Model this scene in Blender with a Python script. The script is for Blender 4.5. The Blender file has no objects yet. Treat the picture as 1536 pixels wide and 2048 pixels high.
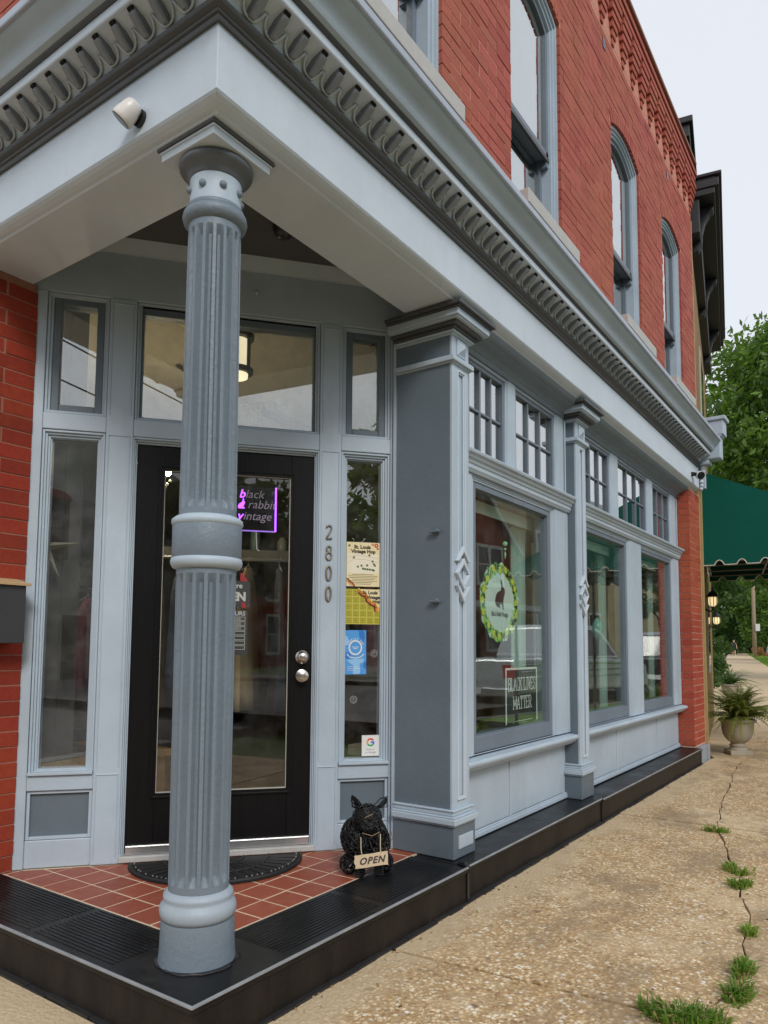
import bpy, math, random
import numpy as np
from mathutils import Vector, Matrix
random.seed(7); RNG = np.random.default_rng(11)
PI = math.pi
SC = bpy.context.scene
COL = SC.collection

# ------------------------------------------------------------------ camera, sky, sun, exposure
CAM_POS = Vector((1.692, -1.479, 1.03))
YAW, PITCH, ROLL = math.radians(35.0), math.radians(4.55), math.radians(0.4)
fw = Vector((-math.sin(YAW)*math.cos(PITCH), math.cos(YAW)*math.cos(PITCH), math.sin(PITCH)))
rt0 = Vector((math.cos(YAW), math.sin(YAW), 0)); up0 = rt0.cross(fw)
rt = rt0*math.cos(ROLL) + up0*math.sin(ROLL); up = rt.cross(fw)
cam_d = bpy.data.cameras.new('camera'); cam = bpy.data.objects.new('camera', cam_d); COL.objects.link(cam)
cam.matrix_world = Matrix(((rt.x, up.x, -fw.x, CAM_POS.x), (rt.y, up.y, -fw.y, CAM_POS.y), (rt.z, up.z, -fw.z, CAM_POS.z), (0, 0, 0, 1)))
cam_d.sensor_width = 36; cam_d.sensor_fit = 'AUTO'
cam_d.lens = 1458*36/2048
cam_d.shift_y = (1178-1024)/2048; cam_d.shift_x = (768-765)/2048
cam_d.clip_start = 0.05; cam_d.clip_end = 2000
SC.camera = cam

SUN_DIR = Vector((0.60, -0.50, 0.62)).normalized()      # towards the sun
W = bpy.data.worlds.new('World'); SC.world = W; W.use_nodes = True
wn, wl = W.node_tree.nodes, W.node_tree.links
wn.clear()
w_out = wn.new('ShaderNodeOutputWorld'); w_bg = wn.new('ShaderNodeBackground')
sky = wn.new('ShaderNodeTexSky'); sky.sky_type = 'NISHITA'; sky.sun_disc = False
sky.sun_elevation = math.asin(SUN_DIR.z); sky.sun_rotation = math.atan2(SUN_DIR.x, SUN_DIR.y)
hs = wn.new('ShaderNodeHueSaturation'); hs.inputs['Saturation'].default_value = 0.25
mx = wn.new('ShaderNodeMixRGB'); mx.inputs['Fac'].default_value = 0.86
mx.inputs['Color2'].default_value = (7.75, 8.15, 8.85, 1)   # thin even cloud over the whole sky
wl.new(sky.outputs[0], hs.inputs['Color']); wl.new(hs.outputs[0], mx.inputs['Color1'])
wl.new(mx.outputs[0], w_bg.inputs['Color']); w_bg.inputs['Strength'].default_value = 0.105
wl.new(w_bg.outputs[0], w_out.inputs['Surface'])
sun_d = bpy.data.lights.new('sun', 'SUN'); sun_d.energy = 1.5; sun_d.angle = math.radians(15); sun_d.color = (1.0, 0.95, 0.88)
sun = bpy.data.objects.new('sun', sun_d); COL.objects.link(sun)
sun.rotation_euler = (-SUN_DIR).to_track_quat('-Z', 'Y').to_euler(); sun.location = (6, -6, 12)
SC.view_settings.view_transform = 'Standard'; SC.view_settings.look = 'None'
SC.view_settings.gamma = 1.0; SC.view_settings.use_curve_mapping = False
SC.view_settings.exposure = 0.12
try:
    SC.cycles.use_denoising = True; SC.cycles.max_bounces = 6; SC.cycles.diffuse_bounces = 3; SC.cycles.glossy_bounces = 3; SC.cycles.transparent_max_bounces = 12
    SC.cycles.caustics_reflective = False; SC.cycles.caustics_refractive = False
    SC.cycles.sample_clamp_indirect = 6
except Exception:
    pass

# ------------------------------------------------------------------ mesh helpers
class MB:
    def __init__(s, T=None): s.v = []; s.f = []; s.T = T
    def add(s, vs, fs):
        n = len(s.v)
        s.v += [tuple(s.T(*p)) if s.T else tuple(p) for p in vs]
        s.f += [tuple(i+n for i in f) for f in fs]
        return s
    def box(s, x0, x1, y0, y1, z0, z1):
        if x1 < x0: x0, x1 = x1, x0
        if y1 < y0: y0, y1 = y1, y0
        if z1 < z0: z0, z1 = z1, z0
        return s.add([(x0,y0,z0),(x1,y0,z0),(x1,y1,z0),(x0,y1,z0),(x0,y0,z1),(x1,y0,z1),(x1,y1,z1),(x0,y1,z1)],
              [(0,3,2,1),(4,5,6,7),(0,1,5,4),(1,2,6,5),(2,3,7,6),(3,0,4,7)])
    def sweep(s, rings, closed=True, cap=True):
        n = len(rings[0]); vs = [p for r in rings for p in r]; fs = []
        m = n if closed else n-1
        for k in range(len(rings)-1):
            for i in range(m):
                j = (i+1) % n
                fs.append((k*n+i, k*n+j, (k+1)*n+j, (k+1)*n+i))
        if cap and closed:
            fs.append(tuple(range(n-1, -1, -1))); b = (len(rings)-1)*n; fs.append(tuple(b+i for i in range(n)))
        return s.add(vs, fs)
    def lathe(s, prof, cx=0, cy=0, n=32, cap=True, a0=0.0):
        rings = [[(cx+r*math.cos(a0+2*PI*i/n), cy+r*math.sin(a0+2*PI*i/n), z) for i in range(n)] for r, z in prof]
        return s.sweep(rings, True, cap)
    def tube(s, pts, r, n=8, closed=False):
        pts = [Vector(p) for p in pts]; rings = []
        rr = r if isinstance(r, (list, tuple)) else [r]*len(pts)
        up_ = None
        for i, p in enumerate(pts):
            a = pts[i-1] if (i or closed) else p; b = pts[(i+1) % len(pts)] if (i < len(pts)-1 or closed) else p
            t = (b-a); t = t.normalized() if t.length > 1e-9 else Vector((0,0,1))
            if up_ is None: up_ = Vector((0,0,1)) if abs(t.z) < .9 else Vector((1,0,0))
            u = t.cross(up_);
            if u.length < 1e-6: u = t.cross(Vector((0,1,0.3)))
            u.normalize(); w = u.cross(t).normalized(); up_ = w
            rings.append([tuple(p + (u*math.cos(2*PI*k/n) + w*math.sin(2*PI*k/n))*rr[i]) for k in range(n)])
        if closed: rings.append(rings[0])
        return s.sweep(rings, True, not closed)
    def sphere(s, c, r, n=14, m=8, sz=1.0, sx=1.0, sy=1.0):
        rings = []
        for k in range(m+1):
            a = -PI/2 + PI*k/m; q = max(math.cos(a), 0.002)
            rings.append([(c[0]+r*sx*q*math.cos(2*PI*i/n), c[1]+r*sy*q*math.sin(2*PI*i/n), c[2]+r*sz*math.sin(a)) for i in range(n)])
        return s.sweep(rings)
    def poly(s, pts, d0, d1, M):
        """extruded outline: pts (u,v); M(u,v,d) -> xyz"""
        n = len(pts)
        vs = [M(u, v, d0) for u, v in pts] + [M(u, v, d1) for u, v in pts]
        fs = [tuple(range(n-1, -1, -1)), tuple(range(n, 2*n))] + [(i, (i+1) % n, n+(i+1) % n, n+i) for i in range(n)]
        return s.add(vs, fs)

WPOS = {}
def mk(name, mb, mat, parent=None, smooth=False, bevel=0, label=None, cat=None, group=None, kind=None, auto=None, recalc=True):
    v = np.array(mb.v, dtype=float)
    if len(v) == 0: return None
    lo, hi = v.min(0), v.max(0); o = Vector(((lo[0]+hi[0])/2, (lo[1]+hi[1])/2, lo[2]))
    me = bpy.data.meshes.new(name); me.from_pydata([tuple(p) for p in (v-np.array(o))], [], mb.f); me.update()
    if recalc and len(mb.f) < 60000:
        import bmesh
        b = bmesh.new(); b.from_mesh(me); bmesh.ops.recalc_face_normals(b, faces=b.faces); b.to_mesh(me); b.free()
    if mat is not None: me.materials.append(mat)
    if smooth:
        me.polygons.foreach_set('use_smooth', [True]*len(me.polygons))
    ob = bpy.data.objects.new(name, me); return place(ob, o, parent, bevel, label, cat, group, kind, smooth, auto)

def place(ob, o, parent=None, bevel=0, label=None, cat=None, group=None, kind=None, smooth=False, auto=None):
    COL.objects.link(ob)
    WPOS[ob.name] = Vector(o)
    if parent is not None:
        ob.parent = parent; ob.location = Vector(o) - WPOS[parent.name]
    else: ob.location = o
    if bevel:
        m = ob.modifiers.new('bevel', 'BEVEL'); m.width = bevel; m.segments = 2; m.limit_method = 'ANGLE'; m.angle_limit = math.radians(40)
    if smooth and auto:
        try:
            ob.data.set_sharp_from_angle(angle=math.radians(auto))
        except Exception: pass
    if label: ob['label'] = label
    if cat: ob['category'] = cat
    if group: ob['group'] = group
    if kind: ob['kind'] = kind
    return ob

def thing(name, loc, label, cat, group=None, kind=None, parent=None):
    ob = bpy.data.objects.new(name, None); ob.empty_display_size = .1
    return place(ob, Vector(loc), parent, 0, label, cat, group, kind)

def inst(ob, off, parent):
    c = ob.copy(); COL.objects.link(c); w = WPOS[ob.name] + Vector(off); WPOS[c.name] = w
    c.parent = parent; c.location = w - (WPOS[parent.name] if parent else Vector()); return c

def text_shape(body, size=1.0, shear=0.0, bold=0.0, align='CENTER', sx=1.0, spacing=1.0):
    cu = bpy.data.curves.new('t', 'FONT'); cu.body = body; cu.size = size; cu.shear = shear; cu.offset = bold
    cu.align_x = align; cu.space_character = spacing; cu.resolution_u = 3
    ob = bpy.data.objects.new('t', cu); COL.objects.link(ob)
    dg = bpy.context.evaluated_depsgraph_get(); me = bpy.data.meshes.new_from_object(ob.evaluated_get(dg))
    vs = [(p.co.x*sx, p.co.y) for p in me.vertices]; fs = [tuple(f.vertices) for f in me.polygons]
    bpy.data.objects.remove(ob); bpy.data.curves.remove(cu); bpy.data.meshes.remove(me)
    return vs, fs
def add_text(mb, M, body, u, v, size, d=0.0, **k):
    vs, fs = text_shape(body, size, **k)
    mb.add([M(u+a, v+b, d) for a, b in vs], fs)

# ------------------------------------------------------------------ materials
def nodes(name):
    m = bpy.data.materials.new(name); m.use_nodes = True
    nt = m.node_tree; nt.nodes.clear()
    out = nt.nodes.new('ShaderNodeOutputMaterial'); b = nt.nodes.new('ShaderNodeBsdfPrincipled')
    nt.links.new(b.outputs[0], out.inputs['Surface'])
    return m, nt, b, out
def N(nt, t, **k):
    n = nt.nodes.new('ShaderNode'+t)
    for a, v in k.items():
        if a in n.inputs: n.inputs[a].default_value = v
        else: setattr(n, a, v)
    return n
def c4(c): return (c[0], c[1], c[2], 1)
def ramp(nt, src, stops):
    r = N(nt, 'ValToRGB'); el = r.color_ramp.elements
    while len(el) < len(stops): el.new(0.5)
    for e, (p, c) in zip(el, stops): e.position = p; e.color = c4(c) if len(c) == 3 else c
    nt.links.new(src, r.inputs['Fac']); return r.outputs['Color']
def mixc(nt, fac, a, b, mode='MIX'):
    m = N(nt, 'MixRGB'); m.blend_type = mode
    for s, v in (('Fac', fac), ('Color1', a), ('Color2', b)):
        if hasattr(v, 'is_output'): nt.links.new(v, m.inputs[s])
        else: m.inputs[s].default_value = v if isinstance(v, (int, float)) else c4(v)
    return m.outputs[0]
def noise(nt, scale, detail=4, rough=.6, vec=None):
    n = N(nt, 'TexNoise'); n.inputs['Scale'].default_value = scale; n.inputs['Detail'].default_value = detail; n.inputs['Roughness'].default_value = rough
    if vec is not None: nt.links.new(vec, n.inputs['Vector'])
    return n.outputs['Fac']
def wpos(nt, sc=(1,1,1)):
    g = N(nt, 'NewGeometry'); m = N(nt, 'Mapping'); m.inputs['Scale'].default_value = sc
    nt.links.new(g.outputs['Position'], m.inputs['Vector']); return m.outputs[0]
def bump(nt, b, h, strength=.3, dist=.01):
    n = N(nt, 'Bump'); n.inputs['Strength'].default_value = strength; n.inputs['Distance'].default_value = dist
    nt.links.new(h, n.inputs['Height']); nt.links.new(n.outputs[0], b.inputs['Normal'])

def paint(name, col, rough=.45, var=.08, grime=.13, bs=.22, chips=True):
    """brushed exterior paint: faint tone drift, fine brush relief, a few worn specks and dust streaks"""
    m, nt, b, o = nodes(name); P = wpos(nt)
    n1 = noise(nt, 2.2, 5, .6, P); n2 = noise(nt, 46, 5, .65, P); n3 = noise(nt, 9, 6, .7, wpos(nt, (1, 1, .22)))
    dk = tuple(c*(1-grime) for c in col); lt = tuple(min(1, c*(1+var)) for c in col)
    c1 = mixc(nt, ramp(nt, n1, [(.35, (0,0,0)), (.7, (1,1,1))]), tuple(c*(1-var) for c in col), lt)
    c2 = mixc(nt, ramp(nt, n3, [(.52, (0,0,0)), (.75, (.55,.55,.55))]), c1, dk)
    cr = noise(nt, 24, 4, .7, P); c2 = mixc(nt, ramp(nt, cr, [(.70, (0,0,0)), (.735, (.45,.45,.45))]), c2, tuple(c*.75 for c in col))
    if chips:
        sp = noise(nt, 120, 3, .6, P)
        c2 = mixc(nt, ramp(nt, sp, [(.70, (0,0,0)), (.76, (.5,.5,.5))]), c2, tuple(c*.62 for c in col))
    vc = N(nt, 'TexVoronoi'); vc.feature = 'DISTANCE_TO_EDGE'; vc.inputs['Scale'].default_value = 34; nt.links.new(P, vc.inputs['Vector'])
    nt.links.new(c2, b.inputs['Base Color'])
    rr = N(nt, 'MapRange'); rr.inputs['To Min'].default_value = rough-.1; rr.inputs['To Max'].default_value = rough+.18
    nt.links.new(n2, rr.inputs['Value']); nt.links.new(rr.outputs[0], b.inputs['Roughness'])
    hm = N(nt, 'Math', operation='MULTIPLY_ADD'); nt.links.new(ramp(nt, vc.outputs['Distance'], [(0, (0,0,0)), (.03, (1,1,1))]), hm.inputs[0]); hm.inputs[1].default_value = .16; nt.links.new(n2, hm.inputs[2])
    bump(nt, b, hm.outputs[0], bs, .007); return m
def plain(name, col, rough=.5, metal=0.0, var=.12, scale=20, bs=0.1, spec=.5):
    m, nt, b, o = nodes(name); P = wpos(nt); n1 = noise(nt, scale, 5, .6, P)
    nt.links.new(mixc(nt, n1, tuple(c*(1-var) for c in col), tuple(min(1, c*(1+var)) for c in col)), b.inputs['Base Color'])
    b.inputs['Roughness'].default_value = rough; b.inputs['Metallic'].default_value = metal
    if 'Specular IOR Level' in b.inputs: b.inputs['Specular IOR Level'].default_value = spec
    if bs: bump(nt, b, noise(nt, scale*6, 3, .6, P), bs, .004)
    return m
def emis(name, col, s):
    m, nt, b, o = nodes(name)
    b.inputs['Base Color'].default_value = c4(col); b.inputs['Emission Color'].default_value = c4(col); b.inputs['Emission Strength'].default_value = s; return m
def glass(name, tint=(.9,.94,.93), r0=.10, dirt=.06, wav=.0):
    """thin window pane: view-angle (Schlick) mirror over clear tinted glass, a little dust"""
    m, nt, b, o = nodes(name); nt.nodes.remove(b)
    g = N(nt, 'NewGeometry'); dot = N(nt, 'VectorMath'); dot.operation = 'DOT_PRODUCT'
    nt.links.new(g.outputs['Incoming'], dot.inputs[0]); nt.links.new(g.outputs['Normal'], dot.inputs[1])
    ab = N(nt, 'Math', operation='ABSOLUTE'); nt.links.new(dot.outputs['Value'], ab.inputs[0])
    om = N(nt, 'Math', operation='SUBTRACT'); om.inputs[0].default_value = 1; nt.links.new(ab.outputs[0], om.inputs[1])
    pw = N(nt, 'Math', operation='POWER'); nt.links.new(om.outputs[0], pw.inputs[0]); pw.inputs[1].default_value = 4.0
    ma = N(nt, 'Math', operation='MULTIPLY_ADD'); nt.links.new(pw.outputs[0], ma.inputs[0]); ma.inputs[1].default_value = 1-r0; ma.inputs[2].default_value = r0
    tr = N(nt, 'BsdfTransparent'); tr.inputs[0].default_value = c4(tint)
    gl = N(nt, 'BsdfGlossy'); gl.inputs['Roughness'].default_value = 0.004; gl.inputs['Color'].default_value = (.96,.98,.97,1)
    if wav:
        bp = N(nt, 'Bump'); bp.inputs['Strength'].default_value = wav; bp.inputs['Distance'].default_value = .05
        nt.links.new(noise(nt, 1.6, 2, .5, wpos(nt, (1, 1, 2.2))), bp.inputs['Height']); nt.links.new(bp.outputs[0], gl.inputs['Normal'])
    df = N(nt, 'BsdfDiffuse'); df.inputs[0].default_value = (.5,.5,.48,1)
    m1 = N(nt, 'MixShader'); nt.links.new(ma.outputs[0], m1.inputs[0]); nt.links.new(tr.outputs[0], m1.inputs[1]); nt.links.new(gl.outputs[0], m1.inputs[2])
    dr = N(nt, 'MapRange'); dr.inputs['From Min'].default_value = .4; dr.inputs['From Max'].default_value = .8; dr.inputs['To Max'].default_value = dirt
    nt.links.new(noise(nt, 7, 6, .7, wpos(nt)), dr.inputs['Value'])
    m2 = N(nt, 'MixShader'); nt.links.new(dr.outputs[0], m2.inputs[0]); nt.links.new(m1.outputs[0], m2.inputs[1]); nt.links.new(df.outputs[0], m2.inputs[2])
    nt.links.new(m2.outputs[0], o.inputs['Surface']); return m
def brickmat(name, a, b_, c_, rough=.8, stain=.25):
    m, nt, b, o = nodes(name); P = wpos(nt)
    g = N(nt, 'NewGeometry'); oi = N(nt, 'ObjectInfo')
    ad = N(nt, 'Math', operation='ADD'); nt.links.new(g.outputs['Random Per Island'], ad.inputs[0]); nt.links.new(oi.outputs['Random'], ad.inputs[1])
    fr = N(nt, 'Math', operation='FRACT'); nt.links.new(ad.outputs[0], fr.inputs[0])
    col = ramp(nt, fr.outputs[0], [(0, a), (.45, b_), (.8, c_), (1, a)])
    big = noise(nt, 1.1, 5, .65, P); fine = noise(nt, 60, 5, .7, P)
    col = mixc(nt, ramp(nt, big, [(.42, (0,0,0)), (.70, (stain*2.4,)*3)]), col, (b_[0]*.92+.02, b_[1]*1.15+.02, b_[2]*.85))
    soot = noise(nt, 2.6, 6, .7, wpos(nt, (1, 1.6, .45))); col = mixc(nt, ramp(nt, soot, [(.54, (0,0,0)), (.74, (stain*1.6,)*3)]), col, tuple(x*.5 for x in a))
    col = mixc(nt, ramp(nt, fine, [(.35, (.35,.35,.35)), (.6, (0,0,0))]), col, tuple(x*.55 for x in a))
    nt.links.new(col, b.inputs['Base Color']); b.inputs['Roughness'].default_value = rough
    b.inputs['Specular IOR Level'].default_value = .25
    bump(nt, b, fine, .22, .004); return m
def leafmat(name, dark, light, trans=.35, rough=.55):
    m, nt, b, o = nodes(name); g = N(nt, 'NewGeometry')
    fa_ = N(nt, 'Math', operation='MULTIPLY_ADD'); nt.links.new(ramp(nt, noise(nt, 1.1, 3, .6, wpos(nt)), [(.38, (0,0,0)), (.62, (1,1,1))]), fa_.inputs[0]); fa_.inputs[1].default_value = .5
    hf = N(nt, 'Math', operation='MULTIPLY'); nt.links.new(g.outputs['Random Per Island'], hf.inputs[0]); hf.inputs[1].default_value = .5; nt.links.new(hf.outputs[0], fa_.inputs[2])
    col = mixc(nt, fa_.outputs[0], dark, light)
    nt.links.new(col, b.inputs['Base Color']); b.inputs['Roughness'].default_value = rough
    t = N(nt, 'BsdfTranslucent'); nt.links.new(mixc(nt, .5, col, (light[0]*1.5, light[1]*1.5, light[2])), t.inputs[0])
    ms = N(nt, 'MixShader'); ms.inputs[0].default_value = trans
    nt.links.new(b.outputs[0], ms.inputs[1]); nt.links.new(t.outputs[0], ms.inputs[2]); nt.links.new(ms.outputs[0], o.inputs['Surface']); return m

MT = {}
MT['light'] = paint('paint_light_grey', (.455,.545,.63))
MT['frieze'] = paint('paint_pale_grey', (.62,.705,.80), .42, .05, .12)
MT['mid'] = paint('paint_mid_grey', (.19,.24,.29), .42, .08, .12, .40)
MT['slate'] = paint('paint_slate', (.135,.175,.21), .4)
MT['sash'] = paint('paint_sash_grey', (.175,.215,.265), .4)
MT['char'] = paint('paint_charcoal', (.075,.078,.083), .4)
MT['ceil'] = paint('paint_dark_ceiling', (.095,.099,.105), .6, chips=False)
MT['cavity_shade'] = plain('cavity_shade_black', (.010,.010,.010), .9)
MT['ring'] = paint('paint_ring_grey', (.37,.44,.51), .42, .08, .15)
MT['echin'] = paint('paint_echinus', (.12,.135,.15), .4)
MT['white'] = paint('paint_white_trim', (.58,.66,.74), .42, .05, .12)
MT['black'] = plain('gloss_black', (.012,.012,.013), .28, var=.3, scale=8, bs=.08)
MT['metal'] = plain('aluminium', (.62,.63,.64), .35, .9, .15, 30, .1)
MT['nickel'] = plain('nickel', (.62,.58,.52), .28, 1.0, .15, 40, .05)
MT['bronze'] = plain('aged_bronze_digit', (.30,.27,.23), .42, .7, .25, 40, .2)
MT['stone'] = plain('limestone_sill', (.50,.49,.47), .85, 0, .14, 12, .3)
MT['tile'] = None
MT['grout'] = plain('grout', (.66,.53,.39), .9, 0, .12, 30, .3)
MT['mortar'] = plain('mortar', (.60,.27,.20), .95, 0, .2, 30, .4)
MT['brick'] = brickmat('red_brick', (.37,.084,.066), (.48,.122,.098), (.42,.128,.086))
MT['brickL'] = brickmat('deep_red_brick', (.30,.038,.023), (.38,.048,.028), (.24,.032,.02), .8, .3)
MT['glass'] = glass('window_glass', (.97,.975,.97), .055, .04)
MT['glass_side'] = glass('sidelight_glass', (.96,.965,.96), .13, .08)
MT['glass_tr'] = glass('transom_glass', (.95,.95,.92), .21, .12)
MT['glass_disp'] = glass('display_glass', (.95,.99,.97), .09, .06, .014)
MT['glass_up'] = glass('upper_glass', (.6,.66,.66), .52, .03, .01)
MT['iron'] = plain('black_iron', (.018,.018,.02), .4, .3, .2, 30, .1)
# tread, tile, door and pavement materials
def tread_mat():
    m, nt, b, o = nodes('black_step_paint'); P = wpos(nt)
    n1 = noise(nt, 5, 6, .65, P); n2 = noise(nt, 70, 4, .6, P)
    col = mixc(nt, ramp(nt, n1, [(.45, (0,0,0)), (.8, (1,1,1))]), (.008,.008,.009), (.026,.026,.026))
    col = mixc(nt, ramp(nt, n2, [(.68, (0,0,0)), (.78, (.6,.6,.6))]), col, (.10,.09,.08))
    nt.links.new(col, b.inputs['Base Color'])
    b.inputs['Specular IOR Level'].default_value = .22
    nt.links.new(ramp(nt, n1, [(.3, (.25,.25,.25)), (.75, (.5,.5,.5))]), b.inputs['Roughness'])
    bump(nt, b, n2, .2, .003); return m
def riser_mat():
    m, nt, b, o = nodes('brown_black_riser'); P = wpos(nt)
    n1 = noise(nt, 7, 6, .7, wpos(nt, (1,1,.4))); n2 = noise(nt, 90, 4, .6, P)
    col = mixc(nt, ramp(nt, n1, [(.4, (0,0,0)), (.8, (1,1,1))]), (.012,.010,.009), (.034,.027,.022))
    nt.links.new(mixc(nt, ramp(nt, n2, [(.66, (0,0,0)), (.75, (.5,.5,.5))]), col, (.12,.10,.08)), b.inputs['Base Color'])
    b.inputs['Roughness'].default_value = .5; b.inputs['Specular IOR Level'].default_value = .2; bump(nt, b, n2, .35, .004); return m
def tile_mat():
    m, nt, b, o = nodes('quarry_tile'); P = wpos(nt); oi = N(nt, 'ObjectInfo')
    col = ramp(nt, oi.outputs['Random'], [(0, (.27,.062,.034)), (.5, (.34,.085,.045)), (1, (.30,.076,.042))])
    n1 = noise(nt, 14, 6, .7, P)
    col = mixc(nt, ramp(nt, n1, [(.5, (0,0,0)), (.8, (.5,.5,.5))]), col, (.45,.20,.13))
    nt.links.new(col, b.inputs['Base Color']); b.inputs['Roughness'].default_value = .5
    bump(nt, b, noise(nt, 90, 4, .6, P), .2, .003); return m
def door_mat():
    m, nt, b, o = nodes('black_door_paint'); P = wpos(nt, (1, 1, .06))
    g = noise(nt, 60, 6, .7, P)
    nt.links.new(mixc(nt, g, (.004,.004,.0045), (.012,.0115,.012)), b.inputs['Base Color'])
    b.inputs['Roughness'].default_value = .36; b.inputs['Specular IOR Level'].default_value = .2; bump(nt, b, g, .6, .006); return m
MT['tread'] = tread_mat(); MT['riser'] = riser_mat(); MT['tile'] = tile_mat(); MT['door'] = door_mat()

B = thing('corner_shop_building', (-.1, .1, 0), 'two-storey red brick corner shop with grey painted storefront', 'building')
# frames of reference
DO = Vector((-1.575, .444, 0)); DE = Vector((.648, .762, 0)); DN = Vector((.762, -.648, 0))
def TD(s, d, z): p = DO + DE*s + DN*d; return (p.x, p.y, z)
YE = 6.95          # end of the cornice
XL = -5.0
Y_END = 7.22       # end wall of the building

def corner_sweep(prof, y_end=YE, x_end=XL):
    """closed (outward, z) profile run round the corner along both street fronts"""
    mb = MB()
    mb.sweep([[(x_end, -o, z) for o, z in prof], [(o, -o, z) for o, z in prof], [(o, y_end, z) for o, z in prof]])
    return mb
def side_sweep(prof, y0, y1): 
    mb = MB(); mb.sweep([[(o, y0, z) for o, z in prof], [(o, y1, z) for o, z in prof]]); return mb

# ---- entablature
SOF = 2.765
fr = [(0, 2.80), (0, 3.035), (-.33, 3.035), (-.33, SOF), (-.05, SOF), (-.045, 2.772), (-.032, 2.776), (-.018, 2.783), (-.006, 2.792)]
frieze = mk('frieze', corner_sweep(fr, 7.05), MT['frieze'], B, bevel=.003)
cornice = mk('cornice', corner_sweep([(.15,3.186),(.168,3.192),(.176,3.206),(.182,3.226),(.196,3.246),(.214,3.258),(.228,3.270),(.234,3.280),(-.05,3.34),(-.05,3.18)]), MT['light'], B, smooth=True, auto=35)
mk('bead_moulding', corner_sweep([(.0,3.02),(.010,3.018),(.015,3.026),(.015,3.034),(.022,3.037),(.024,3.045),(.032,3.047),(.041,3.055),(.044,3.066),(.038,3.074),(.0,3.076)]), MT['char'], cornice, smooth=True, auto=35)
mk('ornament_band', corner_sweep([(.0,3.070),(.030,3.076),(.034,3.090),(.046,3.110),(.072,3.128),(.122,3.142),(.122,3.15),(.0,3.15)]), MT['white'], cornice, smooth=True, auto=50)
mk('fascia', corner_sweep([(.118,3.140),(.134,3.136),(.137,3.141),(.137,3.172),(.130,3.176),(.0,3.176),(.0,3.151),(.118,3.151)]), MT['frieze'], cornice, bevel=.002)
mk('drip_moulding', corner_sweep([(.130,3.172),(.142,3.174),(.148,3.181),(.152,3.189),(.0,3.19),(.0,3.172)]), MT['char'], cornice)
mk('metal_flashing', corner_sweep([(.232,3.276),(.243,3.277),(.246,3.283),(.246,3.312),(.238,3.318),(-.04,3.372),(-.04,3.29),(.232,3.29)]), plain('painted_flashing', (.40,.45,.52), .38, .25, .18, 14, .2), cornice, bevel=.002)
# scrolled modillions with a looped rim under each gap
SIDE = lambda a, o, z: (o, a, z)
FRONT = lambda a, o, z: (-a, -o, z)
def modillion(T):
    mb = MB(T); prof = [(.036,3.083),(.052,3.080),(.066,3.086),(.082,3.098),(.098,3.110),(.110,3.122),(.114,3.134),(.112,3.1435),(.036,3.1435)]
    wid = [.011,.013,.015,.016,.017,.017,.016,.015,.015]
    mb.sweep([[(-w_, o, z) for (o, z), w_ in zip(prof, wid)], [(-w_*.6, o+.006*(i in (1,2,3,4,5)), z-.004*(i in (1,2,3,4,5))) for i, ((o, z), w_) in enumerate(zip(prof, wid))],
              [(w_*.6, o+.006*(i in (1,2,3,4,5)), z-.004*(i in (1,2,3,4,5))) for i, ((o, z), w_) in enumerate(zip(prof, wid))], [(w_, o, z) for (o, z), w_ in zip(prof, wid)]])
    return mb
def swag(T):
    mb = MB(T); pts = []
    for k in range(15):
        t = -1+2*k/14; a = .046*t; h = abs(t)**2.2
        z = 3.081+.040*h; o = .036+.030*h*h+.004
        pts.append((a, o, z))
    q = [T(*p) for p in pts]; m2 = MB(); m2.tube(q, .0052, 6)
    return m2
mod_m = paint('paint_modillion', (.24,.26,.285), .42)
def shade_block(T):  # black block proud of each modillion, painting in the shade of a cavity
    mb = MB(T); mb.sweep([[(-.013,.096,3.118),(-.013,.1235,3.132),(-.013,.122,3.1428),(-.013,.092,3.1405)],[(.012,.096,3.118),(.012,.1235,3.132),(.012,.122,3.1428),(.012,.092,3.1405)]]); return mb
md0 = {}
for nm, T, cnt, st in (('R', SIDE, 69, .095), ('L', FRONT, 48, .10)):
    a = mk('modillion', modillion(T), mod_m, cornice, smooth=True, auto=40); s_ = mk('swag', swag(T), MT['white'], cornice, smooth=True); h_ = mk('modillion_shade_block', shade_block(T), MT['cavity_shade'], cornice)
    for k in range(cnt):
        off = Vector((0, st+k*.0985, 0)) if nm == 'R' else Vector((-(st+k*.0985), 0, 0))
        if k == 0:
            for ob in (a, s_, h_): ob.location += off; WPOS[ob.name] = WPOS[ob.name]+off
            base = off
        else:
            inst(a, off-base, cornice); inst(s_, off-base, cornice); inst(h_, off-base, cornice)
# end block of the cornice
mb = MB(); mb.box(-.04, .235, 6.952, 7.12, 3.10, 3.34); mb.box(-.04, .27, 6.96, 7.16, 3.36, 3.52); mb.box(-.04, .25, 6.965, 7.14, 3.34, 3.36); mb.box(-.04, .295, 6.94, 7.18, 3.52, 3.56)
mb.box(-.04, .06, 7.052, 7.10, 2.80, 3.10); mb.box(-.04, .12, 6.96, 7.12, 3.05, 3.10)
mk('cornice_end_block', mb, MT['light'], cornice, bevel=.006)
mb = MB()
for k in range(7): mb.sphere((.045-.004*k, 7.02+.008*(k % 2), 3.03-.04*k), .028-.0015*k, 10, 6)
mk('end_scroll', mb, MT['white'], cornice, smooth=True)

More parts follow.
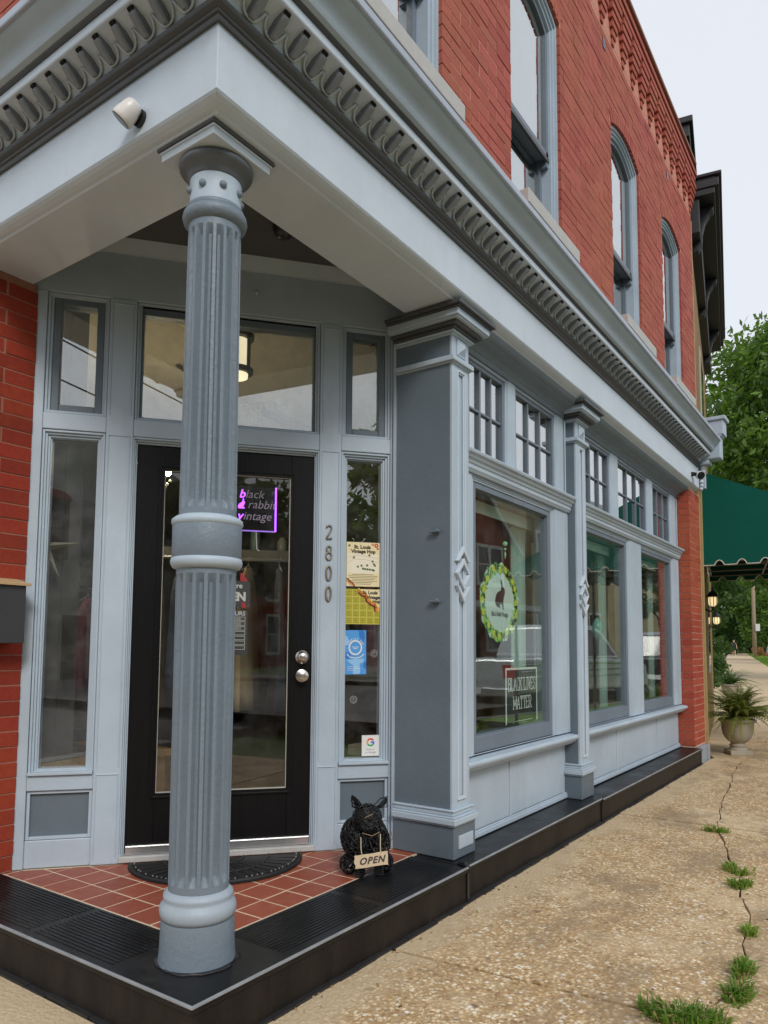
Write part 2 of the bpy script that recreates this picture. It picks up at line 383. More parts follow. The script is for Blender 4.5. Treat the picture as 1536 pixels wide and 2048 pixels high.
# ---- porch soffit ceiling, crown
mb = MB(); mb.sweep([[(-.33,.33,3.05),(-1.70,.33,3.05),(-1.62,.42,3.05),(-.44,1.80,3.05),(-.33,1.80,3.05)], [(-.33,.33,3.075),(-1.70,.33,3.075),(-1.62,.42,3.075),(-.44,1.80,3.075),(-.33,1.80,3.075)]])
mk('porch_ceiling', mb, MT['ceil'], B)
mb = MB(TD); pr = [(0,2.985),(.008,2.985),(.012,2.996),(.022,3.004),(.026,3.016),(.038,3.026),(.042,3.040),(.05,3.049),(0,3.049)]
mb.sweep([[(-.16, d, z) for d, z in pr], [(1.76, d, z) for d, z in pr]])
mk('crown_moulding', mb, MT['light'], B, smooth=True, auto=35)

# ---- slanted entrance wall
EW = MB(TD)
D0 = -.11
def ebox(s0, s1, z0, z1, d=0., d0=None, mb=None): (mb or EW).box(s0, s1, (D0 if d0 is None else d0), d, z0, z1)
ebox(-.20, -.07, 0, 2.755); ebox(1.665, 1.78, 0, 2.755)
ebox(.218, .345, 0, 2.755, .0); ebox(1.278, 1.396, 0, 2.755, .0)
ebox(-.20, 1.78, 2.755, 3.05, -.004)
for a, b_ in ((-.07, .218), (1.396, 1.665)):
    ebox(a, b_, 2.07, 2.150, -.003); ebox(a, b_, .352, .424, -.003); ebox(a, b_, 0, .125, -.012)
ebox(.345, 1.278, 2.062, 2.150, -.003)
entr = mk('entrance_frame', EW, MT['light'], B, bevel=.004)
def ring(mb, s0, s1, z0, z1, w, d, d0):
    """stepped frame just inside an opening"""
    mb.box(s0, s0+w, d0, d, z0, z1); mb.box(s1-w, s1, d0, d, z0, z1)
    mb.box(s0+w, s1-w, d0, d, z1-w, z1); mb.box(s0+w, s1-w, d0, d, z0, z0+w)
mb = MB(TD)
for (a, b_) in ((-.068, .216), (1.398, 1.663)):
    for k in range(3): ring(mb, a+.011*k, b_-.011*k, .426+.006*k, 2.068-.011*k, .0108, -.010-.011*k, D0+.002)
    mb.box(a, b_, -.03, .012, .424, .438)                                    # sill of the side light
    for k in range(2): ring(mb, a+.012*k, b_-.012*k, 2.152, 2.753-.006*k, .0118, -.012-.012*k, D0+.002)
    ring(mb, a, b_, .127, .350, .014, -.016, D0+.002)
for k in range(2): ring(mb, .347+.010*k, 1.276-.010*k, 2.152, 2.753, .0098, -.012-.016*k, D0+.002)
# beads on the posts
for a, b_ in ((.230, .333), (1.290, 1.384)):
    for z0, z1 in ((.03, .42), (.45, 2.06), (2.16, 2.73)):
        mb.box(a, a+.004, -.002, .004, z0, z1); mb.box(b_-.004, b_, -.002, .004, z0, z1); mb.box(a, b_, -.002, .004, z1-.005, z1)
for k in range(3): # door casing
    mb.box(.345+.007*k, .352+.007*k, D0+.002, -.006-.013*k, 0, 2.060-.009*k); mb.box(1.271-.007*k, 1.278-.007*k, D0+.002, -.006-.013*k, 0, 2.060-.009*k)
    mb.box(.352+.007*k, 1.271-.007*k, D0+.002, -.006-.013*k, 2.051-.009*k, 2.060-.009*k)
mk('frame_moulding', mb, MT['light'], entr, bevel=.002)
for a, b_ in ((-.054, .202), (1.412, 1.649)):
    mb = MB(TD); mb.box(a, b_, D0, -.034, .141, .338); mk('panel', mb, MT['slate'], entr, bevel=.003)
def pane(name, s0, s1, z0, z1, d, mat, parent):
    mb = MB(TD); mb.box(s0, s1, d-.004, d, z0, z1); return mk(name, mb, mat, parent)
for a, b_ in ((-.036, .184), (1.430, 1.631)):
    w_ = mk('sidelight_window', (lambda m: (ring(m, a, b_, .442, 2.036, .006, -.043, D0+.004), m)[1])(MB(TD)), MT['light'], B)
    pane('pane', a+.005, b_-.005, .446, 2.032, -.055, MT['glass_side'], w_)
for a, b_ in ((-.044, .192), (1.422, 1.639)):
    w_ = mk('transom_sash', (lambda m: (ring(m, a, b_, 2.164, 2.741, .036, -.028, D0+.004), m)[1])(MB(TD)), MT['slate'], B, bevel=.004)
    pane('pane', a+.03, b_-.03, 2.195, 2.71, -.052, MT['glass_tr'], w_)
w_ = mk('transom_window', (lambda m: (ring(m, .368, 1.255, 2.164, 2.742, .010, -.045, D0+.004), m.box(.378, 1.245, D0+.004, -.046, 2.706, 2.732), m)[2])(MB(TD)), MT['slate'], B, bevel=.002)
pane('pane', .375, 1.248, 2.17, 2.71, -.060, MT['glass_tr'], w_)
# door
mb = MB(TD); g0, g1, gz0, gz1 = .497, 1.137, .312, 1.912
mb.box(.368, g0, -.075, -.03, .078, 2.026); mb.box(g1, 1.256, -.075, -.03, .078, 2.026); mb.box(g0, g1, -.075, -.03, .078, gz0); mb.box(g0, g1, -.075, -.03, gz1, 2.026)
door = mk('door', mb, MT['door'], B, bevel=.003)
mb = MB(TD); ring(mb, g0-.022, g1+.022, gz0-.022, gz1+.022, .012, -.022, -.0305); ring(mb, g0-.012, g1+.012, gz0-.012, gz1+.012, .016, -.026, -.0305); mk('glazing_bead', mb, MT['door'], door, bevel=.003)
mb = MB(TD); ring(mb, g0, g1, gz0, gz1, .007, -.033, -.045); mk('glazing_strip', mb, plain('pale_strip', (.55,.53,.46), .6), door)
pane('pane', g0+.004, g1-.004, gz0+.004, gz1-.004, -.046, MT['glass'], door)
def knob(z, r, kind):
    mb = MB(); ax = [TD(1.206, d, z) for d in (-.031, -.024, -.02, -.002, .008, .018, .024)]
    rr = [r*1.15, r*1.15, r*.95, r*.55, r*.75, r*.8, r*.55] if kind == 'bolt' else [r*1.2, r*1.2, r*.7, r*.55, r*1.05, r*1.05, r*.6]
    mb.tube(ax, rr, 20); return mb
mk('deadbolt', knob(.975, .030, 'bolt'), MT['nickel'], door, smooth=True, auto=40)
mk('knob', knob(.880, .027, 'knob'), MT['nickel'], door, smooth=True, auto=40)
mb = MB(TD); mb.box(.372, 1.252, -.05, -.012, .034, .076); mb.box(.372, 1.252, -.05, -.008, .066, .074); mk('door_sweep', mb, MT['metal'], door, bevel=.002)
mb = MB(TD); mb.box(.345, 1.278, -.10, .012, .004, .032); mk('threshold', mb, plain('threshold_paint', (.52,.52,.50), .6, .1, .2, 20, .2), B, bevel=.004)
# house number
def digit(kind, z):
    c = TD(1.333, .006, z); U = DE; pts = []
    def P(u, v): return tuple(Vector(c) + U*u + Vector((0, 0, v)))
    mb = MB()
    def ell(cu, cv, a, b_, r=.0045):
        mb.tube([P(cu+a*math.cos(2*PI*k/24), cv+b_*math.sin(2*PI*k/24)) for k in range(24)], r, 6, True)
    if kind == '0': ell(0, 0, .013, .037, .0055)
    if kind == '8': ell(0, .018, .0115, .0165); ell(0, -.018, .0145, .0195)
    if kind == '2':
        q = [(-.013, .022), (-.011, .031), (-.002, .036), (.009, .032), (.013, .022), (.010, .010), (.002, -.006), (-.007, -.021), (-.014, -.033)]
        mb.tube([P(*p) for p in q], .0045, 6); mb.tube([P(-.015, -.034), P(.0, -.034), P(.015, -.033)], .005, 6)
    return mb
for ch, z in (('2', 1.628), ('8', 1.520), ('0', 1.412), ('0', 1.305)):
    o_ = mk('number_digit', digit(ch, z), MT['bronze'], B, smooth=True); o_['label'] = 'metal house number digit ' + ch
# small hook and alarm dome of the porch
mb = MB(TD); mb.tube([TD(.93, 0, 2.87), TD(.93, .03, 2.87), TD(.93, .035, 2.852)], .005, 6); mb = MB().tube([TD(.93, -.01, 2.875), TD(.93, .03, 2.872), TD(.93, .036, 2.85)], .006, 8)
mk('porch_hook', mb, MT['white'], B, smooth=True)
mb = MB(); mb.lathe([(.055,3.049),(.055,3.02),(.045,2.99),(.025,2.972),(.003,2.966)], -.62, .98, 20); mk('porch_light', mb, MT['black'], B, smooth=True, auto=50)

# ---- fluted corner column
CX, CY = -.238, .222
def lean(x, y, z): return (x + .022*z/2.6, y - .024*z/2.6, z)
colm = None
def fluted(z0, z1, r0, r1, n=16, per=10, dep=.0175):
    mb = MB(lean); rings = []; K = n*per
    zs = [z0, z0+.03, z0+.045, z0+.06] + [z0+.06+(z1-z0-.12)*k/10 for k in range(1, 10)] + [z1-.06, z1-.045, z1-.03, z1]
    for z in zs:
        t = (z-z0)/(z1-z0); R = r0+(r1-r0)*t
        f = 0 if (z < z0+.04 or z > z1-.04) else min(1, (z-z0-.03)/.03, (z1-.03-z)/.03)
        ring_ = []
        for k in range(K):
            fl = (0, 0, 0, 0, .75, 1, 1, 1, 1, .75)[k % per]
            ring_.append((CX+(R-dep*f*fl)*math.cos(2*PI*k/K), CY+(R-dep*f*fl)*math.sin(2*PI*k/K), z))
        rings.append(ring_)
    return mb.sweep(rings)
colm = mk('corner_column', fluted(.225, 1.30, .0985, .1005), MT['mid'], B, smooth=True, auto=30)
mk('upper_shaft', fluted(1.462, 2.50, .0965, .0905), MT['mid'], colm, smooth=True, auto=30)
L2 = lambda prof, n=48: MB(lean).lathe(prof, CX, CY, n)
mk('base', L2([(.126,0),(.124,.02),(.121,.06),(.120,.125),(.117,.138),(.10,.14)]), MT['mid'], colm, smooth=True, auto=40)
mk('base_torus', L2([(.10,.136),(.116,.140),(.123,.152),(.1255,.167),(.122,.184),(.113,.194),(.111,.202),(.114,.209),(.113,.218),(.105,.225),(.098,.232)]), MT['ring'], colm, smooth=True, auto=50)
mk('belt', L2([(.10,1.30),(.114,1.325),(.1165,1.33),(.1165,1.435),(.114,1.44),(.10,1.455)]), MT['mid'], colm, smooth=True, auto=40)
mk('belt_ring', L2([(.10,1.288),(.112,1.292),(.1195,1.303),(.121,1.313),(.118,1.325),(.105,1.33)]), MT['light'], colm, smooth=True)
mk('belt_ring', L2([(.105,1.432),(.116,1.436),(.1205,1.446),(.119,1.457),(.108,1.466),(.098,1.47)]), MT['light'], colm, smooth=True)
mk('neck_ring', L2([(.09,2.494),(.098,2.497),(.1085,2.508),(.112,2.522),(.109,2.536),(.099,2.544),(.101,2.552),(.097,2.56),(.088,2.562)]), MT['mid'], colm, smooth=True, auto=60)
mk('neck', L2([(.090,2.55),(.0895,2.60),(.0905,2.70)]), MT['light'], colm, smooth=True, auto=60)
mk('echinus', L2([(.09,2.655),(.094,2.662),(.098,2.672),(.102,2.676),(.108,2.683),(.118,2.689),(.1265,2.697),(.129,2.707),(.124,2.716),(.11,2.7183)]), MT['echin'], colm, smooth=True, auto=60)
tx, ty, _ = lean(CX, CY, 2.74)
mb = MB(); mb.box(tx-.132, tx+.135, ty-.135, ty+.132, 2.7185, 2.7495); mb.box(tx-.138, tx+.141, ty-.141, ty+.138, 2.744, 2.7515); mk('abacus', mb, MT['white'], colm, bevel=.003)
mb = MB(); mb.box(tx-.145, tx+.148, ty-.148, ty+.145, 2.7520, 2.7640); mk('abacus_bead', mb, MT['char'], colm, bevel=.005)
for k in range(8):
    a = 2*PI*(k+.42)/8; p = lean(CX+.0905*math.cos(a), CY+.0905*math.sin(a), 2.612)
    mk('rivet', MB().sphere(p,   .0135, 10, 6), MT['mid'], colm, smooth=True)

mb = MB(); K = 40; rg0 = random.Random(2)
rr_ = [.134+rg0.uniform(-.006, .010) for _ in range(K)]
mb.sweep([[(CX+r_*math.cos(2*PI*k/K), CY+r_*math.sin(2*PI*k/K), .0008) for k, r_ in enumerate(rr_)], [(CX+(r_-.006)*math.cos(2*PI*k/K), CY+(r_-.006)*math.sin(2*PI*k/K), .006) for k, r_ in enumerate(rr_)]])
mk('base_sealant', mb, plain('tar_sealant', (.014,.014,.016), .3, 0, .4, 30, .6), colm, smooth=True)

# ---- piers on the side front
def pier(name, y0, y1, xf, xb, bolts=False, dzc=0.):
    W_ = y1-y0; yc = (y0+y1)/2
    mb = MB(); mb.box(xb, xf-.014, y0, y1, .20, 2.66); p = mk(name, mb, MT['slate'], B, bevel=.003)
    # front board: stiles, rails and a sunk panel
    mb = MB(); q = .045*W_/.17+.012
    mb.box(xf-.0145, xf, y0+.001, y0+q, .235, 2.65); mb.box(xf-.0145, xf, y1-q, y1-.001, .235, 2.65)
    mb.box(xf-.0145, xf, y0+q, y1-q, .235, .285); mb.box(xf-.0145, xf, y0+q, y1-q, 2.455, 2.65)
    mb.box(xf-.0145, xf-.009, y0+q, y1-q, .285, 2.455)
    mk('face_board', mb, MT['light'], p, bevel=.003)
    mb = MB(lambda a, b_, c: (xf+b_, a, c)); 
    for k in range(2): ring(mb, y0+q-.012+.008*k, y1-q+.012-.008*k, .275+.008*k, 2.467-.008*k, .0078, .008-.006*k, -.004)
    mk('panel_bead', mb, MT['white'], p, bevel=.002)
    # stacked diamond ornament
    zc = 1.405+dzc; hw = W_*.40; hh = .082
    mb = MB(lambda a, c, b_: (xf+b_, a, c))
    M3 = lambda u, v, d: (u, v, d)
    for dz, keep in ((0, 'full'), (.062, 'up'), (-.062, 'dn')):
        for sgn in ((1, -1) if keep == 'full' else ((1,) if keep == 'up' else (-1,))):
            o_ = [(yc-hw, zc+dz), (yc, zc+dz+sgn*hh), (yc+hw, zc+dz), (yc+hw-.022, zc+dz), (yc, zc+dz+sgn*(hh-.032)), (yc-hw+.022, zc+dz)]
            mb.poly(o_, .001, .022, M3)
    mk('diamond_ornament', mb, MT['white'], p, bevel=.003)
    # base, torus moulding, ring, capital
    mb = MB(); mb.box(xb, xf+.016, y0-.014, y1+.03, 0, .158); mk('base_block', mb, MT['slate'], p, bevel=.004)
    mb = MB()
    for o_, z0, z1 in ((.024, .156, .166), (.034, .166, .196), (.026, .196, .205), (.012, .205, .226), (.018, .226, .236)): mb.box(xb, xf+o_, y0-o_, y1+o_, z0, z1)
    mk('base_moulding', mb, MT['light'], p, bevel=.006)
    mb = MB(); mb.box(xb, xf+.022, y0-.022, y1+.022, 2.500, 2.528); mb.box(xb, xf+.010, y0-.010, y1+.010, 2.492, 2.500); mk('ring_moulding', mb, MT['light'], p, bevel=.007)
    mb = MB(lambda a, c, b_: (xf+b_, a, c)); mb.sweep([[(yc-.045, 2.545, .001), (yc+.045, 2.545, .001), (yc+.045, 2.635, .001), (yc-.045, 2.635, .001)], [(yc-.045, 2.545, .006), (yc+.045, 2.545, .006), (yc+.045, 2.635, .006), (yc-.045, 2.635, .006)],
       [(yc-.036, 2.554, .008), (yc+.036, 2.554, .008), (yc+.036, 2.626, .008), (yc-.036, 2.626, .008)], [(yc-.001, 2.589, .030), (yc+.001, 2.589, .030), (yc+.001, 2.591, .030), (yc-.001, 2.591, .030)]])
    mk('pyramid_boss', mb, MT['light'], p)
    for nm, mat, lay in (('capital_bed', 'light', ((.012, 2.640, 2.648), (.022, 2.648, 2.660))), ('capital_cove', 'char', ((.034, 2.660, 2.672), (.052, 2.672, 2.690))),
                         ('capital_fascia', 'light', ((.072, 2.690, 2.697), (.078, 2.697, 2.732))), ('capital_top', 'char', ((.088, 2.732, 2.740), (.102, 2.740, 2.758), (.094, 2.758, 2.7635)))):
        mb = MB()
        for o_, z0, z1 in lay: mb.box(xb, xf+o_*1.12, y0-o_*1.2, y1+o_, z0, z1)
        mk(nm, mb, MT[mat], p, bevel=.004)
    if bolts:
        for x_, z_ in ((-.205, 1.62), (-.205, 1.262)):
            mb = MB(); mb.tube([(x_, y0+.01, z_), (x_, y0-.006, z_), (x_, y0-.012, z_)], [.018, .018, .012], 12); mb.box(x_-.03, x_+.03, y0-.03, y0-.01, z_-.006, z_+.006)
            mk('bolt', mb, MT['slate'], p, bevel=.003)
        mb = MB(); mb.box(xf+.014, xf+.022, y0+.03, y1-.002, .045, .108); mb.box(xf+.02, xf+.0225, y0+.036, y1-.008, .051, .102); mk('maker_plaque', mb, MT['light'], p, bevel=.004)
    return p
pr1 = pier('entrance_pier', 1.708, 1.885, -.112, -.455, True)
pr2 = pier('window_pilaster', 3.47, 3.665, -.105, -.25)
mb = MB(); mb.box(-.47, -.456, 1.700, 1.715, .0, 2.7); mk('corner_strip', mb, MT['light'], B)

# ---- shop-window bays
XC, XS, XG = -.17, -.190, -.216
def yring(mb, y0, y1, z0, z1, w, x0, x1, wt=None, wb=None):
    wt = w if wt is None else wt; wb = w if wb is None else wb
    mb.box(x0, x1, y0, y0+w, z0, z1); mb.box(x0, x1, y1-w, y1, z0, z1); mb.box(x0, x1, y0+w, y1-w, z1-wt, z1); mb.box(x0, x1, y0+w, y1-w, z0, z0+wb)
def bay(y0, y1, wins, trans, panels):
    """y0..y1 clear width; wins/trans: list of (y0,y1) openings; panels: list of (y0,y1)"""
    mb = MB()
    # header moulding under the frieze
    pr = [(-.050,SOF-.001),(-.054,2.752),(-.062,2.741),(-.075,2.733),(-.092,2.730),(-.096,2.722),(-.140,2.712),(-.144,2.702),(-.152,2.698),(-.156,2.690),(-.166,2.686),(-.170,2.672),(-.174,2.662),(-.30,2.662),(-.30,SOF-.001)]
    hd = mk('header_moulding', side_sweep(pr, y0, y1), MT['mid'], B, bevel=.002)
    # casing: outer verticals + mullions + transom bar
    edges = sorted([y0] + [v for w_ in wins for v in w_] + [y1])
    for a, b_ in zip(edges[0::2], edges[1::2]): mb.box(-.30, XC, a, b_, .452, 1.985)
    edges = sorted([y0] + [v for w_ in trans for v in w_] + [y1])
    for a, b_ in zip(edges[0::2], edges[1::2]): mb.box(-.30, XC-.008, a, b_, 2.105, 2.660)
    cas = mk('window_casing', mb, MT['light'], B, bevel=.003)
    mb = MB()
    for a, b_ in wins:
        for k in range(3): yring(mb, a+.013*k, b_-.013*k, .453, 1.984-.010*k, .0128, -.298, XC-.005-.004*k, .009, .004)
    for a, b_ in trans:
        for k in range(2): yring(mb, a+.012*k, b_-.012*k, 2.106, 2.658-.006*k, .0118, -.298, XC-.012-.004*k, .006, .004)
    for e in [y0+.02, y1-.05]:
        mb.box(XC-.001, XC+.006, e, e+.012, .47, 2.64)
    mk('casing_moulding', mb, MT['light'], cas, bevel=.002)
    pr = [(-.30,1.986),(-.158,1.986),(-.152,1.996),(-.146,2.004),(-.146,2.024),(-.138,2.030),(-.134,2.044),(-.122,2.052),(-.118,2.066),(-.104,2.072),(-.100,2.086),(-.104,2.092),(-.16,2.104),(-.30,2.104)]
    mk('transom_bar', side_sweep(pr, y0, y1), MT['light'], B, bevel=.002)
    pr = [(-.30,.375),(-.158,.375),(-.150,.384),(-.134,.390),(-.128,.402),(-.116,.408),(-.110,.422),(-.112,.432),(-.120,.438),(-.30,.452)]
    mk('window_sill', side_sweep(pr, y0, y1), MT['light'], B, bevel=.002)
    # bulkhead
    mb = MB(); mb.box(-.30, -.212, y0, y1, .003, .375); bh = mk('bulkhead', mb, MT['light'], B)
    for a, b_ in panels:
        mb = MB(); mb.box(-.2125, -.203, a, b_, .045, .368); mk('panel', mb, MT['light'], bh, bevel=.004)
    mb = MB(); mb.box(-.2125, -.194, y0, y1, .003, .030); mb.box(-.2125, -.199, y0, y1, .030, .040)
    for (a, b_), (c_, d_) in zip(panels[:-1], panels[1:]): mb.box(-.2125, -.1985, b_+.004, c_-.004, .040, .372)
    mk('bulkhead_trim', mb, MT['light'], bh, bevel=.004)
    # display windows
    for a, b_ in wins:
        a += .040; b_ -= .040
        mb = MB(); yring(mb, a, b_, .457, 1.955, .040, -.285, XS, .035, .088)
        w_ = mk('display_window', mb, MT['sash'], B, bevel=.003)
        mb = MB(); yring(mb, a+.040, b_-.040, .545, 1.92, .006, -.282, XS-.016); mk('glazing_bead', mb, MT['sash'], w_)
        mb = MB(); mb.box(XG-.006, XG, a+.042, b_-.042, .548, 1.917); mk('pane', mb, MT['glass_disp'], w_)
    for a, b_ in trans:
        a += .024; b_ -= .024
        mb = MB(); yring(mb, a, b_, 2.112, 2.642, .024, -.275, XS-.004, .024, .022); w_ = mk('transom_light', mb, MT['sash'], B, bevel=.003)
        A, Bq, z0, z1 = a+.026, b_-.026, 2.134, 2.618
        zm = z0+(z1-z0)*.5; t1, t2 = A+(Bq-A)/3, A+2*(Bq-A)/3
        for yv in (t1, t2):
            mb = MB(); mb.box(-.232, XS-.010, yv-.009, yv+.009, z0, z1); mk('muntin', mb, MT['sash'], w_, bevel=.003)
        mb = MB(); mb.box(-.232, XS-.013, A, Bq, zm-.007, zm+.007); mk('muntin', mb, MT['sash'], w_, bevel=.003)
        for u0, u1 in ((A, t1-.009), (t1+.009, t2-.009), (t2+.009, Bq)):
            for v0, v1 in ((z0, zm-.007), (zm+.007, z1)):
                mb = MB(); mb.box(-.222, -.218, u0-.003, u1+.003, v0-.003, v1+.003); mk('pane', mb, MT['glass_up'], w_)
bay(1.887, 3.468, [(2.03, 3.225)], [(2.0, 2.515), (2.615, 3.30)], [(1.95, 2.545), (2.585, 3.41)])
bay(3.667, 6.72, [(3.80, 4.945), (5.30, 6.49)], [(3.78, 4.50), (4.68, 5.60), (5.77, 6.47)], [(3.72, 4.58), (4.62, 5.82), (5.86, 6.66)])

# ---- black step and treads
def step(x0, x1, y0, y1, ztop, zbot, nm='step'):
    mb = MB(); mb.box(x0, x1, y0, y1, zbot, ztop-.02); o_ = mk(nm, mb, MT['riser'], B)
    mb = MB(); mb.box(x0-.002, x1+.012, y0-.001, y1+.001, ztop-.022, ztop-.002); mk('tread_plate', mb, MT['tread'], o_, bevel=.006)
    mb = MB(); mb.box(x1+.006, x1+.0135, y0, y1, ztop-.008, ztop-.0005); mk('nosing', mb, nos, o_, bevel=.0012)
    return o_
GZ = -.165
mb = MB(); pts = [(-5.0,.0),(0,.0),(0,1.64),(-.31,1.64),(-.31,.31),(-5.0,.31)]
mb.sweep([[(x, y, GZ-.12) for x, y in pts], [(x, y, -.022) for x, y in pts]])
st = mk('corner_step', mb, MT['riser'], B)
mb = MB(); pts = [(-5.0,-.012),(.012,-.012),(.012,1.645),(-.31,1.645),(-.31,.31),(-5.0,.31)]
mb.sweep([[(x, y, -.024) for x, y in pts], [(x, y, .0) for x, y in pts]]); mk('tread_plate', mb, MT['tread'], st, bevel=.006)
mb = MB()   # raised ribs of the cast treads
for k in range(40):
    y_ = .030+.0185*k
    if y_ < .29:
        for a, b_ in ((-3.2,-2.46),(-2.42,-1.68),(-1.64,-.92),(-.88,-.42)): mb.box(a, b_, y_, y_+.0075, -.001, .0022)
for k in range(40):
    x_ = -.288+.0185*k
    if x_ < -.03: mb.box(x_, x_+.0075, .42, .98, -.001, .0022); mb.box(x_, x_+.0075, 1.02, 1.58, -.001, .0022)
mk('tread_rib', mb, MT['tread'], st, kind='stuff')
nos = plain('pale_nosing', (.30,.32,.345), .5, .1, .55, 9, .3)  # thin pale strip along the top edge of the treads
mb = MB(); mb.box(-5.0, .0135, -.0135, -.0045, -.006, .0018); mb.box(.0045, .0135, -.0045, 1.643, -.006, .0018); mk('nosing', mb, nos, st, bevel=.0012)
st2 = step(-.30, -.012, 1.655, 3.60, .0, GZ-.12); st3 = step(-.30, -.004, 3.606, 6.80, -.004, GZ-.12)
mb = MB(); mb.box(-.004, .006, 1.642, 1.662, GZ-.02, -.03); mb.tube([(-.05, 1.66, .002), (-.01, 1.655, .006), (.008, 1.65, -.004)], [.012, .016, .008], 8); mk('joint_filler', mb, MT['black'], st2)
mb = MB(); rg0 = random.Random(6); K = 60
for k in range(K):
    y0, y1 = -.02+6.8*k/K, -.02+6.8*(k+1)/K; w0 = .012+rg0.uniform(0, .010); mb.box(-.02, (.004 if y0 < 1.6 else -.004)+w0, y0, y1+.001, GZ-.01, GZ+.006+rg0.uniform(0, .006))
for k in range(40):
    x0, x1 = -4.9+4.92*k/40, -4.9+4.92*(k+1)/40; w0 = .012+rg0.uniform(0, .008); mb.box(x0, x1+.001, -w0-.004, .01, GZ-.01, GZ+.006+rg0.uniform(0, .006))
mk('base_joint', mb, plain('tar_joint', (.02,.019,.02), .6, 0, .4, 30, .4), st)
# entry floor: grout bed and quarry tiles clipped to the triangular porch
mb = MB(); fl = [(-.312,.312),(-.312,1.80),(-.50,1.80),(-1.70,.40),(-1.70,.312)]
mb.sweep([[(x, y, -.05) for x, y in fl], [(x, y, -.0036) for x, y in fl]]); ef = mk('entry_floor', mb, MT['grout'], B)
def clip(poly, a, b_, c_):
    out = []
    for i in range(len(poly)):
        p, q = poly[i], poly[(i+1) % len(poly)]; fp, fq = a*p[0]+b_*p[1]-c_, a*q[0]+b_*q[1]-c_
        if fp >= 0: out.append(p)
        if fp*fq < 0: t = fp/(fp-fq); out.append((p[0]+(q[0]-p[0])*t, p[1]+(q[1]-p[1])*t))
    return out
dc = DN.x*DO.x + DN.y*DO.y + .004
for i in range(10):
    for j in range(11):
        x1, y0 = -.316-.1455*i, .316+.1465*j; g = .0095/2
        p = [(x1-.1455+g, y0+g), (x1-g, y0+g), (x1-g, y0+.1465-g), (x1-.1455+g, y0+.1465-g)]
        p = clip(p, DN.x, DN.y, dc); p = clip(p, 1, 0, -1.66); p = clip(p, 0, -1, -1.70) if y0 > 1.5 else p
        if len(p) < 3: continue
        ar = abs(sum(p[k][0]*p[(k+1) % len(p)][1]-p[(k+1) % len(p)][0]*p[k][1] for k in range(len(p))))/2
        if ar < .0008: continue
        dz = random.uniform(-.0008, .0008)
        mb = MB(); mb.sweep([[(x, y, -.012) for x, y in p], [(x, y, -.002+dz) for x, y in p]]); mk('tile', mb, MT['tile'], ef, bevel=.001)
# ------------------------------------------------------------------ brickwork
CRS, BH, BL, JT = .0700, .0640, .206, .0062
OPEN = [(.70, 1.50), (2.31, 3.11), (4.25, 5.05), (5.86, 6.63)]     # upper windows (y0, y1)
SPR, RISE, SILLZ = 5.36, .10, 3.70
def arch_z(y, a, b_): 
    h = (b_-a)/2; R = (h*h+RISE*RISE)/(2*RISE); c_ = (a+b_)/2
    return SPR+RISE-R+math.sqrt(max(R*R-(y-c_)**2, 0))
def blocked(z0, z1):
    iv = []
    for a, b_ in OPEN:
        if z1 <= SILLZ-.07 or z0 >= SPR+RISE+.11: continue
        if z0 < SPR: iv.append((a, b_))
        else:
            h = (b_-a)/2; R = (h*h+RISE*RISE)/(2*RISE); c_ = (a+b_)/2; zc = SPR+RISE-R; Ro = R+.100
            w_ = min(math.sqrt(max(0, Ro*Ro-(z1-zc)**2)), Ro*h/R-.01)
            if w_ > .01: iv.append((c_-w_, c_+w_))
    return iv
def course_bricks(lo, hi, z0, z1, row, length=BL, head=False):
    iv = sorted(blocked(z0, z1)) if not head else []
    free = []; cur = lo
    for a, b_ in iv:
        if a > cur: free.append((cur, min(a, hi)))
        cur = max(cur, b_)
    if cur < hi: free.append((cur, hi))
    out = []; pitch = length+JT; off = (pitch/2 if row % 2 else 0)
    for a, b_ in free:
        if b_-a < .02: continue
        k = math.floor((a-off)/pitch)
        u = off+k*pitch
        while u < b_:
            x0, x1 = max(u+JT/2, a), min(u+pitch-JT/2, b_)
            if x1-x0 > .025: out.append((x0, x1))
            u += pitch
    return out
# upper side wall
mb = MB(); XW = -.05
def wall_core(mb):
    # strip the core between the openings so that the reveals stay open
    ys = [-.05]+[v for a, b_ in OPEN for v in (a-.006, b_+.006)]+[Y_END]
    for a, b_ in zip(ys[0::2], ys[1::2]): mb.box(-.36, XW-.0035, a, b_, 3.30, 6.10)
    for a, b_ in OPEN:
        mb.box(-.36, XW-.006, a, b_, 3.30, SILLZ-.09)
        n = 14; ya = [a-.006+(b_-a+.012)*k/n for k in range(n+1)]
        prof = [(y, arch_z(y, a, b_)+.005) for y in ya] + [(b_+.006, 6.098), (a-.006, 6.098)]
        mb.poly(prof, -.36, XW-.0035, lambda u, v, d: (d, u, v))
    mb.box(-.36, -.052, -.05, Y_END, 6.10, 6.50)
wall_core(mb)
wallR = mk('side_brick_wall', mb, MT['mortar'], B)
rows = []
z = 3.33; r = 0
while z+BH < 6.10:
    for a, b_ in course_bricks(-.045, Y_END, z, z+BH, r): rows.append((a, b_, z))
    z += CRS; r += 1
rows.sort(key=lambda q: (q[0]-CAM_POS.y)**2 + (q[2]-1.03)**2*.5 + (0 if q[0] > .3 else 40))
STD = {}
def brick_obj(T_key, L, parent, mat, o, ax='y', dep=.10, zh=BH):
    key = (T_key, round(L, 3), mat.name, ax)
    if key not in STD:
        m = MB()
        if ax == 'y': m.box(-dep-(.09 if T_key == 's' else 0), 0, -L/2, L/2, 0, zh)
        elif ax == 'x': m.box(-L/2, L/2, 0, dep, 0, zh)
        me = bpy.data.meshes.new('brick'); me.from_pydata(m.v, [], m.f); me.materials.append(mat); STD[key] = me
    ob = bpy.data.objects.new('brick', STD[key]); place(ob, Vector(o), parent, bevel=.0022); return ob
